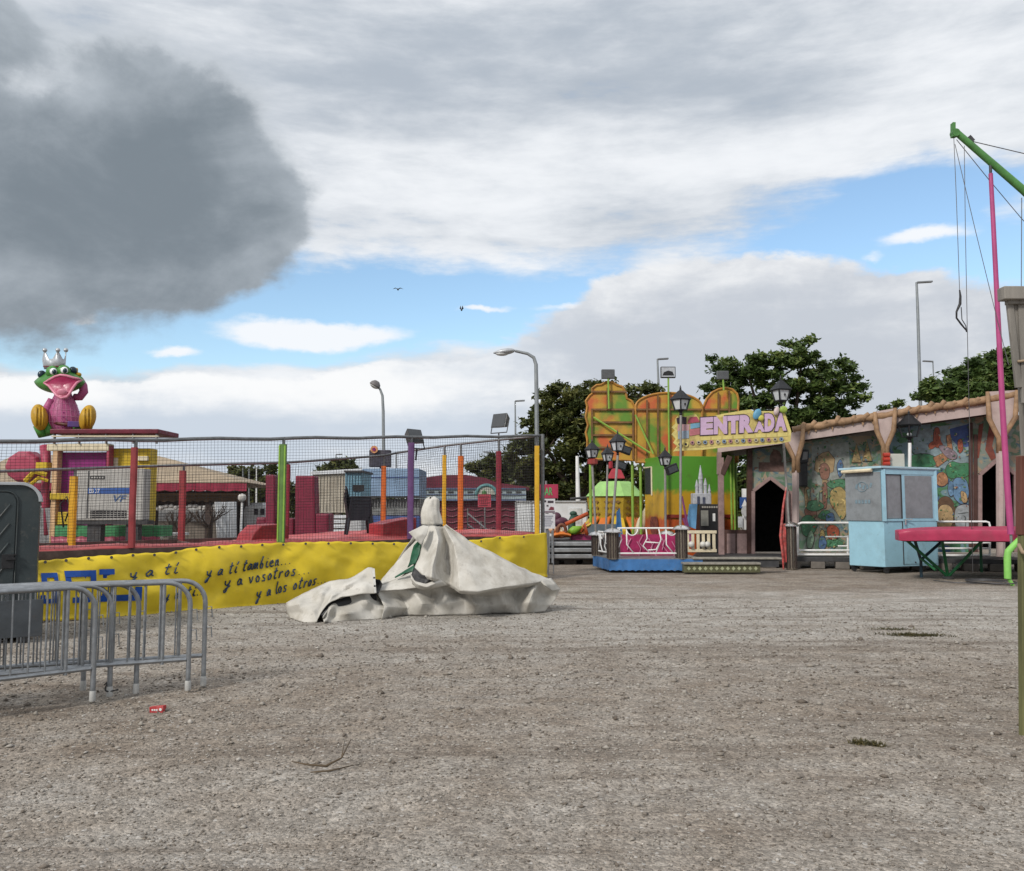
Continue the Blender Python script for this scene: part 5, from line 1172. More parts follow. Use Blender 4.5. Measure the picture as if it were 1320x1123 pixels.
decals(mu2, [
    ('painted_sky', (.19, .26, .28), [[(1176, 556), (1206, 550), (1250, 545), (1250, 600), (1225, 606), (1180, 596)]]),
    ('painted_night', (.035, .07, .20), [[(1224, 553), (1251, 546), (1251, 575), (1238, 578), (1226, 566)]]),
    ('painted_shrub', (.04, .16, .075), [oval(1190, 594, 20, 9, 18, 1, .12), [(1218, 604), (1226, 594), (1238, 598), (1250, 596), (1251, 612), (1236, 618), (1222, 616)], oval(1238, 640, 7, 6, 12, 0, .2), oval(1235, 662, 8, 6, 12, 1, .2)]),
    ('painted_log', (.26, .065, .035), [[(1204, 552), (1211, 551), (1212, 568), (1216, 574), (1208, 578), (1203, 572)], [(1196, 574), (1203, 568), (1208, 574), (1200, 580)], [(1234, 568), (1240, 565), (1242, 580), (1236, 586)]]),
    ('painted_plank', (.30, .15, .075), [[(1203, 590), (1216, 584), (1222, 592), (1209, 602)], [(1220, 562), (1225, 560), (1228, 580), (1222, 582)], oval(1214, 618, 8, 9, 12, 0, .08)]),
    ('painted_stone', (.18, .14, .16), [[(1208, 575), (1218, 574), (1234, 584), (1233, 592), (1222, 592)]]),
    ('painted_pond', (.10, .19, .30), [[(1228, 616), (1246, 616), (1250, 640), (1240, 652), (1228, 640)], oval(1226, 630, 4, 10)]),
    ('painted_boulder', (.10, .055, .03), [oval(1219, 664, 14, 24, 20, 1, .06)]),
    ('painted_hay', (.38, .26, .13), [[(1210, 652), (1222, 650), (1229, 658), (1228, 678), (1216, 686), (1207, 676)], [(1238, 632), (1246, 636), (1247, 648), (1240, 648)]]),
    ('painted_pebble', (.25, .27, .28), [[(1232, 654), (1242, 650), (1251, 652), (1252, 686), (1234, 688), (1230, 668)]]),
    ('painted_crack', (.08, .09, .09), [[(1234, 662), (1248, 660), (1249, 661.2), (1235, 663.2)], [(1240, 664), (1246, 666), (1245, 684), (1243.8, 684), (1244.6, 667)]]),
    ], -0.02)
# small painted leaves and blossoms fill the woodland between the larger shapes
def foliage(parent, x0, x1, top, y1, base, seedv, n):
    R_ = random.Random(seedv); cols_ = [(.05, .15, .06), (.12, .22, .08), (.03, .08, .05), (.26, .22, .10), (.10, .16, .20), (.22, .09, .05), (.34, .30, .22)]
    ms = [MB(ride) for _ in cols_]
    for _ in range(n):
        c_ = R_.choices(range(7), (5, 4, 3, 2, 2, 1.5, 1))[0]; cx_ = R_.uniform(x0, x1); cy_ = R_.uniform(top(cx_), y1); a_ = R_.uniform(0, 3.14)
        for k in range(R_.choice((1, 3, 4))):
            b_ = a_ + k * .8; l, w = R_.uniform(1.2, 3.4), R_.uniform(.35, .9); pts = [(cx_ + l * math.cos(b_), cy_ + l * math.sin(b_)), (cx_ + l * .45 * math.cos(b_) - w * math.sin(b_), cy_ + l * .45 * math.sin(b_) + w * math.cos(b_)), (cx_, cy_), (cx_ + l * .45 * math.cos(b_) + w * math.sin(b_), cy_ + l * .45 * math.sin(b_) - w * math.cos(b_))]
            if x0 < pts[0][0] < x1: wpoly(ms[c_], pts, base + .0415 + .0022 * c_ + .0003 * k, .0003)
    for i, mb in enumerate(ms):
        if mb.f: stuff(mb.build('painted_foliage', pm('paint_foliage%d' % i, cols_[i], .55, 0, .25, 8, .3, bump=0), parent))
foliage(mu1, 1045, 1134, lambda x: 575 - (x - 1037) * .14, 708, 0.0, 4, 210); foliage(mu2, 1150, 1250, lambda x: 554 - (x - 1160) * .12, 706, -.02, 6, 200)
# doorways
def doorway(x0, x1, apex, ysh, ybot, wallx0, wallx1, wtop, MUx, lab):
    xm = (x0 + x1) / 2
    mb = MB(ride); wpoly(mb, [(wallx0, ysh), (x0, ysh), (xm, apex), (x1, ysh), (wallx1, ysh), (wallx1, wtop + 4), (wallx0, wtop)], -.02, .06); mb.build('gable_panel', MUx, ride)
    for a, b_ in ((wallx0, x0), (x1, wallx1)):
        if b_ - a > 1.5: mb = MB(ride); wrect(mb, a, ysh, b_, ybot, -.02, .06); mb.build('jamb', TRIM, ride)
    mb = MB(ride); k = .06
    for p_, q_ in (((x0 + 1, ybot), (x0 + 1, ysh)), ((x0 + 1, ysh), (xm, apex)), ((xm, apex), (x1 - 1, ysh)), ((x1 - 1, ysh), (x1 - 1, ybot))): mb.beam(wp(*p_, .03), wp(*q_, .03), .10, .13, tuple(WN))
    mb.build('arch_trim', TRIM, ride, bevel=.01)
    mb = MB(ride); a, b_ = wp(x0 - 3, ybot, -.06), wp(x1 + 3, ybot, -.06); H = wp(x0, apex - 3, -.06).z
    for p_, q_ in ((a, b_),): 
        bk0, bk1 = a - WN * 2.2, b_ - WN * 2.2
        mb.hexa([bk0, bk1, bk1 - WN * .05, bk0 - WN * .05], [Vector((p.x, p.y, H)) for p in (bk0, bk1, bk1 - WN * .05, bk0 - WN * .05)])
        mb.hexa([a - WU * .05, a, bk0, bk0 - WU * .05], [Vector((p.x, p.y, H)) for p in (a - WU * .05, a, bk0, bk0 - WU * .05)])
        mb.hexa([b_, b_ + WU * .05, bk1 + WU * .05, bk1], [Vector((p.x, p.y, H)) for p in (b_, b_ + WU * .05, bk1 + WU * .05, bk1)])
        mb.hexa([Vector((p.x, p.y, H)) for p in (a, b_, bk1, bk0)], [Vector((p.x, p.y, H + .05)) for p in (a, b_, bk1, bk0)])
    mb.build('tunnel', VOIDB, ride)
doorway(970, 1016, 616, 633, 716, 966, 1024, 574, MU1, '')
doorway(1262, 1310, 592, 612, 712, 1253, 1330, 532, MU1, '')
m = MB(ride); wrect(m, 978, 596, 1012, 608, -.012, .006); wpoly(m, oval(1000, 592, 8, 12), -.010, .006)
m.build('painted_gable', pm('paint_gable', (.12, .07, .06), .6, 0, .4, 6, .5), ride)
m = MB(ride); wpoly(m, [(1276, 545), (1284, 552), (1279, 575), (1284, 590), (1278, 594), (1270, 580)], -.012, .006); wpoly(m, [(1262, 548), (1268, 545), (1262, 590), (1258, 592)], -.011, .006); m.build('painted_gable', pm('paint_gable_red', (.17, .045, .03), .6, 0, .3, 6, .5), ride)
m = MB(ride); wrect(m, 1249, 545, 1254, 712, .03, .08); wrect(m, 1255.5, 560, 1260, 712, .02, .06); m.build('column', BRN, ride)
# low brown panel and see-through bay on the left, its brown frame
m = MB(ride); wrect(m, 933, 683, 968, 716, .0, .06); m.build('low_panel', BRN, ride)
m = MB(ride); wrect(m, 937, 688, 948, 714, .02, .03); wrect(m, 950, 688, 963, 714, .02, .03); m.build('panel_inset', TRIM, ride)
m = MB(ride); m.beam(wp(966, 580, .02), wp(966, 716, .02), .14, .14); m.build('column', BRN, ride)
m = MB(ride); m.beam(wp(929, 590, .7), wp(930, 716, .7), .15, .15); m.beam(wp(927, 612, .71), wp(927, 583, .71), .11, .16); m.build('post', TRIM, ride, bevel=.015)
m = MB(ride); m.beam(wp(931, 612, .7), wp(941, 588, .7), .16, .16); m.build('brace', BRN, ride, bevel=.015)
# projecting eave: board, dark soffit, log on top
EB = [(925, 583.5, 574), (1012, 571.5, 562), (1037, 567, 556), (1133, 553.5, 541), (1160, 549.5, 536.5), (1248, 537.5, 524), (1272, 534, 520), (1330, 525, 510)]
m = MB(ride); pts = [(x, b_) for x, b_, t_ in EB] + [(x, t_) for x, b_, t_ in EB[::-1]]; wpoly(m, pts, .75, .05); m.build('eave_board', PKW, ride)
rows = []
for x, b_, t_ in EB:
    p = wp(x, b_ - .6, .72); q_ = p - WN * 3.2; rows.append([p, Vector((q_.x, q_.y, p.z + .02))])
m = MB(ride); m.grid(rows); m.build('soffit', BRN, ride, solid=.04)
rows = []
for x, b_, t_ in EB:
    p = wp(x, t_ - 1.5, .70); q_ = p - WN * 3.6; rows.append([p, Vector((q_.x, q_.y, p.z + .25))])
m = MB(ride); m.grid(rows); m.build('roof', pm('ride_roof', (.12, .09, .08), .7), ride, solid=.05)
m = MB(ride); LX_, LT = [x for x, _, _ in EB], [t for _, _, t in EB]
pts = []
for i in range(90):
    x = 1022 + 306 * i / 89; y = interp(x, LX_, LT) - 4.6 + 1.6 * noise.noise((x * .06, 2, 2)); p = wp(x, y, .78); pts.append(p)
m.tube(pts, [.105 + .028 * noise.noise((i * .35, 4, 1)) for i in range(90)], 10); lg = m.build('eave_log', LOG, ride, smooth=1)
rngs = random.Random(3)
for x in (1033, 1046, 1060, 1078, 1098, 1112, 1166, 1180, 1196, 1212, 1226, 1240, 1258):
    y = interp(x, LX_, LT) - 5; m = MB(ride); dx_, dy_ = rngs.uniform(3, 8), rngs.uniform(4, 9)
    m.tube([wp(x, y + 2, .78), wp(x + dx_ * .5, y - dy_ * .4, .82), wp(x + dx_, y - dy_, .86)], [.10, .075, .055], 8); m.build('branch_stub', LOG, lg, smooth=1)
# bark curls hanging over the board
m = MB(ride)
for i in range(26):
    x = 1026 + 300 * i / 25 + rngs.uniform(-3, 3); y = interp(x, LX_, LT) - 1; w_ = rngs.uniform(2, 6); d_ = rngs.uniform(2, 6.5)
    m.prism([wp(x, y, .80), wp(x + w_, y - .6, .80), wp(x + w_ * .7, y + d_ * .5, .80), wp(x + w_ * .45, y + d_, .80), wp(x + w_ * .2, y + d_ * .6, .80)], -WN * .03)
m.build('bark_edge', LOG, lg)
# forked posts
def forked(xb, jn, tips, ytrunk, ybot, wtr):
    root = 'forked_post'; m = MB(ride); wbeam(m, [(xb, ybot), (xb - .5, ytrunk)], .85, wtr); fk = m.build(root, PKW, ride, smooth=40)
    for dx_ in (-1, 1):
        m = MB(ride); m.tube([wp(jn[0] + dx_ * 2.6, ytrunk + 2, .88), wp(jn[0] + dx_ * 2.4, jn[1] + 3, .88)] + [wp(*t, .9) for t in tips[0 if dx_ < 0 else 1]], [.065] * 2 + [.07, .06][:1] * (len(tips[0]) - 1) + [.05], 8); m.build('fork_branch', LOG, fk, smooth=1)
    m = MB(ride); a, b_ = tips[0], tips[1]; wpoly(m, [(jn[0], jn[1] + 3)] + [(x + 0, y) for x, y in b_[:]] + [(x, y) for x, y in a[::-1]], .84, .04); m.build('fork_panel', PKW, fk)
forked(1026, (1026, 588), ([(1015, 574), (1011, 566)], [(1034, 570), (1036, 545)]), 607, 718, .095)
forked(1141, (1141, 572), ([(1130, 555), (1127.5, 531)], [(1152, 555), (1154, 526)]), 600, 718, .10)
forked(1290, (1290, 562), ([(1275, 540), (1273, 505)], [(1309, 538), (1311, 503)]), 582, 718, .11)
# black loudspeaker on the mural
m = MB(wp(1036, 627, .1)); wrect(m, 1029.5, 596, 1041, 627, .30, .28); wpoly(m, [(1031, 598), (1042, 596), (1043, 580), (1033, 579)], .34, .26); spk = tag(m.build('loudspeaker', BLACK, bevel=.02), 'tall black loudspeaker hung on the mural beside the first forked post', 'loudspeaker')
m = MB(spk.location); wpoly(m, [(1034, 593), (1040.5, 592), (1041.5, 582.5), (1035.5, 582.5)], .352, .02); m.build('grille', pm('speaker_grille', (.16, .16, .16), .5, .3), spk).location = (0, 0, 0)
# deck of the ride
m = MB(ride); a0, a1 = wp(893, 716, 1.5), wp(1330, 716, 1.5); zd = .30
m.hexa([Vector((p.x, p.y, zd - .12)) for p in (a0, a1, a1 - WN * 1.6, a0 - WN * 1.6)], [Vector((p.x, p.y, zd)) for p in (a0, a1, a1 - WN * 1.6, a0 - WN * 1.6)]); m.build('deck', DARKST, ride, bevel=.01)
m = MB(ride); 
for t in np.linspace(.02, .98, 14): p = a0.lerp(a1, t) - WN * .12; m.box((p.x, p.y, (zd - .12) / 2), (.35, .3, zd - .12), rz=math.atan2(WU.y, WU.x))
m.build('support_block', pm('concrete_block', (.14, .125, .11), .85), ride, bevel=.01)
# railings
def railing(x0, x1, ytop, ybot, ymid, off, r, lab, grp):
    rt = thing('railing', wp((x0 + x1) / 2, 716, off), lab, 'railing', grp); c = 5
    m = MB(rt); pts = [(x0, ybot), (x0, ytop + c), (x0 + 1.2, ytop + 1.2), (x0 + c, ytop), (x1 - c, ytop), (x1 - 1.2, ytop + 1.2), (x1, ytop + c), (x1, ybot)]; wbeam(m, pts, off, r); m.tube([wp(x0, ybot, off), wp(x1, ybot, off)], r, 8); m.build('frame', WHITE, rt, smooth=40)
    for k, y in enumerate(ymid): m = MB(rt); m.tube([wp(x0, y, off), wp(x1, y, off)], r * .9, 8); m.build('rail', WHITE, rt, smooth=40)
    return rt
RG = 'white tubular railings along the ride deck'
railing(1028.5, 1100, 674, 715, (709.5,), 1.45, .03, 'white tubular railing between the forked post and the pale blue booth', RG)
railing(1196, 1276, 672.5, 716, (700, 707), 1.45, .026, 'thin white railing behind the pink trampoline', RG)
m = MB(wp(1078, 700, 1.0)); wbeam(m, [(1064, 692), (1094, 692)], 1.0, .022); wbeam(m, [(1080, 704), (1094, 704)], 1.0, .022); wbeam(m, [(1093, 690), (1093, 716)], 1.0, .03); tag(m.build('railing', WHITE, smooth=40), 'short pair of white rails just in front of the mural left of the booth', 'railing')

# ------------------------------------------------------------------ entrance platform with pillars, panels, steps
EY0 = 22.4
pc0, pc1 = P(786, 738, EY0), P(906, 738, EY0); pc0.z = pc1.z = 0; pcb = Vector((XA(764, 24.2), 24.2, 0)); pcd = Vector((pc1.x, 24.4, 0))
zsk = .33
ent = thing('entrance_platform', (pc0 + pc1) / 2, 'low ride platform with blue skirt, steel pillars and white scrollwork panels', 'platform')
BLUS = pm('blue_skirt', (.045, .15, .36), .55, 0, .18, 4, .5, (.12, .15, .18), .15); BLUL = BLUS
rows = []
def skirt(a, b_, n):
    rows = []
    for i in range(n + 1):
        p = a.lerp(b_, i / n); rows.append([Vector((p.x, p.y, zsk)), Vector((p.x, p.y, .12)), Vector((p.x, p.y, .035 + .03 * abs(math.sin(i * .9))))])
    return MB(ent).grid(rows).build('skirt', BLUS, ent, solid=.02)
skirt(pc0, pc1, 50); skirt(pcb, pc0, 24)
m = MB(ent); m.hexa([Vector((p.x, p.y, zsk - .05)) for p in (pc0, pc1, pcd, pcb)], [Vector((p.x, p.y, zsk + .02)) for p in (pc0, pc1, pcd, pcb)]); m.build('deck', STEEL, ent)
PIL = [(789, 22.45, 681), (769, 24.0, 685), (877, 22.5, 677), (858, 24.2, 684)]
pillars = {}
STRP = pm('pillar_steel', (.30, .26, .21), .3, .8, .3, 12, .4, (.10, .07, .05), .1, 30, (6, 6, .3)); STRD = pm('pillar_flute', (.06, .045, .04), .5, .3, .2, 8)
def pillar(px, Y, pycap, zb, lab, grp='steel pillars with domed caps'):
    zc = P(px, pycap, Y).z; x = XA(px, Y); rt = thing('pillar', (x, Y, zb), lab, 'pillar', grp)
    m = MB(rt); m.lathe((x, Y, 0), [(.135, zb), (.135, zc - .10)], 12); m.build('shaft', STRP, rt, smooth=30)
    m = MB(rt)
    for k in range(12):
        a = 2 * math.pi * k / 12; m.tube([(x + .137 * math.cos(a), Y + .137 * math.sin(a), zb + .03), (x + .137 * math.cos(a), Y + .137 * math.sin(a), zc - .13)], .02, 5)
    m.build('flutes', STRD, rt)
    m = MB(rt); m.lathe((x, Y, 0), [(.135, zc - .13), (.235, zc - .11), (.235, zc - .085), (.16, zc - .03), (.07, zc), (.0, zc + .01)], 20); m.build('cap', CHROME, rt, smooth=40)
    return zc
for (px, Y, pyc), lab in zip(PIL, ('steel pillar at the front left corner of the blue skirted platform', 'steel pillar at the back left corner of the platform', 'steel pillar at the platform edge beside the patterned steps', 'steel pillar at the back of the platform, seen through the scrollwork')):
    pillars[px] = pillar(px, Y, pyc, zsk, lab)
pillars[1017] = pillar(1017, 23.6, 673, .0, 'steel pillar with domed cap right of the dark entrance doorway')
m = MB((XA(1008, 23.5), 23.5, 0)); pts = [P(1014, 626, 23.6), P(1010, 650, 23.5), P(1006, 690, 23.45), P(1009, 716, 23.4), P(1010, 734, 23.4)]
m.tube(pts, [.02, .03, .035, .03, .02], 6); m.box(P(1011, 700, 23.5), (.09, .05, 1.0)); tag(m.build('rolled_flag', pm('red_white_cloth', (.34, .05, .045), .6, 0, .5, 9, .5, (.45, .38, .33)), smooth=30), 'red and white rolled cloth tied beside the pillar at the doorway', 'cloth')
# scrollwork panels: bent white tube over a magenta board
scg = 'white scrollwork panels round the entrance platform'
def scroll(A, B, z0, z1, seed, lab, back=True):
    rt = thing('scroll_panel', (A + B) / 2, lab, 'railing', scg); R_ = random.Random(seed); u = (B - A); L = u.length; u = u.normalized()
    q = lambda s, z: A + u * s + Vector((0, 0, z))
    m = MB(rt); m.tube([q(0, z1), q(L, z1)], .022, 8); m.tube([q(0, z0), q(L, z0)], .022, 8); m.build('rail', WHITE, rt, smooth=40)
    m = MB(rt); n = max(3, int(L / .22)); h = z1 - z0
    for k in range(n):
        s = L * (k + .5) / n; kind = k % 4
        if kind == 0: pts = [q(s - .08, z1), q(s - .02, z0 + h * .55), q(s - .16, z0)]
        elif kind == 1: pts = [q(s + .14 * math.cos(t), z1 - .02 - .16 * abs(math.sin(t))) for t in np.linspace(0, math.pi, 10)] + [q(s - .14, z0 + h * .35), q(s + .04, z0)]
        elif kind == 2: pts = [q(s + .1, z1), q(s + .13, z0 + h * .6), q(s + .02, z0 + h * .3), q(s + .2, z0)]
        else: pts = [q(s - .16, z0 + h * .45), q(s + .18, z0 + h * .42), q(s + .10, z0 + h * .15), q(s - .1, z0 + h * .13)]
        m.tube(pts, .017, 6)
    m.build('scrollwork', WHITE, rt, smooth=1); return rt
f0, f1 = Vector((XA(795, 22.45), 22.45, 0)), Vector((XA(871, 22.5), 22.5, 0))
scroll(f0, f1, zsk + .14, P(830, 681, 22.45).z, 2, 'wide white scrollwork panel in front of the magenta boards')
scroll(Vector((XA(771, 23.8), 23.8, 0)), Vector((XA(786, 22.7), 22.7, 0)), zsk + .14, P(778, 686, 23.2).z, 5, 'short white scrollwork panel on the left side of the platform')
m = MB((XA(830, 23.7), 23.7, zsk)); pbox(m, 800, 689, 872, 716, 23.7, .08); mb_ = m.build('magenta_board', pm('magenta_board', (.30, .02, .09), .5, 0, .25, 5, .4, (.12, .02, .05))); tag(mb_, 'magenta board behind the white scrollwork, above the blue skirt', 'board')
m = MB(mb_.location)
for i in range(9): a = P(806 + i * 7.5, 690 + (i % 3) * 4, 23.66); m.tube([a, a + Vector((.1 * (-1) ** i, 0, -.18)), a + Vector((.05, 0, -.38))], .012, 5)
m.build('painted_lines', pm('pink_line', (.5, .2, .3), .6), mb_).location = (0, 0, 0)
# steps
st_ = thing('metal_steps', P(930, 738, 22.0), 'wide low metal steps with diamond pattern under the entrance sign', 'steps'); st_.location.z = 0
TREAD = pm('tread_metal', (.30, .28, .24), .45, .4, .2, 8, .4, (.1, .08, .05)); RIS = pm('riser_green', (.10, .10, .05), .6, .1, .2, 8, .4, (.04, .035, .02))
m = MB(st_); pbox(m, 881, 725.5, 981, 728, 21.95, .34); m.build('tread', TREAD, st_, bevel=.008)
m = MB(st_); pbox(m, 893, 719, 1008, 721.3, 22.35, .40); m.build('tread', TREAD, st_, bevel=.008)
m = MB(st_); pbox(m, 882, 728, 980, 738, 22.0, .25); rs_ = m.build('riser', RIS, st_)
m = MB(st_)
for k in range(13):
    c = P(888 + k * 7.2, 733, 21.985); m.prism([c + Vector((-.045, 0, 0)), c + Vector((0, 0, -.05)), c + Vector((.045, 0, 0)), c + Vector((0, 0, .05))], Vector((0, .01, 0)))
m.build('diamonds', pm('diamond_pale', (.34, .36, .22), .5), rs_)
m = MB(st_); pbox(m, 897, 721.5, 1004, 731, 22.4, .3); m.build('riser', DARKST, st_)

# cream balustrade and kiosk goods behind
bal = thing('balustrade', (XA(899, 24.2), 24.2, zsk), 'cream timber balustrade left of the entrance post', 'railing')
m = MB(bal); pbox(m, 876, 684, 924, 688, 24.2, .08); pbox(m, 876, 708, 924, 712, 24.2, .08); m.build('rail', CREAM, bal, bevel=.01)
for k in range(7): m = MB(bal); pbox(m, 878 + k * 6.8, 688, 881.5 + k * 6.8, 708, 24.22, .05); m.build('baluster', CREAM, bal, bevel=.01)
m = MB(bal)
for px in (891, 906, 912): m.ball(P(px, 702, 24.15), .085, 10, 8)
m.build('knobs', pm('knob_white', (.55, .54, .5), .4), bal, smooth=1)

# ------------------------------------------------------------------ painted booth house behind
hs = [Vector((XA(831, 28.8), 28.8, 0)), Vector((XA(856, 27.2), 27.2, 0)), Vector((XA(945, 27.6), 27.6, 0)), Vector((XA(945, 30), 30, 0)), Vector((XA(836, 30.2), 30.2, 0))]
GR_, nt, b = new_mat('banded_paint'); tc = nd(nt, 'ShaderNodeTexCoord'); sp_ = nd(nt, 'ShaderNodeSeparateXYZ'); nt.links.new(tc.outputs['Object'], sp_.inputs[0])
zz = nd(nt, 'ShaderNodeMath', operation='ADD'); nn = nd(nt, 'ShaderNodeMath', operation='MULTIPLY_ADD'); nt.links.new(noise_n(nt, tc.outputs['Object'], 4, 6, .7), nn.inputs[0]); nn.inputs[1].default_value = .5; nn.inputs[2].default_value = -.25
nt.links.new(sp_.outputs[2], zz.inputs[0]); nt.links.new(nn.outputs[0], zz.inputs[1])
c = mixc(nt, mrange(nt, zz.outputs[0], 1.22, 1.42), (.42, .075, .015), (.47, .27, .015)); c = mixc(nt, mrange(nt, zz.outputs[0], 1.98, 2.2), c, (.075, .25, .02))
c = mixc(nt, mrange(nt, noise_n(nt, tc.outputs['Object'], 2.2, 7, .7), .5, .72, 0, .45), c, (.07, .05, .02)); nt.links.new(c, b.inputs['Base Color']); b.inputs['Roughness'].default_value = .5
house = thing('painted_kiosk', (XA(890, 28), 28, 0), 'green, yellow and orange painted kiosk behind the entrance sign', 'kiosk')
zh = P(890, 588, 27.3).z
m = MB(house); m.prism(hs, Vector((0, 0, zh))); m.build('wall', GR_, house, bevel=.01)
def hp(a, b_, u, z, off=.02):
    p = a.lerp(b_, u); n_ = Vector(((b_ - a).y, -(b_ - a).x, 0)).normalized(); return Vector((p.x + n_.x * off, p.y + n_.y * off, z))
m = MB(house); A_, B_ = hs[0], hs[1]; z0, z1 = P(836, 637, 28.6).z, P(836, 605, 28.6).z
m.prism([hp(A_, B_, .04, z0), hp(A_, B_, .36, z0), hp(A_, B_, .36, z1), hp(A_, B_, .04, z1)], Vector((0, .02, 0))); m.build('window', BLACK, house)
m = MB(house); m.tube([hp(A_, B_, .40, z0 - .05), hp(A_, B_, .40, z1 + .05), hp(A_, B_, .0, z1 + .05)], .03, 6); m.build('window_frame', CREAM, house)
m = MB(house); A_, B_ = hs[1], hs[2]; z_ = P(900, 665, 27.4).z
m.prism([hp(A_, B_, .0, z_ - .06, .05), hp(A_, B_, 1, z_ - .06, .05), hp(A_, B_, 1, z_ + .04, .05), hp(A_, B_, 0, z_ + .04, .05)], Vector((0, .06, 0))); m.build('red_band', pm('red_band', (.22, .025, .015), .5), house)
m = MB(house); A_, B_ = hs[0], hs[1]; o_ = [hp(A_, B_, .5 + .22 * math.cos(t), 1.05 + .33 * math.sin(t) * (1 + .15 * math.sin(3 * t)), .022) for t in np.linspace(0, 6.283, 17)[:-1]]
m.prism(o_, Vector((0, .015, 0))); m.build('painted_blob', pm('painted_blob', (.14, .025, .02), .55, 0, .5, 8, .4, (.35, .12, .05)), house)
for px in (857, 942, 946): m = MB(house); q = P(px, 600, 27.0); m.tube([(q.x, q.y, 0), (q.x, q.y, zh)], .035, 8); m.build('corner_pole', pm('lime_pole', (.20, .34, .05), .5), house)
# counter with screens, blue leaning board, grey toy tower
kc = thing('snack_counter', (XA(915, 26), 26, 0), 'black counter unit with pale screen standing inside the kiosk bay', 'counter')
m = MB(kc); pbox(m, 903, 650, 926, 716, 26.2, .6); m.build('cabinet', BLACK, kc, bevel=.02)
m = MB(kc); pbox(m, 904, 658, 913, 678, 26.17, .03); m.build('screen', pm('pale_panel', (.25, .25, .22), .4), kc)
m = MB(kc); pbox(m, 919, 662, 922, 672, 26.17, .03); m.build('label', WHITE, kc)
m = MB(kc)
for k in range(7): pbox(m, 905 + k * 3, 652.5, 907 + k * 3, 655, 26.17, .03)
m.build('lights', pm('small_lamps', (.3, .28, .25), .4), kc)
m = MB((XA(893, 25.4), 25.4, zsk)); m.prism([P(885, 678, 25.2), P(897, 682, 25.2), P(899, 650, 25.6), P(889, 650, 25.6)], Vector((0, .05, 0))); tag(m.build('leaning_board', pm('sky_blue_board', (.10, .25, .42), .5, 0, .1, 4, .3)), 'sky blue board leaning against the black counter', 'board')
m = MB((XA(880, 25), 25, zsk)); m.tube([P(879, 640, 25.2), P(889, 690, 25.0), P(893, 712, 24.8)], .03, 6); m.tube([P(881, 668, 25.1), P(890, 690, 25)], .045, 6); tag(m.build('leaning_pole', pm('magenta_pole', (.20, .04, .14), .5)), 'dark magenta pole leaning behind the cream balustrade', 'pole')
toy = thing('toy_tower', (XA(904, 26.4), 26.4, P(904, 650, 26.4).z), 'grey white stepped toy tower with tall spire standing on the counter', 'tower model')
GWT = pm('toy_stone', (.36, .37, .40), .6, 0, .2, 9, .4, (.12, .12, .14))
m = MB(toy); pbox(m, 894, 636, 917, 650, 26.3, .4); m.build('base', GWT, toy, bevel=.02)
for px, pt, w in ((898, 628, 2.2), (903, 618, 2.8), (909, 626, 2.4), (914, 634, 1.8)):
    m = MB(toy); k_ = 26.5 / F; z0, z1 = P(px, 640, 26.5).z, P(px, pt, 26.5).z; x = XA(px, 26.5)
    m.lathe((x, 26.5, 0), [(w * k_, z0), (w * k_, z1), (w * 1.2 * k_, z1 + .01), (.01, z1 + (.42 if w > 2.6 else .22))], 10); m.build('turret', GWT, toy, smooth=30)
m = MB(toy); pbox(m, 899, 640, 902, 650, 26.28, .03); pbox(m, 906, 641, 909, 650, 26.28, .03); m.build('openings', pm('toy_dark', (.05, .06, .10), .6), toy)

# ------------------------------------------------------------------ scenic boards
SB, nt, b = new_mat('sprayed_paint'); tc = nd(nt, 'ShaderNodeTexCoord'); ob_ = tc.outputs['Object']
mpx = nd(nt, 'ShaderNodeMapping'); mpx.inputs['Location'].default_value = (3, 1, 9); nt.links.new(ob_, mpx.inputs['Vector'])
c = mixc(nt, mrange(nt, noise_n(nt, ob_, .95, 3, .5), .47, .60), (.44, .26, .03), (.46, .10, .03)); c = mixc(nt, mrange(nt, noise_n(nt, mpx.outputs[0], 1.0, 3, .5), .50, .64), c, (.10, .22, .02))
c = mixc(nt, mrange(nt, noise_n(nt, ob_, 3.0, 8, .7), .5, .75, 0, .45), c, (.17, .10, .04)); nt.links.new(c, b.inputs['Base Color']); b.inputs['Roughness'].default_value = .55
BB = 28.8
def scenic(name, outline, Y, bars, vbars, lab):
    rt = thing(name, (XA(sum(p[0] for p in outline) / len(outline), Y), Y, 0), lab, 'scenic board', 'orange and green painted scenic boards')
    m = MB(rt); m.prism([P(x, y, Y) for x, y in outline], Vector((0, .06, 0))); m.build('board', SB, rt)
    m = MB(rt)
    for x0, x1, y in bars: m.beam(P(x0, y, Y - .05), P(x1, y, Y - .05), .05, .06)
    for x, y0, y1 in vbars: m.beam(P(x, y0, Y - .075), P(x, y1, Y - .075), .05, .05)
    m.build('frame', pm('board_frame', (.16, .08, .03), .6, 0, .3, 5, .4), rt)
    m = MB(rt); n = len(outline); m.tube([P(x, y, Y - .01) for x, y in outline + outline[:1]], .04, 6); m.build('edge', pm('board_edge', (.36, .17, .03), .6, 0, .3, 3, .3), rt)
    m = MB(rt); xs = [p[0] for p in outline]
    for x in (min(xs) + 6, max(xs) - 4): q = P(x, 595, Y + .15); m.tube([(q.x, q.y, 0), q], .045, 8)
    m.build('leg', pm('lime_pole', (.20, .34, .05), .5), rt); return rt
o1 = [(770, 592), (757, 585), (757, 566), (755, 558), (758, 548), (755, 538), (757, 524), (755, 517), (760, 510), (764, 507), (763, 501), (769, 496.5), (775, 496), (781, 492.5), (790, 493), (795, 496.5), (802, 498.5), (805, 504), (807, 508), (808, 514), (814, 517), (818, 524), (819, 594)]
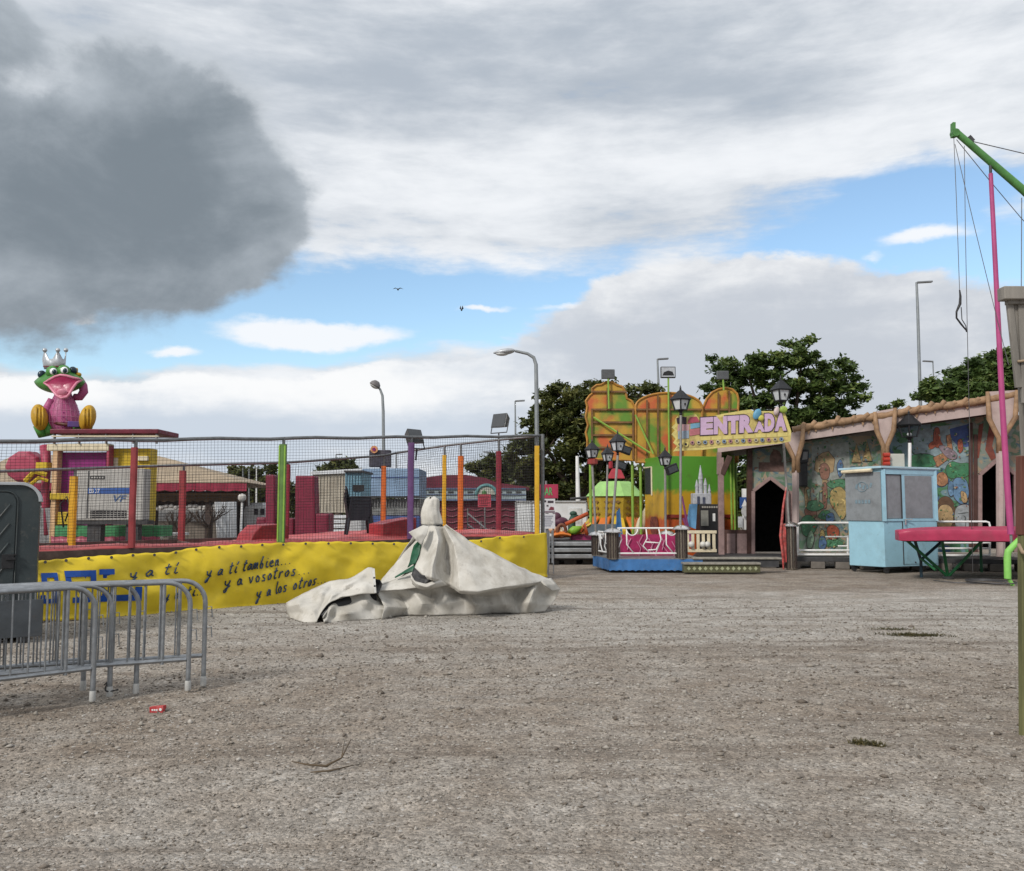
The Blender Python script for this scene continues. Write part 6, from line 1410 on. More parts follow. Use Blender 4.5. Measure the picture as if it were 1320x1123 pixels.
scenic('scenic_board', o1, BB, [(763, 808, 505), (762, 817, 528), (762, 817, 544.5), (762, 817, 561), (762, 817, 577)], [(783, 500, 528), (763, 528, 590), (816, 528, 592)], 'tall scenic board with scalloped top, left of the arched one')
o2 = [(819.5, 596), (819.5, 524)] + [(862 - 42.5 * math.cos(t), 524 - 17.5 * math.sin(t)) for t in np.linspace(.12, math.pi - .12, 16)] + [(905, 524), (905, 596)]
scenic('scenic_board', o2, BB - .03, [(820, 904, 528)], [(834, 516, 592), (848, 509, 592), (863, 508, 592), (878, 510, 592)], 'broad scenic board with one round arched top')
o3 = [(905.5, 596), (905.5, 527), (911, 514), (918, 506), (926, 502), (935, 500), (944, 502), (950, 508), (952, 517), (951, 528), (951, 596)]
scenic('scenic_board', o3, BB + .12, [(908, 950, 528)], [(926, 506, 592), (940, 504, 592)], 'narrow scenic board with rounded top, right of the arched one')
m = MB((XA(880, BB), BB, 2)); m.tube([P(765, 538, BB - .12), P(838, 584, BB - .35)], .035, 6); m.tube([P(819, 535, BB - .13), P(842, 585, BB - .35)], .03, 6); tag(m.build('brace', pm('lime_pole', (.20, .34, .05), .5), smooth=30), 'pair of thin lime bracing poles across the scenic boards', 'brace')
def panel_light(px, py0, py1, hw, poleb, back, lab):
    Y = BB - .15; rt = thing('floodlight', (XA(px, Y), Y, P(px, poleb, Y).z), lab, 'floodlight', 'floodlights on poles above the scenic boards'); M_ = pm('floodlight_grey', (.10, .105, .11), .5, .4, .15, 8)
    m = MB(rt); pbox(m, px - hw, py0, px + hw, py1, Y - .05, .14)
    m.build('housing', M_, rt, bevel=.02)
    if not back:
        m = MB(rt); pbox(m, px - hw + 1, py0 + 1.2, px + hw - 1, py1 - 1.2, Y - .07, .03); m.build('reflector', CHROME, rt)
        m = MB(rt); m.prism([P(px - hw + 2, py1 - 3, Y - .09), P(px + hw - 2, py1 - 3, Y - .09), P(px + hw - 4, (py0 + py1) / 2 - .5, Y - .09), P(px, (py0 + py1) / 2 - 2, Y - .09), P(px - hw + 4, (py0 + py1) / 2, Y - .09)], Vector((0, .015, 0))); m.build('lamp_shield', BLACK, rt)
    m = MB(rt); m.tube([P(px + 1, poleb, Y), P(px, py1, Y)], .03, 8); m.build('pole', pm('lime_pole', (.20, .34, .05), .5), rt)
panel_light(784, 476, 488, 8.5, 527, True, 'square dark floodlight seen from behind above the scalloped board'); panel_light(861.5, 472.5, 487, 9.5, 590, False, 'floodlight with open bright reflector above the arched board'); panel_light(932, 478, 489, 7.5, 503, True, 'square dark floodlight seen from behind above the narrow board')

# ------------------------------------------------------------------ ENTRADA sign
EY = 22.7
sign = thing('entrance_sign', P(945, 578, EY), 'yellow edged entrance sign shaped like a toy train with lilac ENTRADA letters', 'sign')
YEL = pm('sign_yellow', (.56, .48, .17), .5, 0, .1, 5, .35, (.3, .22, .06)); OUT = pm('sign_outline', (.03, .018, .03), .55); LIL = pm('lilac_letters', (.48, .34, .48), .5, 0, .08, 5, .25, (.25, .15, .22))
def sp(px, py, d=0.0): return P(px, py, EY - d)
ol = [(868, 582), (873, 575), (868, 571), (871, 566), (866, 560), (870, 555), (866, 551), (871, 546), (871, 540), (874, 536), (882, 537), (897, 534), (901, 540), (915, 537), (935, 533), (958, 529), (968, 528), (972, 531), (984, 530), (997, 530), (1012, 533), (1016, 544), (1020, 556), (1019, 569), (1004, 572), (980, 574), (940, 576), (905, 580), (880, 581)]
def inset(pl, k, cx_=944, cy_=556): return [(cx_ + (x - cx_) * (1 - k * .35), cy_ + (y - cy_) * (1 - k)) for x, y in pl]
m = MB(sign); m.prism([sp(x, y) for x, y in ol], Vector((0, .05, 0))); m.build('board', YEL, sign)
m = MB(sign); m.prism([sp(x, y, .006) for x, y in inset(ol, .14)], Vector((0, .005, 0))); m.build('inner_field', pm('sign_field', (.46, .37, .13), .55, 0, .25, 6, .4, (.16, .10, .06)), sign)
def quadletter(mb, ch, x0, x1, yt0, yt1, yb0, yb1, d, bold, grow=0.0):
    vs, fs = text_mesh(ch, 1.0, 0, bold); ax0, ax1 = min(v.x for v in vs), max(v.x for v in vs); ay0, ay1 = min(v.y for v in vs), max(v.y for v in vs)
    out = []
    for v in vs:
        u = (v.x - ax0) / (ax1 - ax0); w = (v.y - ay0) / (ay1 - ay0); u = u * (1 + 2 * grow) - grow; w = w * (1 + 2 * grow) - grow
        yt, yb = yt0 + (yt1 - yt0) * u, yb0 + (yb1 - yb0) * u; out.append(sp(x0 + (x1 - x0) * u, yb + (yt - yb) * w, d))
    mb.add(out, fs)
LET = [('E', 903, 919.5), ('N', 920, 937.5), ('T', 937, 953.5), ('R', 953, 971), ('A', 972, 986), ('D', 985.5, 998.5), ('A', 998.5, 1014)]
for i, (ch, x0, x1) in enumerate(LET):
    ty = lambda x: 540.5 - (x - 903) * .062 if i != 4 else 545.5; by = lambda x: 560 - (x - 903) * .052
    m = MB(sign); quadletter(m, ch, x0 - .4, x1 + .4, ty(x0) - 2, ty(x1) - 2, by(x0) + 1, by(x1) + 1, .018, .06, .05); m.build('letter_outline', OUT, sign)
    m = MB(sign); quadletter(m, ch, x0, x1, ty(x0) - 2, ty(x1) - 2, by(x0) + 1, by(x1) + 1, .030, .075); m.build('letter', LIL, sign)
m = MB(sign)
for i in range(8):                       # wagon sides under the letters
    x0, x1 = 903 + i * 14.2, 916 + i * 14.2; y = 563.5 - (x0 - 903) * .05; m.prism([sp(x0, y + 4.5, .016), sp(x1, y + 4, .016), sp(x1, y - .6, .016), sp(x0, y - .2, .016)], Vector((0, .006, 0)))
m.build('wagon_sides', YEL, sign)
for i in range(17):
    x = 876 + i * 8.2 if i > 1 else 876 + i * 8; y = (573 if i < 2 else 571.3) - max(0, x - 880) * .040; r_ = 3.3 if i < 2 else 2.5
    m = MB(sign); M_ = Matrix.Rotation(math.pi / 2, 3, 'X'); k_ = EY / F
    m.lathe(sp(x, y, .03), [(r_ * .45 * k_, -.012), (r_ * k_, -.012), (r_ * k_, .012), (r_ * .45 * k_, .012)], 14, M_); w_ = m.build('train_wheel', YEL if i < 2 else pm(('wheel_cream', 'wheel_blue', 'wheel_rose')[i % 3], ((.45, .40, .28), (.16, .24, .34), (.38, .18, .20))[i % 3], .5), sign)
    m = MB(sign); m.lathe(sp(x, y, .036), [(.001, -.012), (r_ * .5 * k_, -.012), (r_ * .5 * k_, .01), (.001, .01)], 10, M_); m.build('hub', OUT, w_)
def flat(nm, pts, d, M_): mb = MB(sign); mb.prism([sp(x, y, d) for x, y in pts], Vector((0, .008, 0))); mb.build(nm, M_, sign)
flat('engine_chimney', [(873, 546), (885, 547), (885, 538), (879, 537), (872, 539)], .022, OUT); flat('engine_front', [(873, 556), (888, 556), (889, 547), (874, 547)], .018, pm('engine_rose', (.42, .25, .27), .5)); flat('engine_body', [(874, 566), (888, 565), (888, 555), (874, 556)], .022, pm('engine_grey_blue', (.25, .32, .40), .5))
flat('cab_roof', [(886, 546), (902, 544), (898, 537), (889, 538)], .026, pm('cab_red', (.32, .06, .09), .5)); flat('cab_window', [(890, 553), (902, 551), (902, 545), (890, 546.5)], .020, pm('cab_blue', (.14, .30, .42), .5)); flat('cab_side', [(889, 562), (902, 560), (902, 552), (889, 553.5)], .022, pm('cab_pink', (.38, .13, .15), .5))
for nm, cx_, cy_, rx_, ry_, rot, c_ in (('egg', 976, 534, 5, 7.5, .5, (.10, .28, .42)), ('egg', 981, 539, 4, 4, .9, (.45, .42, .08)), ('egg', 1001, 530, 3.6, 6, .35, (.42, .34, .33)), ('egg', 1010, 528, 5.2, 4.6, -.3, (.26, .36, .06))):
    m = MB(sign); M_ = Matrix.Rotation(rot, 3, 'Y'); m.ball(sp(cx_, cy_, .06), (rx_ * EY / F, .05, ry_ * EY / F), 16, 10, M_); m.build(nm, pm('egg' + str(cx_), c_, .45), sign, smooth=1)

# ------------------------------------------------------------------ lantern posts
LGR = pm('lantern_black', (.02, .021, .024), .5, .2, .2, 8, .3, (.06, .055, .05)); FRO = pm('frosted_glass', (.52, .54, .56), .25, 0, .06, 6, .3, (.3, .28, .25), 0)
POLEM = pm('lantern_pole', (.26, .25, .24), .5, .4, .15, 6, .4, (.12, .1, .08))
def lantern(base, top, s, yaw, lab, glass=True, polebase=True, r=.032, polM=None):
    base, top = Vector(base), Vector(top); rt = thing('lantern_post', base, lab, 'lantern', 'black lantern heads on tall thin posts'); h = s
    R = Matrix.Rotation(yaw, 3, 'Z'); c = top - Vector((0, 0, h * 1.0))    # c: centre of the bottom of the roof
    q = lambda x, y, z: c + R @ Vector((x * h, y * h, z * h))
    zb = -.62
    m = MB(rt); m.tube([base, q(0, 0, zb - .32)], r, 8); m.build('pole', polM or POLEM, rt, smooth=40)
    m = MB(rt); m.add([q(-.46, -.46, 0), q(.46, -.46, 0), q(.46, .46, 0), q(-.46, .46, 0), q(-.1, -.1, .52), q(.1, -.1, .52), q(.1, .1, .52), q(-.1, .1, .52)], [(3, 2, 1, 0), (4, 5, 6, 7), (0, 1, 5, 4), (1, 2, 6, 5), (2, 3, 7, 6), (3, 0, 4, 7)])
    m.box(q(0, 0, -.02), (.86 * h, .86 * h, .05 * h), rz=yaw); m.build('roof', LGR, rt, bevel=.01)
    m = MB(rt); m.lathe(q(0, 0, .5), [(.06 * h, 0), (.08 * h, .06 * h), (.05 * h, .10 * h), (.06 * h, .16 * h), (.01 * h, .34 * h)], 8); m.build('finial', LGR, rt)
    m = MB(rt)
    for sx_s, sy_s in ((-1, -1), (1, -1), (1, 1), (-1, 1)): m.beam(q(.36 * sx_s, .36 * sy_s, -.03), q(.24 * sx_s, .24 * sy_s, zb), .035, .035)
    m.box(q(0, 0, zb), (.54 * h, .54 * h, .05 * h), rz=yaw); m.lathe(q(0, 0, zb - .34), [(.05 * h, 0), (.11 * h, .10 * h), (.07 * h, .18 * h), (.2 * h, .34 * h)], 10); m.build('frame', LGR, rt)
    if glass:
        m = MB(rt); a, b_ = .335, .225
        m.add([q(-b_, -b_, zb + .03), q(b_, -b_, zb + .03), q(b_, b_, zb + .03), q(-b_, b_, zb + .03), q(-a, -a, -.05), q(a, -a, -.05), q(a, a, -.05), q(-a, a, -.05)], [(3, 2, 1, 0), (4, 5, 6, 7), (0, 1, 5, 4), (1, 2, 6, 5), (2, 3, 7, 6), (3, 0, 4, 7)]); g_ = m.build('glass', FRO, rt)
        m = MB(rt); m.ball(q(.05, -.31, -.30), (.055 * h, .02, .075 * h), 8, 6); m.box(q(.05, -.315, -.38), (.03 * h, .01, .1 * h)); m.build('fitting', LGR, g_)
    else:
        m = MB(rt); m.ball(q(0, 0, -.5), (.13 * h, .13 * h, .10 * h), 10, 8); m.build('bulb', FRO, rt, smooth=1)
    return rt
def lp(px0, py0, Y0, px1, py1, s, yaw, lab, **k): lantern(P(px0, py0, Y0), P(px1, py1, Y0), s * .87, yaw, lab, **k)
lp(768, 686, 24.0, 763, 563, .40, .5, 'lantern with red collar on the back left platform pillar')
lp(789, 682, 22.45, 796, 551, .42, .45, 'white glassed lantern high on the front left platform pillar')
lp(858, 685, 24.2, 857, 573, .40, .2, 'lantern with a small floodlight below it, behind the scrollwork')
lp(877, 678, 22.5, 877, 493, .50, .6, 'tallest lantern left of the entrance sign, above its train engine')
lp(1017, 675, 23.6, 1006, 480, .54, .3, 'lantern above the right end of the entrance sign')
lp(781, 690, 26.5, 783, 570, .40, .3, 'half hidden lantern behind the white glassed one')
lantern(P(1172, 716, 23.9), P(1171, 523, 23.9), .52, .35, 'open black lantern without glass on a white post behind the blue booth', glass=False, polM=WHITE, r=.045)
lantern(P(1226, 716, 23.9), P(1226, 523, 23.9), .5, .35, '', glass=False) if False else None
m = MB(P(763, 597, 24)); m.lathe(P(764, 600, 24), [(.03, 0), (.14, .04), (.14, .16), (.03, .2)], 10); tag(m.build('lamp_collar', pm('red_collar', (.25, .03, .025), .5), smooth=30), 'red collar fixed under the lantern of the back left pillar', 'collar')
for px, py, Y, lab in ((866, 605, 24.0, 'small dark floodlight hung under the lantern behind the scrollwork'), (806, 580, 26.2, 'dark floodlight turned aside behind the white glassed lantern'), (800, 600, 26.2, 'lower dark floodlight facing down behind the white glassed lantern')):
    q = P(px, py, Y); rt = thing('floodlight', q, lab, 'floodlight', 'small floodlights among the lanterns'); m = MB(rt); m.box(q, (.36, .10, .24), rz=.4, ry=-.35 if Y < 25 else .3); m.build('housing', BLACK, rt, bevel=.015)
    m = MB(rt); m.box(q + Vector((.02, -.055, 0)), (.28, .012, .16), rz=.4, ry=-.35 if Y < 25 else .3); m.build('glass', GLS, rt)
    m = MB(rt); m.tube([q, q + Vector((-.2, .02, .05))], .018, 6); m.build('bracket', BLACK, rt)

# ------------------------------------------------------------------ pale blue ticket booth
b1 = Vector((XA(1137, 22.1), 22.1, 0)); b0 = Vector((XA(1091.5, 22.9), 22.9, 0)); b2 = Vector((XA(1205.5, 22.8), 22.8, 0)); b3 = b0 + b2 - b1
booth = thing('ticket_booth', (b1 + b3) / 2, 'pale blue ticket booth on castors with grey shuttered windows', 'booth')
BLU = pm('booth_blue', (.27, .47, .57), .5, 0, .06, 3, .4, (.14, .17, .17), .08); SHU = pm('grey_shutter', (.22, .24, .255), .55, .2, .1, 5, .4, (.09, .09, .09), .3, 60)
zb_, zs_, zt2 = .15, 1.285, 2.56
def lift(pl, z): return [Vector((p.x, p.y, z)) for p in pl]
cen = (b1 + b3) / 2
def shrink(k): return [cen + (p - cen) * k for p in (b0, b1, b2, b3)]
m = MB(booth); m.hexa(lift(shrink(1), zb_), lift(shrink(1), zs_)); m.build('body', BLU, booth, bevel=.012)
m = MB(booth); m.hexa(lift(shrink(.93), zs_ - .02), lift(shrink(.93), zt2)); m.build('inner_wall', BLACK, booth)
m = MB(booth); bb = shrink(1.0)
for i, w in ((0, .08), (1, .10), (2, .10), (3, .08)):
    p = cen + (bb[i] - cen) * .965; m.beam((p.x, p.y, zs_ - .01), (p.x, p.y, zt2), w, w)
for i in range(4):
    p, q = cen + (bb[i] - cen) * .965, cen + (bb[(i + 1) % 4] - cen) * .965; m.beam((p.x, p.y, zt2 - .05), (q.x, q.y, zt2 - .05), .08, .14); m.beam((p.x, p.y, zs_ + .02), (q.x, q.y, zs_ + .02), .08, .06)
m.build('window_posts', BLU, booth)
def fpnt(a, b_, u, z, off): 
    p = a.lerp(b_, u); n_ = Vector(((b_ - a).y, -(b_ - a).x, 0)).normalized(); return Vector((p.x + n_.x * off, p.y + n_.y * off, z))
def facep(a, b_, u0, u1, z0, z1, off, th, nm, M_, par=None):
    mb = MB(booth); n_ = Vector(((b_ - a).y, -(b_ - a).x, 0)).normalized(); mb.prism([fpnt(a, b_, u0, z0, off), fpnt(a, b_, u1, z0, off), fpnt(a, b_, u1, z1, off), fpnt(a, b_, u0, z1, off)], n_ * -th); return mb.build(nm, M_, par or booth)
sh = facep(b0, b1, -.03, .97, zs_ + .0, zt2 - .06, .035, .03, 'shutter', SHU)
facep(b1, b2, .055, .335, zs_ + .06, zt2 - .14, -.01, .03, 'shutter', SHU)
dr = facep(b1, b2, .345, .97, zb_ + .06, zt2 - .07, .012, .03, 'door', BLU)
facep(b1, b2, .40, .91, zs_ + .06, zt2 - .15, .02, .02, 'door_shutter', SHU, dr)
facep(b1, b2, .335, .345, zb_ + .05, zt2 - .1, .016, .02, 'door_gap', DARKST, dr)
m = MB(booth); p = fpnt(b1, b2, .37, zs_ + .03, .05); m.tube([p, p + Vector((.18, .02, 0))], .014, 6); m.box(p + Vector((0, 0, -.06)), (.03, .03, .14)); m.build('handle', CHROME, dr)
m = MB(booth); n_ = Vector(((b1 - b0).y, -(b1 - b0).x, 0)).normalized(); uu = (b1 - b0).normalized(); M_ = pm('faded_blue_ink', (.15, .22, .265), .6, 0, .2, 8, .4)
w_ = (b1 - b0).length
for t_, z_, wd_ in (('OPEN', 2.12, .0), ):
    pass
for k in range(5): m.box(fpnt(b0, b1, .30 + .10 * k, 2.14 + .03 * math.sin(k * 2), .042), (.055, .004, .11), rz=math.atan2(uu.y, uu.x), ry=.3 * (-1) ** k)
for k in range(5): m.box(fpnt(b0, b1, .28 + .09 * k, 1.76, .042), (.06, .004, .09), rz=math.atan2(uu.y, uu.x))
m.tube([fpnt(b0, b1, .45 + .14 * math.cos(t), 2.13 + .12 * math.sin(t), .042) for t in np.linspace(0, 6.283, 20)], .008, 5); m.build('faded_marks', M_, sh)
ro = lambda p, k, z: Vector((cen.x + (p.x - cen.x) * k, cen.y + (p.y - cen.y) * k, z))
m = MB(booth); lo_ = [ro(b0, 1.2, 2.56), ro(b1, 1.12, 2.585), ro(b2, 1.12, 2.57), ro(b3, 1.1, 2.56)]; m.hexa(lo_, [p + Vector((0, 0, .055)) for p in lo_]); m.build('roof', pm('booth_roof', (.33, .48, .55), .5, 0, .08, 4, .4, (.2, .2, .18)), booth, bevel=.01)
m = MB(booth); p, q = fpnt(b0, b1, -.05, 2.52, .14), fpnt(b0, b1, .80, 2.54, .14); m.tube([p, q], .045, 8); m.build('awning_roll', CREAM, booth, smooth=30)
for p in (b0, b1, b2):
    c_ = cen + (p - cen) * .9; m = MB(booth); m.lathe((c_.x, c_.y, .065), [(.02, -.025), (.065, -.025), (.065, .025), (.02, .025)], 14, Matrix.Rotation(math.pi / 2, 3, 'X')); m.box((c_.x, c_.y, .12), (.07, .09, .07)); m.build('castor', BLACK, booth)
m = MB(booth); c_ = fpnt(b1, b2, .55, .25, .02); m.ball(c_, .02, 8, 6); m.build('bolt', DARKST, booth)
q = P(1156.5, 600, 23.2); cb = thing('control_box', (q.x, q.y, 2.62), 'cream electrical box with red signal lamps on top of the blue booth', 'box')
m = MB(cb); pbox(m, 1149, 585, 1166, 602.5, 23.1, .3); m.build('case', pm('box_cream', (.42, .41, .36), .5, 0, .06, 5, .3), cb, bevel=.015)
for k in range(3): m = MB(cb); q = P(1142.5, 586.5 + k * 5.6, 23.0); m.lathe(q, [(.01, -.09), (.055, -.08), (.06, .08), (.01, .09)], 12, Matrix.Rotation(math.pi / 2, 3, 'Y')); m.build('signal_lamp', pm('lamp_red', (.34, .035, .02), .3), cb, smooth=30)

# ------------------------------------------------------------------ pink trampoline
tr_ = thing('trampoline', (XA(1290, 20.6), 20.6, 0), 'pink padded trampoline on dark green splayed legs beside the blue booth', 'trampoline')
PADM = pm('trampoline_pink', (.34, .028, .075), .5, 0, .14, 3, .4, (.22, .06, .08), .25, 12)
zt = P(1155, 683, 20.2).z; outl = [(XA(1151, 20.3), 20.3), (XA(1156, 19.75), 19.75), (XA(1330, 19.3), 19.3), (XA(1470, 19.5), 19.5), (XA(1500, 20.8), 20.8), (XA(1430, 22.4), 22.4), (XA(1235, 22.5), 22.5), (XA(1168, 21.4), 21.4)]
cxx = sum(p[0] for p in outl) / 8, sum(p[1] for p in outl) / 8
m = MB(tr_); rows = []
dense = []
for i in range(8):
    a, b_ = outl[i], outl[(i + 1) % 8]
    for k in range(8): dense.append((a[0] + (b_[0] - a[0]) * k / 8, a[1] + (b_[1] - a[1]) * k / 8))
for r_, z in ((.985, zt - .235), (1.0, zt - .225), (1.0, zt - .10), (1.0, zt - .015), (.992, zt), (.9, zt + .02), (.75, zt + .04), (.5, zt + .05), (.02, zt + .06)):
    rows.append([Vector((cxx[0] + (x - cxx[0]) * r_, cxx[1] + (y - cxx[1]) * r_, z + .02 * noise.noise((x * 1.3, y * 1.3, z)) + .012 * noise.noise((x * 4, y * 4, z)))) for x, y in dense + dense[:1]])
m.grid(rows).build('pad', PADM, tr_, smooth=60)
m = MB(tr_); m.prism([Vector((cxx[0] + (x - cxx[0]) * .96, cxx[1] + (y - cxx[1]) * .96, zt - .22)) for x, y in outl], Vector((0, 0, -.03))); m.build('underside', BLACK, tr_)
GLEG = pm('leg_green', (.012, .095, .035), .45, .1, .2, 6, .4, (.04, .05, .03)); BLEG = pm('leg_dark_blue', (.015, .035, .05), .45, .1, .2, 6, .4)
zl = zt - .24
def leg(pts, M_=GLEG, r=.035): mb = MB(tr_); mb.tube([Vector(p) for p in pts], r, 8); mb.build('leg', M_, tr_, smooth=40)
ap = G(1222, 746); ap.z = .04
top_ = lambda px, Y: (XA(px, Y), Y, zl)
leg([top_(1166, 20.2), ap]); leg([top_(1211, 20.0), ap]); leg([top_(1262, 19.9), ap])
kn = P(1187, 722, 20.6); leg([top_(1176, 20.5), kn, (kn.x, kn.y, .02)], BLEG); leg([top_(1213, 20.6), kn], BLEG); leg([P(1187, 720, 20.5), P(1206, 735, 20.1)], GLEG, .03)
ap2 = Vector((XA(1440, 20), 20, .04)); leg([top_(1390, 20), ap2]); leg([top_(1450, 20), ap2]); leg([(XA(1330, 22), 22, zl), (XA(1330, 22), 22, .02)]); leg([(XA(1260, 22.2), 22.2, zl), (XA(1260, 22.2), 22.2, .02)])
m = MB(tr_); m.lathe((ap.x, ap.y, 0), [(.12, 0), (.12, .03), (.05, .06)], 12); m.build('foot', DARKST, tr_, smooth=40)
# bungee boom
BY = 19.0
boom = thing('bungee_boom', (XA(1530, BY), BY, 0), 'green steel bungee boom high above the trampoline, reaching in from the right', 'boom')
GBM = pm('boom_green', (.07, .20, .055), .45, .1, .2, 4, .4, (.05, .08, .04)); 
m = MB(boom); m.tube([P(1229, 168, BY), P(1232, 170, BY), P(1320, 246, BY), P(1520, 432, BY)], [.055, .07, .085, .12], 12); m.build('arm', GBM, boom, smooth=40)
m = MB(boom); m.beam(P(1228.5, 159, BY), P(1228.5, 177, BY), .06, .12); m.lathe(P(1231, 172, BY), [(.02, -.07), (.085, -.07), (.085, .07), (.02, .07)], 14, Matrix.Rotation(math.pi / 2, 3, 'X')); m.build('tip_plate', GBM, boom)
m = MB(boom); m.beam(P(1246, 184, BY), P(1253, 178, BY), .08, .15); m.tube([P(1277, 206, BY), P(1277, 222, BY)], .03, 8); m.build('bracket', DARKST, boom)
m = MB(boom); m.tube([P(1520, 432, BY), (XA(1520, BY), BY, 0)], .16, 12); m.build('mast', GBM, boom, smooth=40)
CABM = pm('steel_cable', (.10, .10, .105), .5, .4, .1, 8, 0, bump=0)
def cable(pts, r, lab, nm='cable'):
    c0_ = Vector(pts[0]); m = MB(c0_); m.tube(pts, r, 6); return tag(m.build(nm, CABM, smooth=40), lab, 'cable', 'cables hanging from the bungee boom')
cable([P(1229.5, 177, BY), P(1233, 260, BY), P(1237, 376, BY)], .007, 'left bungee cable hanging from the boom tip down to the black hook')
cable([P(1243, 188, BY), P(1244.5, 300, BY), P(1247, 430, BY), P(1250, 560, BY + .3), P(1254, 738, BY + .8)], .007, 'long straight cable hanging from the boom past the trampoline to the ground')
cable([P(1231, 186, BY), P(1258, 300, BY - .1), P(1283, 402, BY - .2), P(1300, 470, BY - .3)], .007, 'slanting cable from the boom tip towards the pink pole')
cable([P(1233, 180, BY), P(1275, 232, BY), P(1317, 282, BY), P(1500, 470, BY)], .008, 'cable stretched below the boom, running parallel to it')
cable([P(1252, 182, BY), P(1320, 198, BY - .2), P(1480, 235, BY - .6)], .010, 'thick cable leading from the boom out to the right')
cable([P(1317, 255, BY), P(1316.5, 370, BY)], .009, 'short cable dropping beside the timber hut roof')
m = MB(P(1238, 390, BY)); m.tube([P(1237, 374, BY), P(1238, 382, BY), P(1237.5, 392, BY), P(1233, 402, BY), P(1233, 410, BY), P(1239, 418, BY), P(1244, 424, BY), P(1246, 428, BY), P(1245, 420, BY), P(1240, 412, BY), P(1239, 396, BY)], [.015, .025, .032, .022, .02, .02, .017, .014, .01, .01, .01], 8); tag(m.build('cable_hook', BLACK, smooth=1), 'black hook and strap at the lower end of the left bungee cable', 'hook')
pk = thing('padded_rod', P(1303, 690, BY - .2), 'long pink padded rod hanging upright from the green boom', 'rod')
m = MB(pk); k_ = BY / F; tp = [(1277, 224), (1280, 280), (1286, 400), (1292, 520), (1298, 620), (1303, 689)]
m.tube([P(x, y, BY - .2 * i / 5) for i, (x, y) in enumerate(tp)], [2.7 * k_, 2.9 * k_, 3.2 * k_, 3.5 * k_, 3.8 * k_, 3.9 * k_], 14); m.build('padding', pm('rod_pink', (.36, .055, .17), .5, 0, .10, 2, .3, (.25, .04, .12), .2, 10), pk, smooth=40)
m = MB(pk); m.tube([P(1303, 688, BY - .2), P(1304, 704, BY - .2)], .03, 8); m.build('lower_pin', STEEL, pk, smooth=40)
m = MB(pk); m.tube([P(1276.5, 214, BY), P(1277, 226, BY)], .03, 8); m.build('hook', DARKST, pk)
LIMEM = pm('lime_pad', (.20, .48, .10), .5, 0, .1, 4, .35, (.1, .2, .05), .15)
m = MB((XA(1299, 18.7), 18.7, 0)); m.tube([P(1316, 694, 18.7), P(1306, 704, 18.7), P(1299.5, 711, 18.7), P(1298.5, 718, 18.7), P(1299, 746, 18.7)], [.06, .065, .07, .07, .07], 14); m.tube([P(1299, 744, 18.7), (XA(1299, 18.7), 18.7, 0)], .04, 8); tag(m.build('padded_pipe', LIMEM, smooth=40), 'bent lime green padded pipe below the pink rod', 'pipe')
# timber hut whose corner shows at the right edge
HY = 6.4
hut = thing('timber_hut', (XA(1335, HY), HY, 0), 'weathered timber hut corner with red brown post at the right edge', 'hut')
OLD = pm('weathered_timber', (.20, .185, .165), .8, 0, .3, 7, .55, (.06, .05, .04), .6, 16, (1, 1, .15)); RBP = pm('red_brown_post', (.11, .038, .025), .6, 0, .25, 6, .5, (.05, .03, .02), .4, 18, (1, 1, .2)); GRP = pm('green_timber', (.12, .12, .05), .7, 0, .3, 6, .5, (.06, .04, .02), .4, 18, (1, 1, .2))
m = MB(hut); a, b_ = P(1290, 379, HY), P(1700, 379, HY); m.beam(a, b_, .10, .095); m.build('eave_beam', OLD, hut, bevel=.006)
m = MB(hut); m.beam(P(1298, 390, HY + .02), P(1500, 390, HY + .02), .06, .03); m.build('batten', OLD, hut)
for i, (xa, xb, yb) in enumerate(((1301, 1313, 500), (1307, 1316, 495), (1315, 1321, 520), (1325, 1329, 600), (1335, 1339, 600))):
    m = MB(hut); m.beam(P(xa, 388, HY + .03 + .015 * (i % 2)), P(xb, yb, HY + .03 + .015 * (i % 2)), .045 if i < 3 else .06, .03, (0, 1, 0)); m.build('plank', OLD, hut, bevel=.004)
lb = P(1319.5, 947, HY + .1); lt = P(1318, 690, HY + .1); rt_ = P(1318, 590, HY + .1)
m = MB(hut); m.beam(lt, rt_ + (rt_ - lt) * .02, .065, .07); m.build('red_post', RBP, hut, bevel=.006)
m = MB(hut); m.beam(lb + Vector((0, 0, -.05)), lt, .045, .06); m.build('lower_post', GRP, hut, bevel=.006)
m = MB(hut); m.tube([P(1313, 702, HY + .05), P(1318, 712, HY), P(1330, 716, HY)], .014, 6); m.tube([P(1312, 466, HY), P(1330, 464, HY)], .01, 6); m.build('rope', pm('rope', (.28, .21, .14), .8), hut, smooth=1)
m = MB(hut)
for k in range(8): x = XA(1332, HY) + .12 * k; m.box((x + .06, HY + .14, 1.3), (.115, .025, 2.6))
m.build('wall', OLD, hut)
# cable coil and scraps on the ground
m = MB(G(1268, 752)); g = G(1272, 752)
for k in range(3): m.tube([(g.x + (.34 + .05 * k) * math.cos(t) + .04 * k, g.y + (.5 + .06 * k) * math.sin(t), .02 + .012 * k) for t in np.linspace(0, 6.1, 30)], .011, 5)
m.tube([(g.x - .3, g.y - .2, .015), (g.x - .7, g.y, .015), (g.x - .9, g.y + .5, .02)], .011, 5); tag(m.build('cable_coil', CABM, smooth=1), 'loose coil of dark cable lying on the gravel by the lime pipe', 'cable')
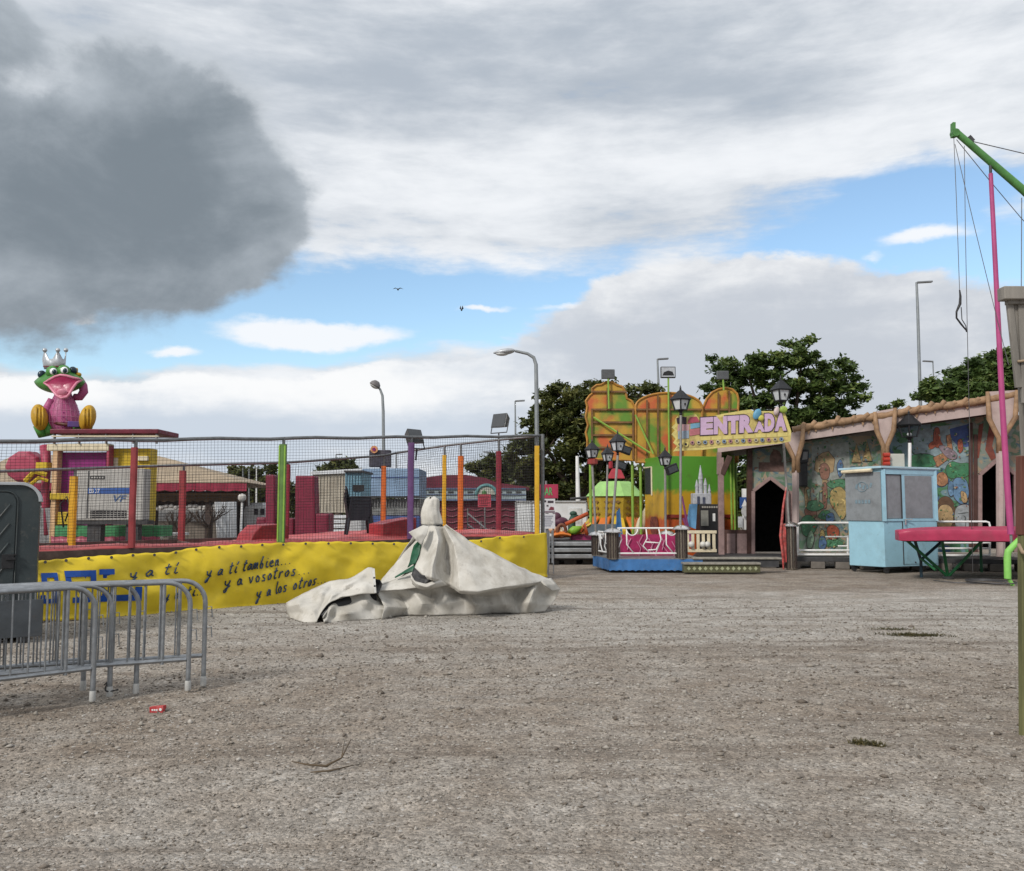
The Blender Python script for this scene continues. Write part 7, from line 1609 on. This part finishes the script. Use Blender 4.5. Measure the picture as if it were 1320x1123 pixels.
# ------------------------------------------------------------------ trees
def leaf_mat(name, c0, c1, c2):
    m_, nt, b = new_mat(name); at = nd(nt, 'ShaderNodeAttribute', attribute_name='tone')
    cr = nd(nt, 'ShaderNodeValToRGB'); nt.links.new(at.outputs['Fac'], cr.inputs[0]); cr.color_ramp.elements[0].color = (*c0, 1); cr.color_ramp.elements[1].color = (*c2, 1)
    e = cr.color_ramp.elements.new(.55); e.color = (*c1, 1)
    nt.links.new(cr.outputs[0], b.inputs['Base Color']); b.inputs['Roughness'].default_value = .5; b.inputs['Specular IOR Level'].default_value = .3
    tr = nd(nt, 'ShaderNodeBsdfTranslucent'); nt.links.new(cr.outputs[0], tr.inputs[0]); ms = nd(nt, 'ShaderNodeMixShader'); ms.inputs[0].default_value = .3
    o = nt.nodes['Material Output']; nt.links.new(b.outputs[0], ms.inputs[1]); nt.links.new(tr.outputs[0], ms.inputs[2]); nt.links.new(ms.outputs[0], o.inputs[0]); return m_
LEAF1 = leaf_mat('dark_olive_leaves', (.038, .052, .015), (.092, .108, .030), (.18, .18, .055)); LEAF2 = leaf_mat('deep_green_leaves', (.035, .062, .018), (.092, .145, .038), (.19, .235, .065))
BARK = pm('bark', (.075, .055, .042), .9, 0, .3, 5, .4, (.03, .022, .018), .6, 14, (1, 1, .25))
def tree(px, Y, blobs, n, leaf, mat, lab, grp='trees beyond the fairground', trunk_h=None, seed=1, ncl=None, flat=.55):
    R_ = np.random.default_rng(seed); base = Vector((XA(px, Y), Y, 0)); rt = thing('broadleaf_tree', base, lab, 'tree', grp); k = Y / F
    C = []; S = []
    for bx, by, rx_, ry_ in blobs:
        c = P(bx, by, Y); C.append((c.x, Y + R_.uniform(-.8, .8), c.z)); S.append((rx_ * k, rx_ * k * .85, ry_ * k))
    C = np.array(C); S = np.array(S); wgt = (S[:, 0] * S[:, 2]); wgt /= wgt.sum()
    ncl = ncl or n // 120
    bi = R_.choice(len(C), ncl, p=wgt); d = R_.normal(size=(ncl, 3)); d /= np.linalg.norm(d, axis=1)[:, None]
    rad = R_.uniform(.3, 1.12, ncl) ** .5; d[:, 2] = np.where(d[:, 2] < -.5, d[:, 2] * .6, d[:, 2])
    cc = C[bi] + d * S[bi] * rad[:, None]
    cs = R_.uniform(.28, .62, ncl) * leaf * 4.2
    li = R_.integers(0, ncl, n); off = R_.normal(size=(n, 3)) * cs[li][:, None] * np.array([1, 1, flat]) * .62
    pos = cc[li] + off
    # leaves: folded rhombs of two triangles, tilted mostly outward and up
    a = R_.normal(size=(n, 3)); a[:, 2] *= .55; a /= np.linalg.norm(a, axis=1)[:, None]
    up = np.array([0, 0, 1.]) + R_.normal(size=(n, 3)) * .55; b_ = np.cross(a, up); b_ /= np.linalg.norm(b_, axis=1)[:, None] + 1e-6
    nn_ = np.cross(a, b_)
    sz = leaf * R_.uniform(.6, 1.3, n); L = a * sz[:, None]; W = b_ * (sz * R_.uniform(.35, .6, n))[:, None]; H = nn_ * (sz * .18)[:, None]
    Vv = np.stack([pos - L, pos + W + H, pos + L, pos - W + H], 1).reshape(-1, 3); i4 = np.arange(n) * 4
    Fc = np.stack([np.stack([i4, i4 + 1, i4 + 2], 1), np.stack([i4, i4 + 2, i4 + 3], 1)], 1).reshape(-1, 3)
    o = npmesh('crown', Vv, Fc, mat, rt, loc=tuple(base)); tone = np.clip(R_.normal(.42, .2, n) + (R_.normal(0, .18, ncl))[li], 0, 1); face_attr(o, 'tone', np.repeat(tone, 2))
    zc = C[:, 2].mean(); th = trunk_h or max(1.2, (C[:, 2] - S[:, 2]).min() + .4); m = MB(rt); r0 = .03 * (C[:, 2] + S[:, 2]).max() + .06
    m.tube([base + Vector((0, 0, -.1)), base + Vector((.06, 0, th * .5)), base + Vector((.02, .05, th))], [r0 * 1.25, r0, r0 * .85], 10)
    for c in C: 
        p0 = base + Vector((.02, .05, th * .9)); p1 = Vector(c); mid = p0.lerp(p1, .5) + Vector((0, 0, .25)); m.tube([p0, mid, p1], [r0 * .6, r0 * .35, r0 * .12], 7)
    for q in R_.choice(ncl, min(ncl, 60), replace=False):
        j = bi[q]; p0 = Vector(C[j]); m.tube([p0, Vector(cc[q])], [r0 * .16, r0 * .05], 5, cap=False)
    m.build('trunk', BARK, rt, smooth=40); return rt
tree(745, 42, [(700, 590, 44, 50), (740, 540, 50, 48), (725, 515, 30, 22), (770, 555, 45, 60), (690, 560, 24, 26), (800, 515, 30, 22), (828, 500, 20, 14), (812, 540, 36, 38), (760, 610, 60, 34), (690, 630, 30, 30), (850, 545, 24, 30), (745, 640, 70, 20), (820, 610, 40, 40)], 46000, .14, LEAF1, 'big dark olive tree behind the scalloped orange board', seed=11)
tree(1010, 45, [(960, 478, 40, 24), (940, 500, 30, 26), (1030, 462, 34, 22), (1000, 490, 44, 36), (1060, 490, 40, 30), (1092, 512, 30, 24), (1010, 530, 70, 40), (960, 560, 40, 44), (1070, 535, 44, 26), (930, 470, 18, 12), (955, 620, 36, 50), (1040, 580, 60, 40)], 44000, .145, LEAF2, 'wide green tree rising behind the entrance sign and lantern', seed=12)
tree(1262, 40, [(1225, 505, 32, 20), (1262, 486, 36, 26), (1295, 478, 34, 28), (1250, 515, 46, 24), (1320, 495, 40, 34), (1345, 470, 40, 30)], 32000, .14, LEAF2, 'green tree behind the right end of the ride, crossed by the pink rod', seed=13)
tree(1151, 46, [(1150, 528, 10, 7), (1153, 521, 5, 4), (1146, 535, 12, 8)], 1600, .13, LEAF2, 'small treetop peeping over the log eave beside the forked post', seed=14)
tree(318, 62, [(302, 612, 16, 11), (322, 608, 20, 12), (345, 614, 18, 12), (318, 630, 34, 22), (355, 632, 26, 22), (340, 650, 40, 18)], 9000, .22, LEAF1, 'dark tree beyond the right end of the beige roof', seed=15)
tree(436, 64, [(424, 603, 10, 6), (440, 600, 14, 7), (455, 604, 10, 6), (436, 614, 24, 9)], 3500, .2, LEAF1, 'low rounded treetop above the beige trailer', seed=16)
tree(640, 58, [(620, 600, 14, 9), (640, 596, 20, 14), (660, 606, 24, 18), (630, 618, 26, 14), (676, 622, 26, 22), (690, 600, 20, 24)], 9000, .2, LEAF1, 'tree beyond the maroon arcade roof', seed=17)
tree(905, 52, [(880, 640, 40, 40), (930, 640, 40, 40), (960, 660, 40, 34), (905, 600, 40, 30)], 8000, .2, LEAF1, 'dark shrubby tree glimpsed through the bay left of the doorway', seed=18, trunk_h=.8)
# bare young trees by the pavilion
def bare_tree(px, Y, ytop, spread, seed, lab):
    R_ = random.Random(seed); b = Vector((XA(px, Y), Y, 0)); rt = thing('bare_tree', b, lab, 'tree', 'leafless young trees by the beige roofed pavilion'); m = MB(rt); top = P(px, ytop, Y).z; th = top * .55
    m.tube([b, b + Vector((.03, 0, th))], [.07, .05], 8); m.build('trunk', BARK, rt, smooth=40); m = MB(rt)
    def br(p, d, l, r, k):
        q = p + d * l; m.tube([p, p.lerp(q, .5) + Vector((R_.uniform(-.04, .04), 0, .02)), q], [r, r * .8, r * .5], 5)
        if k:
            for _ in range(3): br(q if _ else p.lerp(q, .6), (d + Vector((R_.uniform(-.6, .6), R_.uniform(-.5, .5), R_.uniform(0, .5)))).normalized(), l * .68, r * .55, k - 1)
    for i in range(7):
        a = 2 * math.pi * i / 7 + R_.uniform(-.3, .3); br(b + Vector((.03, 0, th * R_.uniform(.8, 1))), Vector((math.cos(a) * spread, math.sin(a) * spread, 1)).normalized(), (top - th) * .55, .035, 2)
    m.build('branches', BARK, rt)
bare_tree(231, 29, 656, .9, 5, 'leafless young tree left of the dark pavilion post'); bare_tree(270, 29.4, 645, 1.3, 8, 'leafless young tree spreading before the white corrugated panel')

# ------------------------------------------------------------------ lamps and masts
LAMPG = pm('lamp_column_grey', (.25, .27, .28), .45, .5, .08, 3, .3, (.15, .14, .12))
def mast(nm, pts, r, Y, lab, grp, head=None, M_=None):
    b = Vector((XA(pts[0][0], Y), Y, 0)); rt = thing(nm, b, lab, 'street lamp' if head else 'mast', grp); m = MB(rt); w = [b] + [P(x, y, Y) for x, y in pts]; n = len(w)
    m.tube(w, [r * (1 - .45 * i / (n - 1)) for i in range(n)], 10); m.build('column', M_ or LAMPG, rt, smooth=50)
    if head: head(rt, P(*pts[-1], Y))
    return rt
def cobra(dirx, L, tilt=.12):
    def f(rt, p):
        m = MB(rt); c = p + Vector((dirx * L * .45, 0, 0)); M_ = Matrix.Rotation(dirx * tilt, 3, 'Y'); rows = []
        for i in range(13):
            t = i / 12; w_ = math.sin(math.pi * min(.97, max(.03, t ** .75))) ** .6; rows.append([p + M_ @ Vector((dirx * L * t, w_ * .19 * math.cos(a), w_ * .105 * math.sin(a) + .02)) for a in np.linspace(0, 6.2832, 15)])
        m.grid(rows); h = m.build('head', pm('lamp_head', (.40, .42, .44), .4, .3, .1, 5, .3), rt, smooth=1)
        m = MB(rt); m.ball(p + M_ @ Vector((dirx * L * .62, 0, -.045)), (L * .3, .14, .07), 12, 8); m.build('lens', pm('lamp_lens', (.5, .51, .5), .15), h, smooth=1)
    return f
def slim(dirx, L):
    def f(rt, p): m = MB(rt); m.box(p + Vector((dirx * L / 2, 0, .01)), (L, .22, .09), ry=-.06 * dirx); m.build('head', pm('led_head', (.20, .21, .22), .45, .4), rt, bevel=.02)
    return f
SL = 'street lamps standing around the fairground'
mast('street_lamp', [(692.5, 600), (691.5, 500), (691, 470), (688, 461), (680, 456), (664, 452.5)], .085, 30, 'street lamp with long grey cobra head above the net fence corner', SL, cobra(-1, .74))
def disc(rt, p):
    m = MB(rt); M_ = Matrix.Rotation(.5, 3, 'Y'); m.lathe(p, [(.02, .16), (.10, .15), (.20, .05), (.235, -.05), (.22, -.08)], 18, M_); h = m.build('head', pm('disc_head', (.16, .15, .15), .45, .3), rt, smooth=40)
    m = MB(rt); m.lathe(p, [(.01, -.085), (.20, -.085), (.19, -.12), (.08, -.17), (.01, -.18)], 18, M_); m.build('lens', pm('lamp_lens', (.5, .51, .5), .15), h, smooth=40)
mast('street_lamp', [(494.5, 600), (494, 530), (493, 510), (490, 502), (484, 495.5)], .075, 36, 'street lamp with small round tilted head above the dark sign board', SL, disc)
mast('street_lamp', [(1187, 540), (1183, 400), (1181.5, 364)], .11, 48, 'tallest grey street lamp with slim arm, against the sky on the right', SL, slim(1, .85))
mast('street_lamp', [(1204, 500), (1202.5, 466)], .07, 62, 'small far street lamp right of the tallest one', SL, slim(-1, .7))
mast('street_lamp', [(849, 500), (847.5, 463)], .09, 50, 'slim street lamp rising behind the arched scenic board', SL, slim(1, .62))
mast('street_lamp', [(664.5, 560), (664, 517)], .08, 55, 'slim far street lamp beside the big olive tree', SL, slim(1, .6))
mast('street_lamp', [(433, 605), (433, 586)], .06, 70, 'tiny far street lamp over the low treetop', SL, slim(1, .5))
mast('street_lamp', [(632, 600), (631, 583)], .06, 70, 'tiny far street lamp over the arcade roof', SL, slim(-1, .5))
mast('flag_mast', [(511, 640), (511, 585)], .05, 44, 'thin pale mast right of the dark sign board', 'thin pale masts')
for px, yt, lab in ((313, 603, 'left thin pale mast at the corner of the beige roof'), (321, 604, 'right thin pale mast at the corner of the beige roof'), (330.5, 604, 'white mast before the dark tree beyond the beige roof')):
    mast('flag_mast', [(px, 650), (px, yt)], .05, 45, lab, 'thin pale masts', M_=WHITE if px > 325 else LAMPG)
mast('flag_mast', [(745, 640), (744, 588)], .13, 39, 'thick white mast in front of the big olive tree', 'thin pale masts', M_=WHITE)
gl = thing('globe_lamp', (XA(312, 28.5), 28.5, 0), 'white globe lamp on a white post before the truck cab', 'lamp')
m = MB(gl); m.tube([(XA(312, 28.5), 28.5, 0), P(312, 648, 28.5)], .04, 8); m.build('post', WHITE, gl, smooth=40)
m = MB(gl); m.ball(P(312, 641.5, 28.5), .13, 18, 12); m.build('globe', pm('opal_globe', (.58, .56, .52), .2, 0, .05, 4, .2), gl, smooth=1)

# ------------------------------------------------------------------ right of the fence: notices, container, kiddie ride, carousel
nb = thing('notice_stand', (XA(706, 22.0), 22.0, 0), 'thin stand holding two white printed notices at the fence corner', 'sign')
m = MB(nb); m.tube([(XA(706, 22), 22, 0), P(706, 645, 22)], .022, 8); m.tube([(XA(713, 22), 22, 0), P(713, 645, 22)], .015, 8); m.build('pole', STEEL, nb, smooth=40)
for i, (y0, y1) in enumerate(((643, 661.5), (662.5, 681.5))):
    m = MB(nb); pbox(m, 699.5, y0, 715.5, y1, 21.95, .02); sh_ = m.build('notice', pm('notice_white', (.62, .62, .64), .5, 0, .04, 5, .2), nb)
    m = MB(nb)
    if i == 0:
        pbox(m, 706, 645.5, 713.5, 648.5, 21.943, .008); pbox(m, 700.5, 645, 704, 647.5, 21.943, .008); pbox(m, 704.5, 651, 707, 653, 21.943, .008); m.build('print', pm('print_dark', (.05, .04, .05), .6), sh_)
        m = MB(nb); m.prism([P(707, 657.5, 21.94), P(714, 657.5, 21.94), P(714, 654, 21.94), P(710, 653, 21.94)], Vector((0, .006, 0))); m.build('print', pm('print_maroon', (.20, .04, .06), .6), sh_)
        m = MB(nb); pbox(m, 699.8, 658.8, 715.2, 661, 21.943, .008); m.build('print', pm('print_grey', (.22, .17, .2), .6), sh_)
    else:
        for k in range(6): pbox(m, 701, 665 + k * 2.5, 713 - (k % 3) * 1.4, 665.8 + k * 2.5, 21.943, .008)
        m.build('print', pm('print_greyblue', (.16, .17, .24), .6), sh_)
ps = thing('bar_sign', (XA(708, 30), 30, 0), 'pink sign with green lettering above the white container', 'sign')
m = MB(ps); pbox(m, 690, 624.5, 719.5, 642.5, 30, .12); bd = m.build('board', pm('sign_pink', (.36, .03, .075), .5, 0, .12, 4, .3), ps, bevel=.01)
m = MB(ps); letter(m, 'BAR', P(698.5, 638.5, 29.985), (1, 0, 0), (0, 0, 1), width=.36, height=.26, bold=.02); m.build('lettering', pm('sign_green', (.10, .36, .13), .5), bd)
m = MB(ps); m.tube([(XA(704, 30.1), 30.1, 0), P(704, 620, 30.1)], .035, 8); m.build('pole', STEEL, ps, smooth=40)
wc = thing('white_container', (XA(710, 33), 34.2, 0), 'long dirty white container behind the notices and the kiddie ride', 'container')
m = MB(wc); pbox(m, 664, 646.5, 758, 736, 33, 2.4); m.build('body', TW, wc, bevel=.03)
m = MB(wc); 
for a in (664, 684, 699, 756): pbox(m, a, 646, a + 1.2, 730, 32.95, .08)
pbox(m, 664, 645.5, 758, 647.5, 32.95, .1); m.build('frame', pm('container_frame', (.36, .37, .38), .5), wc)
m = MB(wc); pbox(m, 734, 655, 750, 690, 32.97, .05); m.build('hatch', pm('hatch_white', (.52, .54, .55), .5), wc, bevel=.01)
m = MB(wc); m.tube([P(735, 643, 33.1), P(757, 641.5, 33.1)], .05, 6); m.build('top_pipe', DARKST, wc)
kr = thing('kiddie_ride', (XA(733, 25.6), 26.8, 0), 'small kiddie ride platform with steel edge right of the fence corner', 'fairground ride')
m = MB(kr)
for k in range(3): pbox(m, 704, 698.5 + k * 8, 772, 704 + k * 8, 25.5 - .03 * (k % 2), .12)
m.build('steel_edge', pm('guard_steel', (.34, .35, .36), .4, .6, .15, 5, .4, (.15, .13, .1)), kr, bevel=.02)
m = MB(kr); pbox(m, 704, 697, 800, 722, 25.66, 4.0); m.build('platform', DARKST, kr)
for px in (707, 711): m = MB(kr); pbox(m, px, 684, px + 1.6, 726, 25.4, .05); m.build('post', GALV, kr)
m = MB(kr)
for px in (712, 734, 758): m.box((XA(px, 26), 26, .12), (.35, .3, .24))
m.build('support', pm('concrete_block', (.14, .125, .11), .85), kr)
ORF = pm('orange_fibreglass', (.52, .14, .02), .4, 0, .14, 4, .35, (.25, .08, .02)); YEF = pm('yellow_fibreglass', (.56, .38, .03), .4, 0, .12, 4, .35, (.25, .15, .02)); GRF = pm('green_fibreglass', (.17, .34, .03), .4, 0, .14, 4, .35, (.07, .12, .02))
KY = 26.1
def kc_(px, py, d=0): return P(px, py, KY + d)
kcar = thing('kiddie_car', kc_(722, 697), 'orange kiddie ride car with big brown steering ring', 'ride car')
m = MB(kcar); m.grid([[kc_(712 + 24 * t, 691 - 2.5 * math.sin(t * 3) + 5 * math.sin(a) * (.4 + .6 * math.sin(math.pi * min(.95, t + .05))), -.35 * math.cos(a)) for a in np.linspace(0, 6.283, 17)] for t in np.linspace(0, 1, 12)]); m.build('body', ORF, kcar, smooth=1)
m = MB(kcar); m.tube([kc_(724 + 5.2 * math.cos(t), 684 + 7.6 * math.sin(t), -.25) for t in np.linspace(0, 6.3, 28)], .05, 8); m.build('ring', pm('ring_brown', (.14, .045, .02), .5), kcar, smooth=1)
m = MB(kcar); m.ball(kc_(724, 684, -.22), (.05, .03, .07), 8, 6); m.tube([kc_(722, 677, -.24), kc_(726, 690, -.24)], .02, 5); m.build('spokes', CREAM, kcar)
m = MB(kcar); m.ball(kc_(712, 683, .1), (.16, .2, .12), 12, 8); m.build('headrest', pm('peach_fibreglass', (.50, .30, .18), .4), kcar, smooth=1)
k2 = thing('kiddie_slide_car', kc_(745, 698, .4), 'yellow and green banana shaped kiddie car on a magenta base', 'ride car')
m = MB(k2); m.grid([[kc_(730 + 32 * t, 688 - 13 * t + 3 * math.sin(t * 3) + 4.5 * math.sin(a) * (.5 + .5 * math.sin(math.pi * min(.95, t + .1))), .4 - .4 * math.cos(a)) for a in np.linspace(0, 6.283, 17)] for t in np.linspace(0, 1, 14)]); m.build('body', YEF, k2, smooth=1)
m = MB(k2); m.tube([kc_(731, 687, -.02), kc_(740, 683.5, -.04), kc_(750, 680, -.02)], [.05, .13, .05], 10); m.build('green_flash', GRF, k2, smooth=1)
m = MB(k2); m.tube([kc_(729, 676, .1), kc_(740, 670.5, .1), kc_(758, 662, .1)], .06, 8); m.build('red_rail', pm('rail_red', (.40, .07, .02), .45), k2, smooth=1)
m = MB(k2); pbox(m, 736, 689, 766, 699, KY + .1, .7); m.build('base', pm('base_magenta', (.33, .03, .12), .45), k2, bevel=.06)
m = MB(k2); m.tube([kc_(750, 686, -.1), kc_(753, 675, -.1), kc_(757, 690, -.1)], .06, 6); m.build('seat_trim', pm('rail_red', (.40, .07, .02), .45), k2, smooth=1)
m = MB((XA(728, 29), 29, 0)); m.ball(P(722, 673, 29), (.28, .2, .17), 10, 8); m.ball(P(717, 667, 29), (.17, .15, .17), 10, 8); m.tube([P(720, 676, 29), (XA(720, 29), 29, 0)], .12, 8); tag(m.build('ride_animal', pm('dark_maroon', (.07, .02, .04), .5), smooth=1), 'dark maroon kiddie ride figure behind the notices', 'ride figure')
m = MB((XA(739, 28.5), 28.5, 0)); m.tube([(XA(737, 28.5), 28.5, 0), P(737, 672, 28.5), P(740, 664, 28.5)], [.14, .12, .09], 8); m.ball(P(739, 662, 28.5), (.12, .1, .08), 10, 8); m.ball(P(742, 665, 28.5), (.1, .08, .05), 8, 6); tag(m.build('ride_bird', pm('dark_teal', (.02, .06, .04), .5), smooth=1), 'dark green kiddie ride figure before the white container', 'ride figure')
# carousel
CRX, CRY = 793, 32.5; cr_ = thing('carousel', (XA(CRX, CRY), CRY, 0), 'eight sided yellow carousel drum with lime roof and orange canopies', 'carousel'); k = CRY / F
def octo(pxr, py, n=8, rot=.2): c = P(CRX, py, CRY); return [Vector((XA(CRX, CRY) + pxr * k * math.cos(2 * math.pi * (i + rot) / n), CRY + pxr * k * math.sin(2 * math.pi * (i + rot) / n), c.z)) for i in range(n)]
m = MB(cr_); r_ = [octo(41, 640), octo(39, 640), octo(24, 624), octo(20, 621), octo(.5, 620)]; m.grid([q + q[:1] for q in r_]); m.build('roof', pm('lime_roof', (.28, .50, .16), .5, 0, .12, 3, .35, (.14, .25, .08)), cr_)
m = MB(cr_); r_ = [octo(38, 640.5), octo(36, 652), octo(33, 668), octo(30, 680)]; m.grid([q + q[:1] for q in r_]); m.build('drum', pm('drum_yellow', (.42, .29, .03), .5, 0, .12, 3, .35, (.2, .13, .02)), cr_)
m = MB(cr_); 
for i in range(8):
    a, b_ = octo(38.3, 641)[i], octo(38.3, 641)[(i + 1) % 8]; c, d = octo(33.3, 668)[i], octo(33.3, 668)[(i + 1) % 8]
    nrm = Vector(((a + b_) / 2 - Vector((XA(CRX, CRY), CRY, a.z)))).normalized() * .03
    for u in (.25, .5, .75):
        for w in (.22, .5, .78):
            p = a.lerp(b_, u).lerp(c.lerp(d, u), w) + nrm; e1 = (b_ - a).normalized(); 
            m.prism([p + e1 * .10 * (1 if w != .5 else .6), p + Vector((0, 0, -.07)), p - e1 * .10, p + Vector((0, 0, .05))], -nrm * .5)
m.build('ornament', pm('ornament_brown', (.20, .11, .02), .6), cr_)
m = MB(cr_); m.lathe((XA(CRX, CRY), CRY, 0), [(24 * k, .0), (24 * k, P(0, 690, CRY).z), (28 * k, P(0, 676, CRY).z)], 16); m.build('base', DARKST, cr_)
for i in range(12):
    a0_ = 2 * math.pi * i / 12; x, y = XA(CRX, CRY), CRY; m = MB(cr_); q = lambda r, a, py: Vector((x + r * k * math.cos(a), y + r * k * math.sin(a), P(0, py, CRY).z))
    m.hexa([q(30, a0_ - .22, 668), q(48, a0_ - .2, 690), q(48, a0_ + .2, 690), q(30, a0_ + .22, 668)], [q(30, a0_ - .2, 664), q(48.5, a0_ - .16, 683), q(48.5, a0_ + .16, 683), q(30, a0_ + .2, 664)]); m.build('canopy', ORF if i % 3 else YEF, cr_, bevel=.03)
m = MB(cr_); m.hexa([*[P(x, 617, CRY + d) for x, d in ((782, -.4), (806, -.4), (806, .4), (782, .4))]], [*[P(x, 604, CRY + d) for x, d in ((789, -.15), (800, -.15), (800, .15), (789, .15))]]); m.tube([P(787, 604, CRY), P(786, 588, CRY)], .1, 8); m.build('top_ornament', pm('top_red', (.34, .025, .04), .45, 0, .15, 3, .3), cr_, bevel=.03)
m = MB((XA(801, 27), 27, .3)); m.prism([P(794, 692, 27), P(803, 692, 27), P(799, 655, 27), P(795, 660, 27)], Vector((0, .06, 0))); tag(m.build('blue_fin', pm('blue_panel', (.05, .16, .36), .5)), 'small blue pointed panel beside the tall lantern post', 'panel')
m = MB((XA(770, 27.5), 27.5, 0)); pbox(m, 757, 676, 800, 690, 27.5, .5); pbox(m, 760, 690, 764, 735, 27.6, .3); pbox(m, 790, 690, 794, 735, 27.6, .3); tag(m.build('grey_counter', pm('grey_blue_board', (.10, .13, .15), .6, 0, .2, 5, .4)), 'dark grey blue counter below the orange canopies of the carousel', 'counter')
for i, (px, tilt) in enumerate(((829, .5), (741, -.3))):
    if i == 0:
        m = MB((XA(px, 29.5), 29.5, 0)); m.tube([P(824, 690, 29.5), P(828, 672, 29.5), P(833, 655, 29.5)], [.2, .16, .05], 10); m.tube([P(826, 690, 29.5), (XA(826, 29.5), 29.5, 0)], .1, 8); tag(m.build('ride_rocket', CREAM, smooth=1), 'cream pointed ride car tilted beside the painted kiosk', 'ride car')
# traffic signs seen through the bay
ts = thing('traffic_sign', (XA(962, 34), 34, 0), 'white post with blue square sign and grey box seen through the open bay', 'sign')
m = MB(ts); pbox(m, 960, 630, 966, 740, 34, .2); m.build('post', WHITE, ts)
m = MB(ts); pbox(m, 954, 641, 966, 655, 33.9, .04); bs = m.build('blue_plate', pm('road_blue', (.03, .08, .25), .4), ts)
m = MB(ts); m.prism([P(956, 653, 33.89), P(964, 653, 33.89), P(960, 643.5, 33.89)], Vector((0, .005, 0))); m.build('white_triangle', WHITE, bs)
m = MB(ts); m.lathe(P(963, 659, 33.8), [(.01, -.02), (.22, -.02), (.22, .02), (.01, .02)], 18, Matrix.Rotation(math.pi / 2, 3, 'X')); m.build('round_plate', pm('plate_grey', (.45, .45, .45), .4), ts)
m = MB(ts); pbox(m, 948, 666, 957, 680, 33.9, .2); m.build('meter_box', pm('plate_pale', (.5, .52, .54), .4), ts)
# low hedge and far wall along the back so that the yard ends somewhere
def hedge(x0, x1, Y, h, lab, seed, n):
    R_ = np.random.default_rng(seed); pos = np.stack([R_.uniform(x0, x1, n), Y + R_.normal(0, .6, n), h * R_.random(n) ** .7 * (1 + .2 * np.sin(R_.uniform(x0, x1, n)))], 1)
    a = R_.normal(size=(n, 3)); a /= np.linalg.norm(a, axis=1)[:, None]; b_ = np.cross(a, R_.normal(size=(n, 3))); b_ /= np.linalg.norm(b_, axis=1)[:, None]; s = .24 * R_.uniform(.6, 1.3, n)[:, None]
    Vv = np.stack([pos - a * s, pos + b_ * s * .5, pos + a * s, pos - b_ * s * .5], 1).reshape(-1, 3); o = npmesh('hedge', Vv, np.arange(4 * n).reshape(-1, 4), LEAF1, loc=((x0 + x1) / 2, Y, 0)); face_attr(o, 'tone', np.clip(R_.normal(.4, .2, n), 0, 1)); return tag(o, lab, 'hedge')
hedge(-60, 2, 68, 3.0, 'long dark hedge far behind the trailers on the left', 31, 14000); hedge(2, 60, 60, 4.0, 'dark hedge behind the scenic boards and the ride', 32, 14000)

DRYW = leaf_mat('dry_weeds', (.035, .032, .014), (.075, .068, .026), (.15, .12, .05))
# ------------------------------------------------------------------ birds and scraps
def bird(px, py, Y, span, lab, up):
    c = P(px, py, Y); rt = thing('bird', c, lab, 'bird', 'birds in the sky'); m = MB(rt)
    m.tube([c + Vector((0, -.22, 0)), c + Vector((0, -.1, .02)), c, c + Vector((0, .2, -.01))], [.02, .06, .07, .015], 8)
    for s in (-1, 1):
        m.prism([c + Vector((0, -.10, .02)), c + Vector((s * span * .45, -.12, up)), c + Vector((s * span, .05, up * .4)), c + Vector((s * span * .45, .08, up)), c + Vector((0, .10, .02))], Vector((0, 0, .02)))
    m.build('body', pm('bird_dark', (.05, .05, .055), .8), rt)
bird(513, 373.5, 70, .42, 'dark bird with spread wings in the blue sky', .12); b2_ = bird(595, 400, 70, .16, 'small dark bird seen side on, lower in the blue sky', .34)
def weeds(px, py, rx_, ry_, n, lab, seed, hgt=.05):
    g = G(px, py); R_ = np.random.default_rng(seed); pos = np.stack([g.x + R_.normal(0, rx_, n), g.y + R_.normal(0, ry_, n), np.zeros(n)], 1); pos[:, 2] = [gh(float(x), float(y)) for x, y in pos[:, :2]]
    t = R_.uniform(0, 6.28, n); w = R_.uniform(.004, .010, n); h = hgt * R_.uniform(.3, 1.2, n); d = np.stack([np.cos(t), np.sin(t), 0 * t], 1); ln = R_.normal(0, .03, (n, 2))
    tip = pos + np.concatenate([ln, h[:, None]], 1); Vv = np.stack([pos - d * w[:, None], pos + d * w[:, None], tip], 1).reshape(-1, 3)
    o = npmesh('weeds', Vv, np.arange(3 * n).reshape(-1, 3), DRYW, loc=tuple(g)); face_attr(o, 'tone', R_.random(n)); stuff(o); return o
weeds(1180, 820, .20, .035, 650, '', 3, .03); weeds(1150, 812, .14, .04, 200, '', 4, .03); weeds(1112, 961, .045, .02, 190, '', 5, .03); weeds(1132, 963, .02, .02, 60, '', 6, .03)
g = G(415, 997); m = MB(g); R_ = random.Random(4)
m.tube([G(376, 988) + Vector((0, 0, .03)), G(395, 993) + Vector((0, 0, .035)), G(420, 994) + Vector((0, 0, .03)), G(440, 990) + Vector((0, 0, .06)), G(452, 978) + Vector((0, 0, .12))], [.003, .006, .008, .006, .003], 6)
m.tube([G(440, 990) + Vector((0, 0, .06)), G(444, 975) + Vector((0, 0, .10))], [.004, .002], 5); m.tube([G(400, 1000) + Vector((0, 0, .02)), G(425, 998) + Vector((0, 0, .02)), G(455, 992) + Vector((0, 0, .025))], [.004, .006, .003], 6)
tag(m.build('twig', pm('dry_twig', (.09, .065, .04), .8), smooth=1), 'dry forked twig lying on the trodden gravel', 'twig')
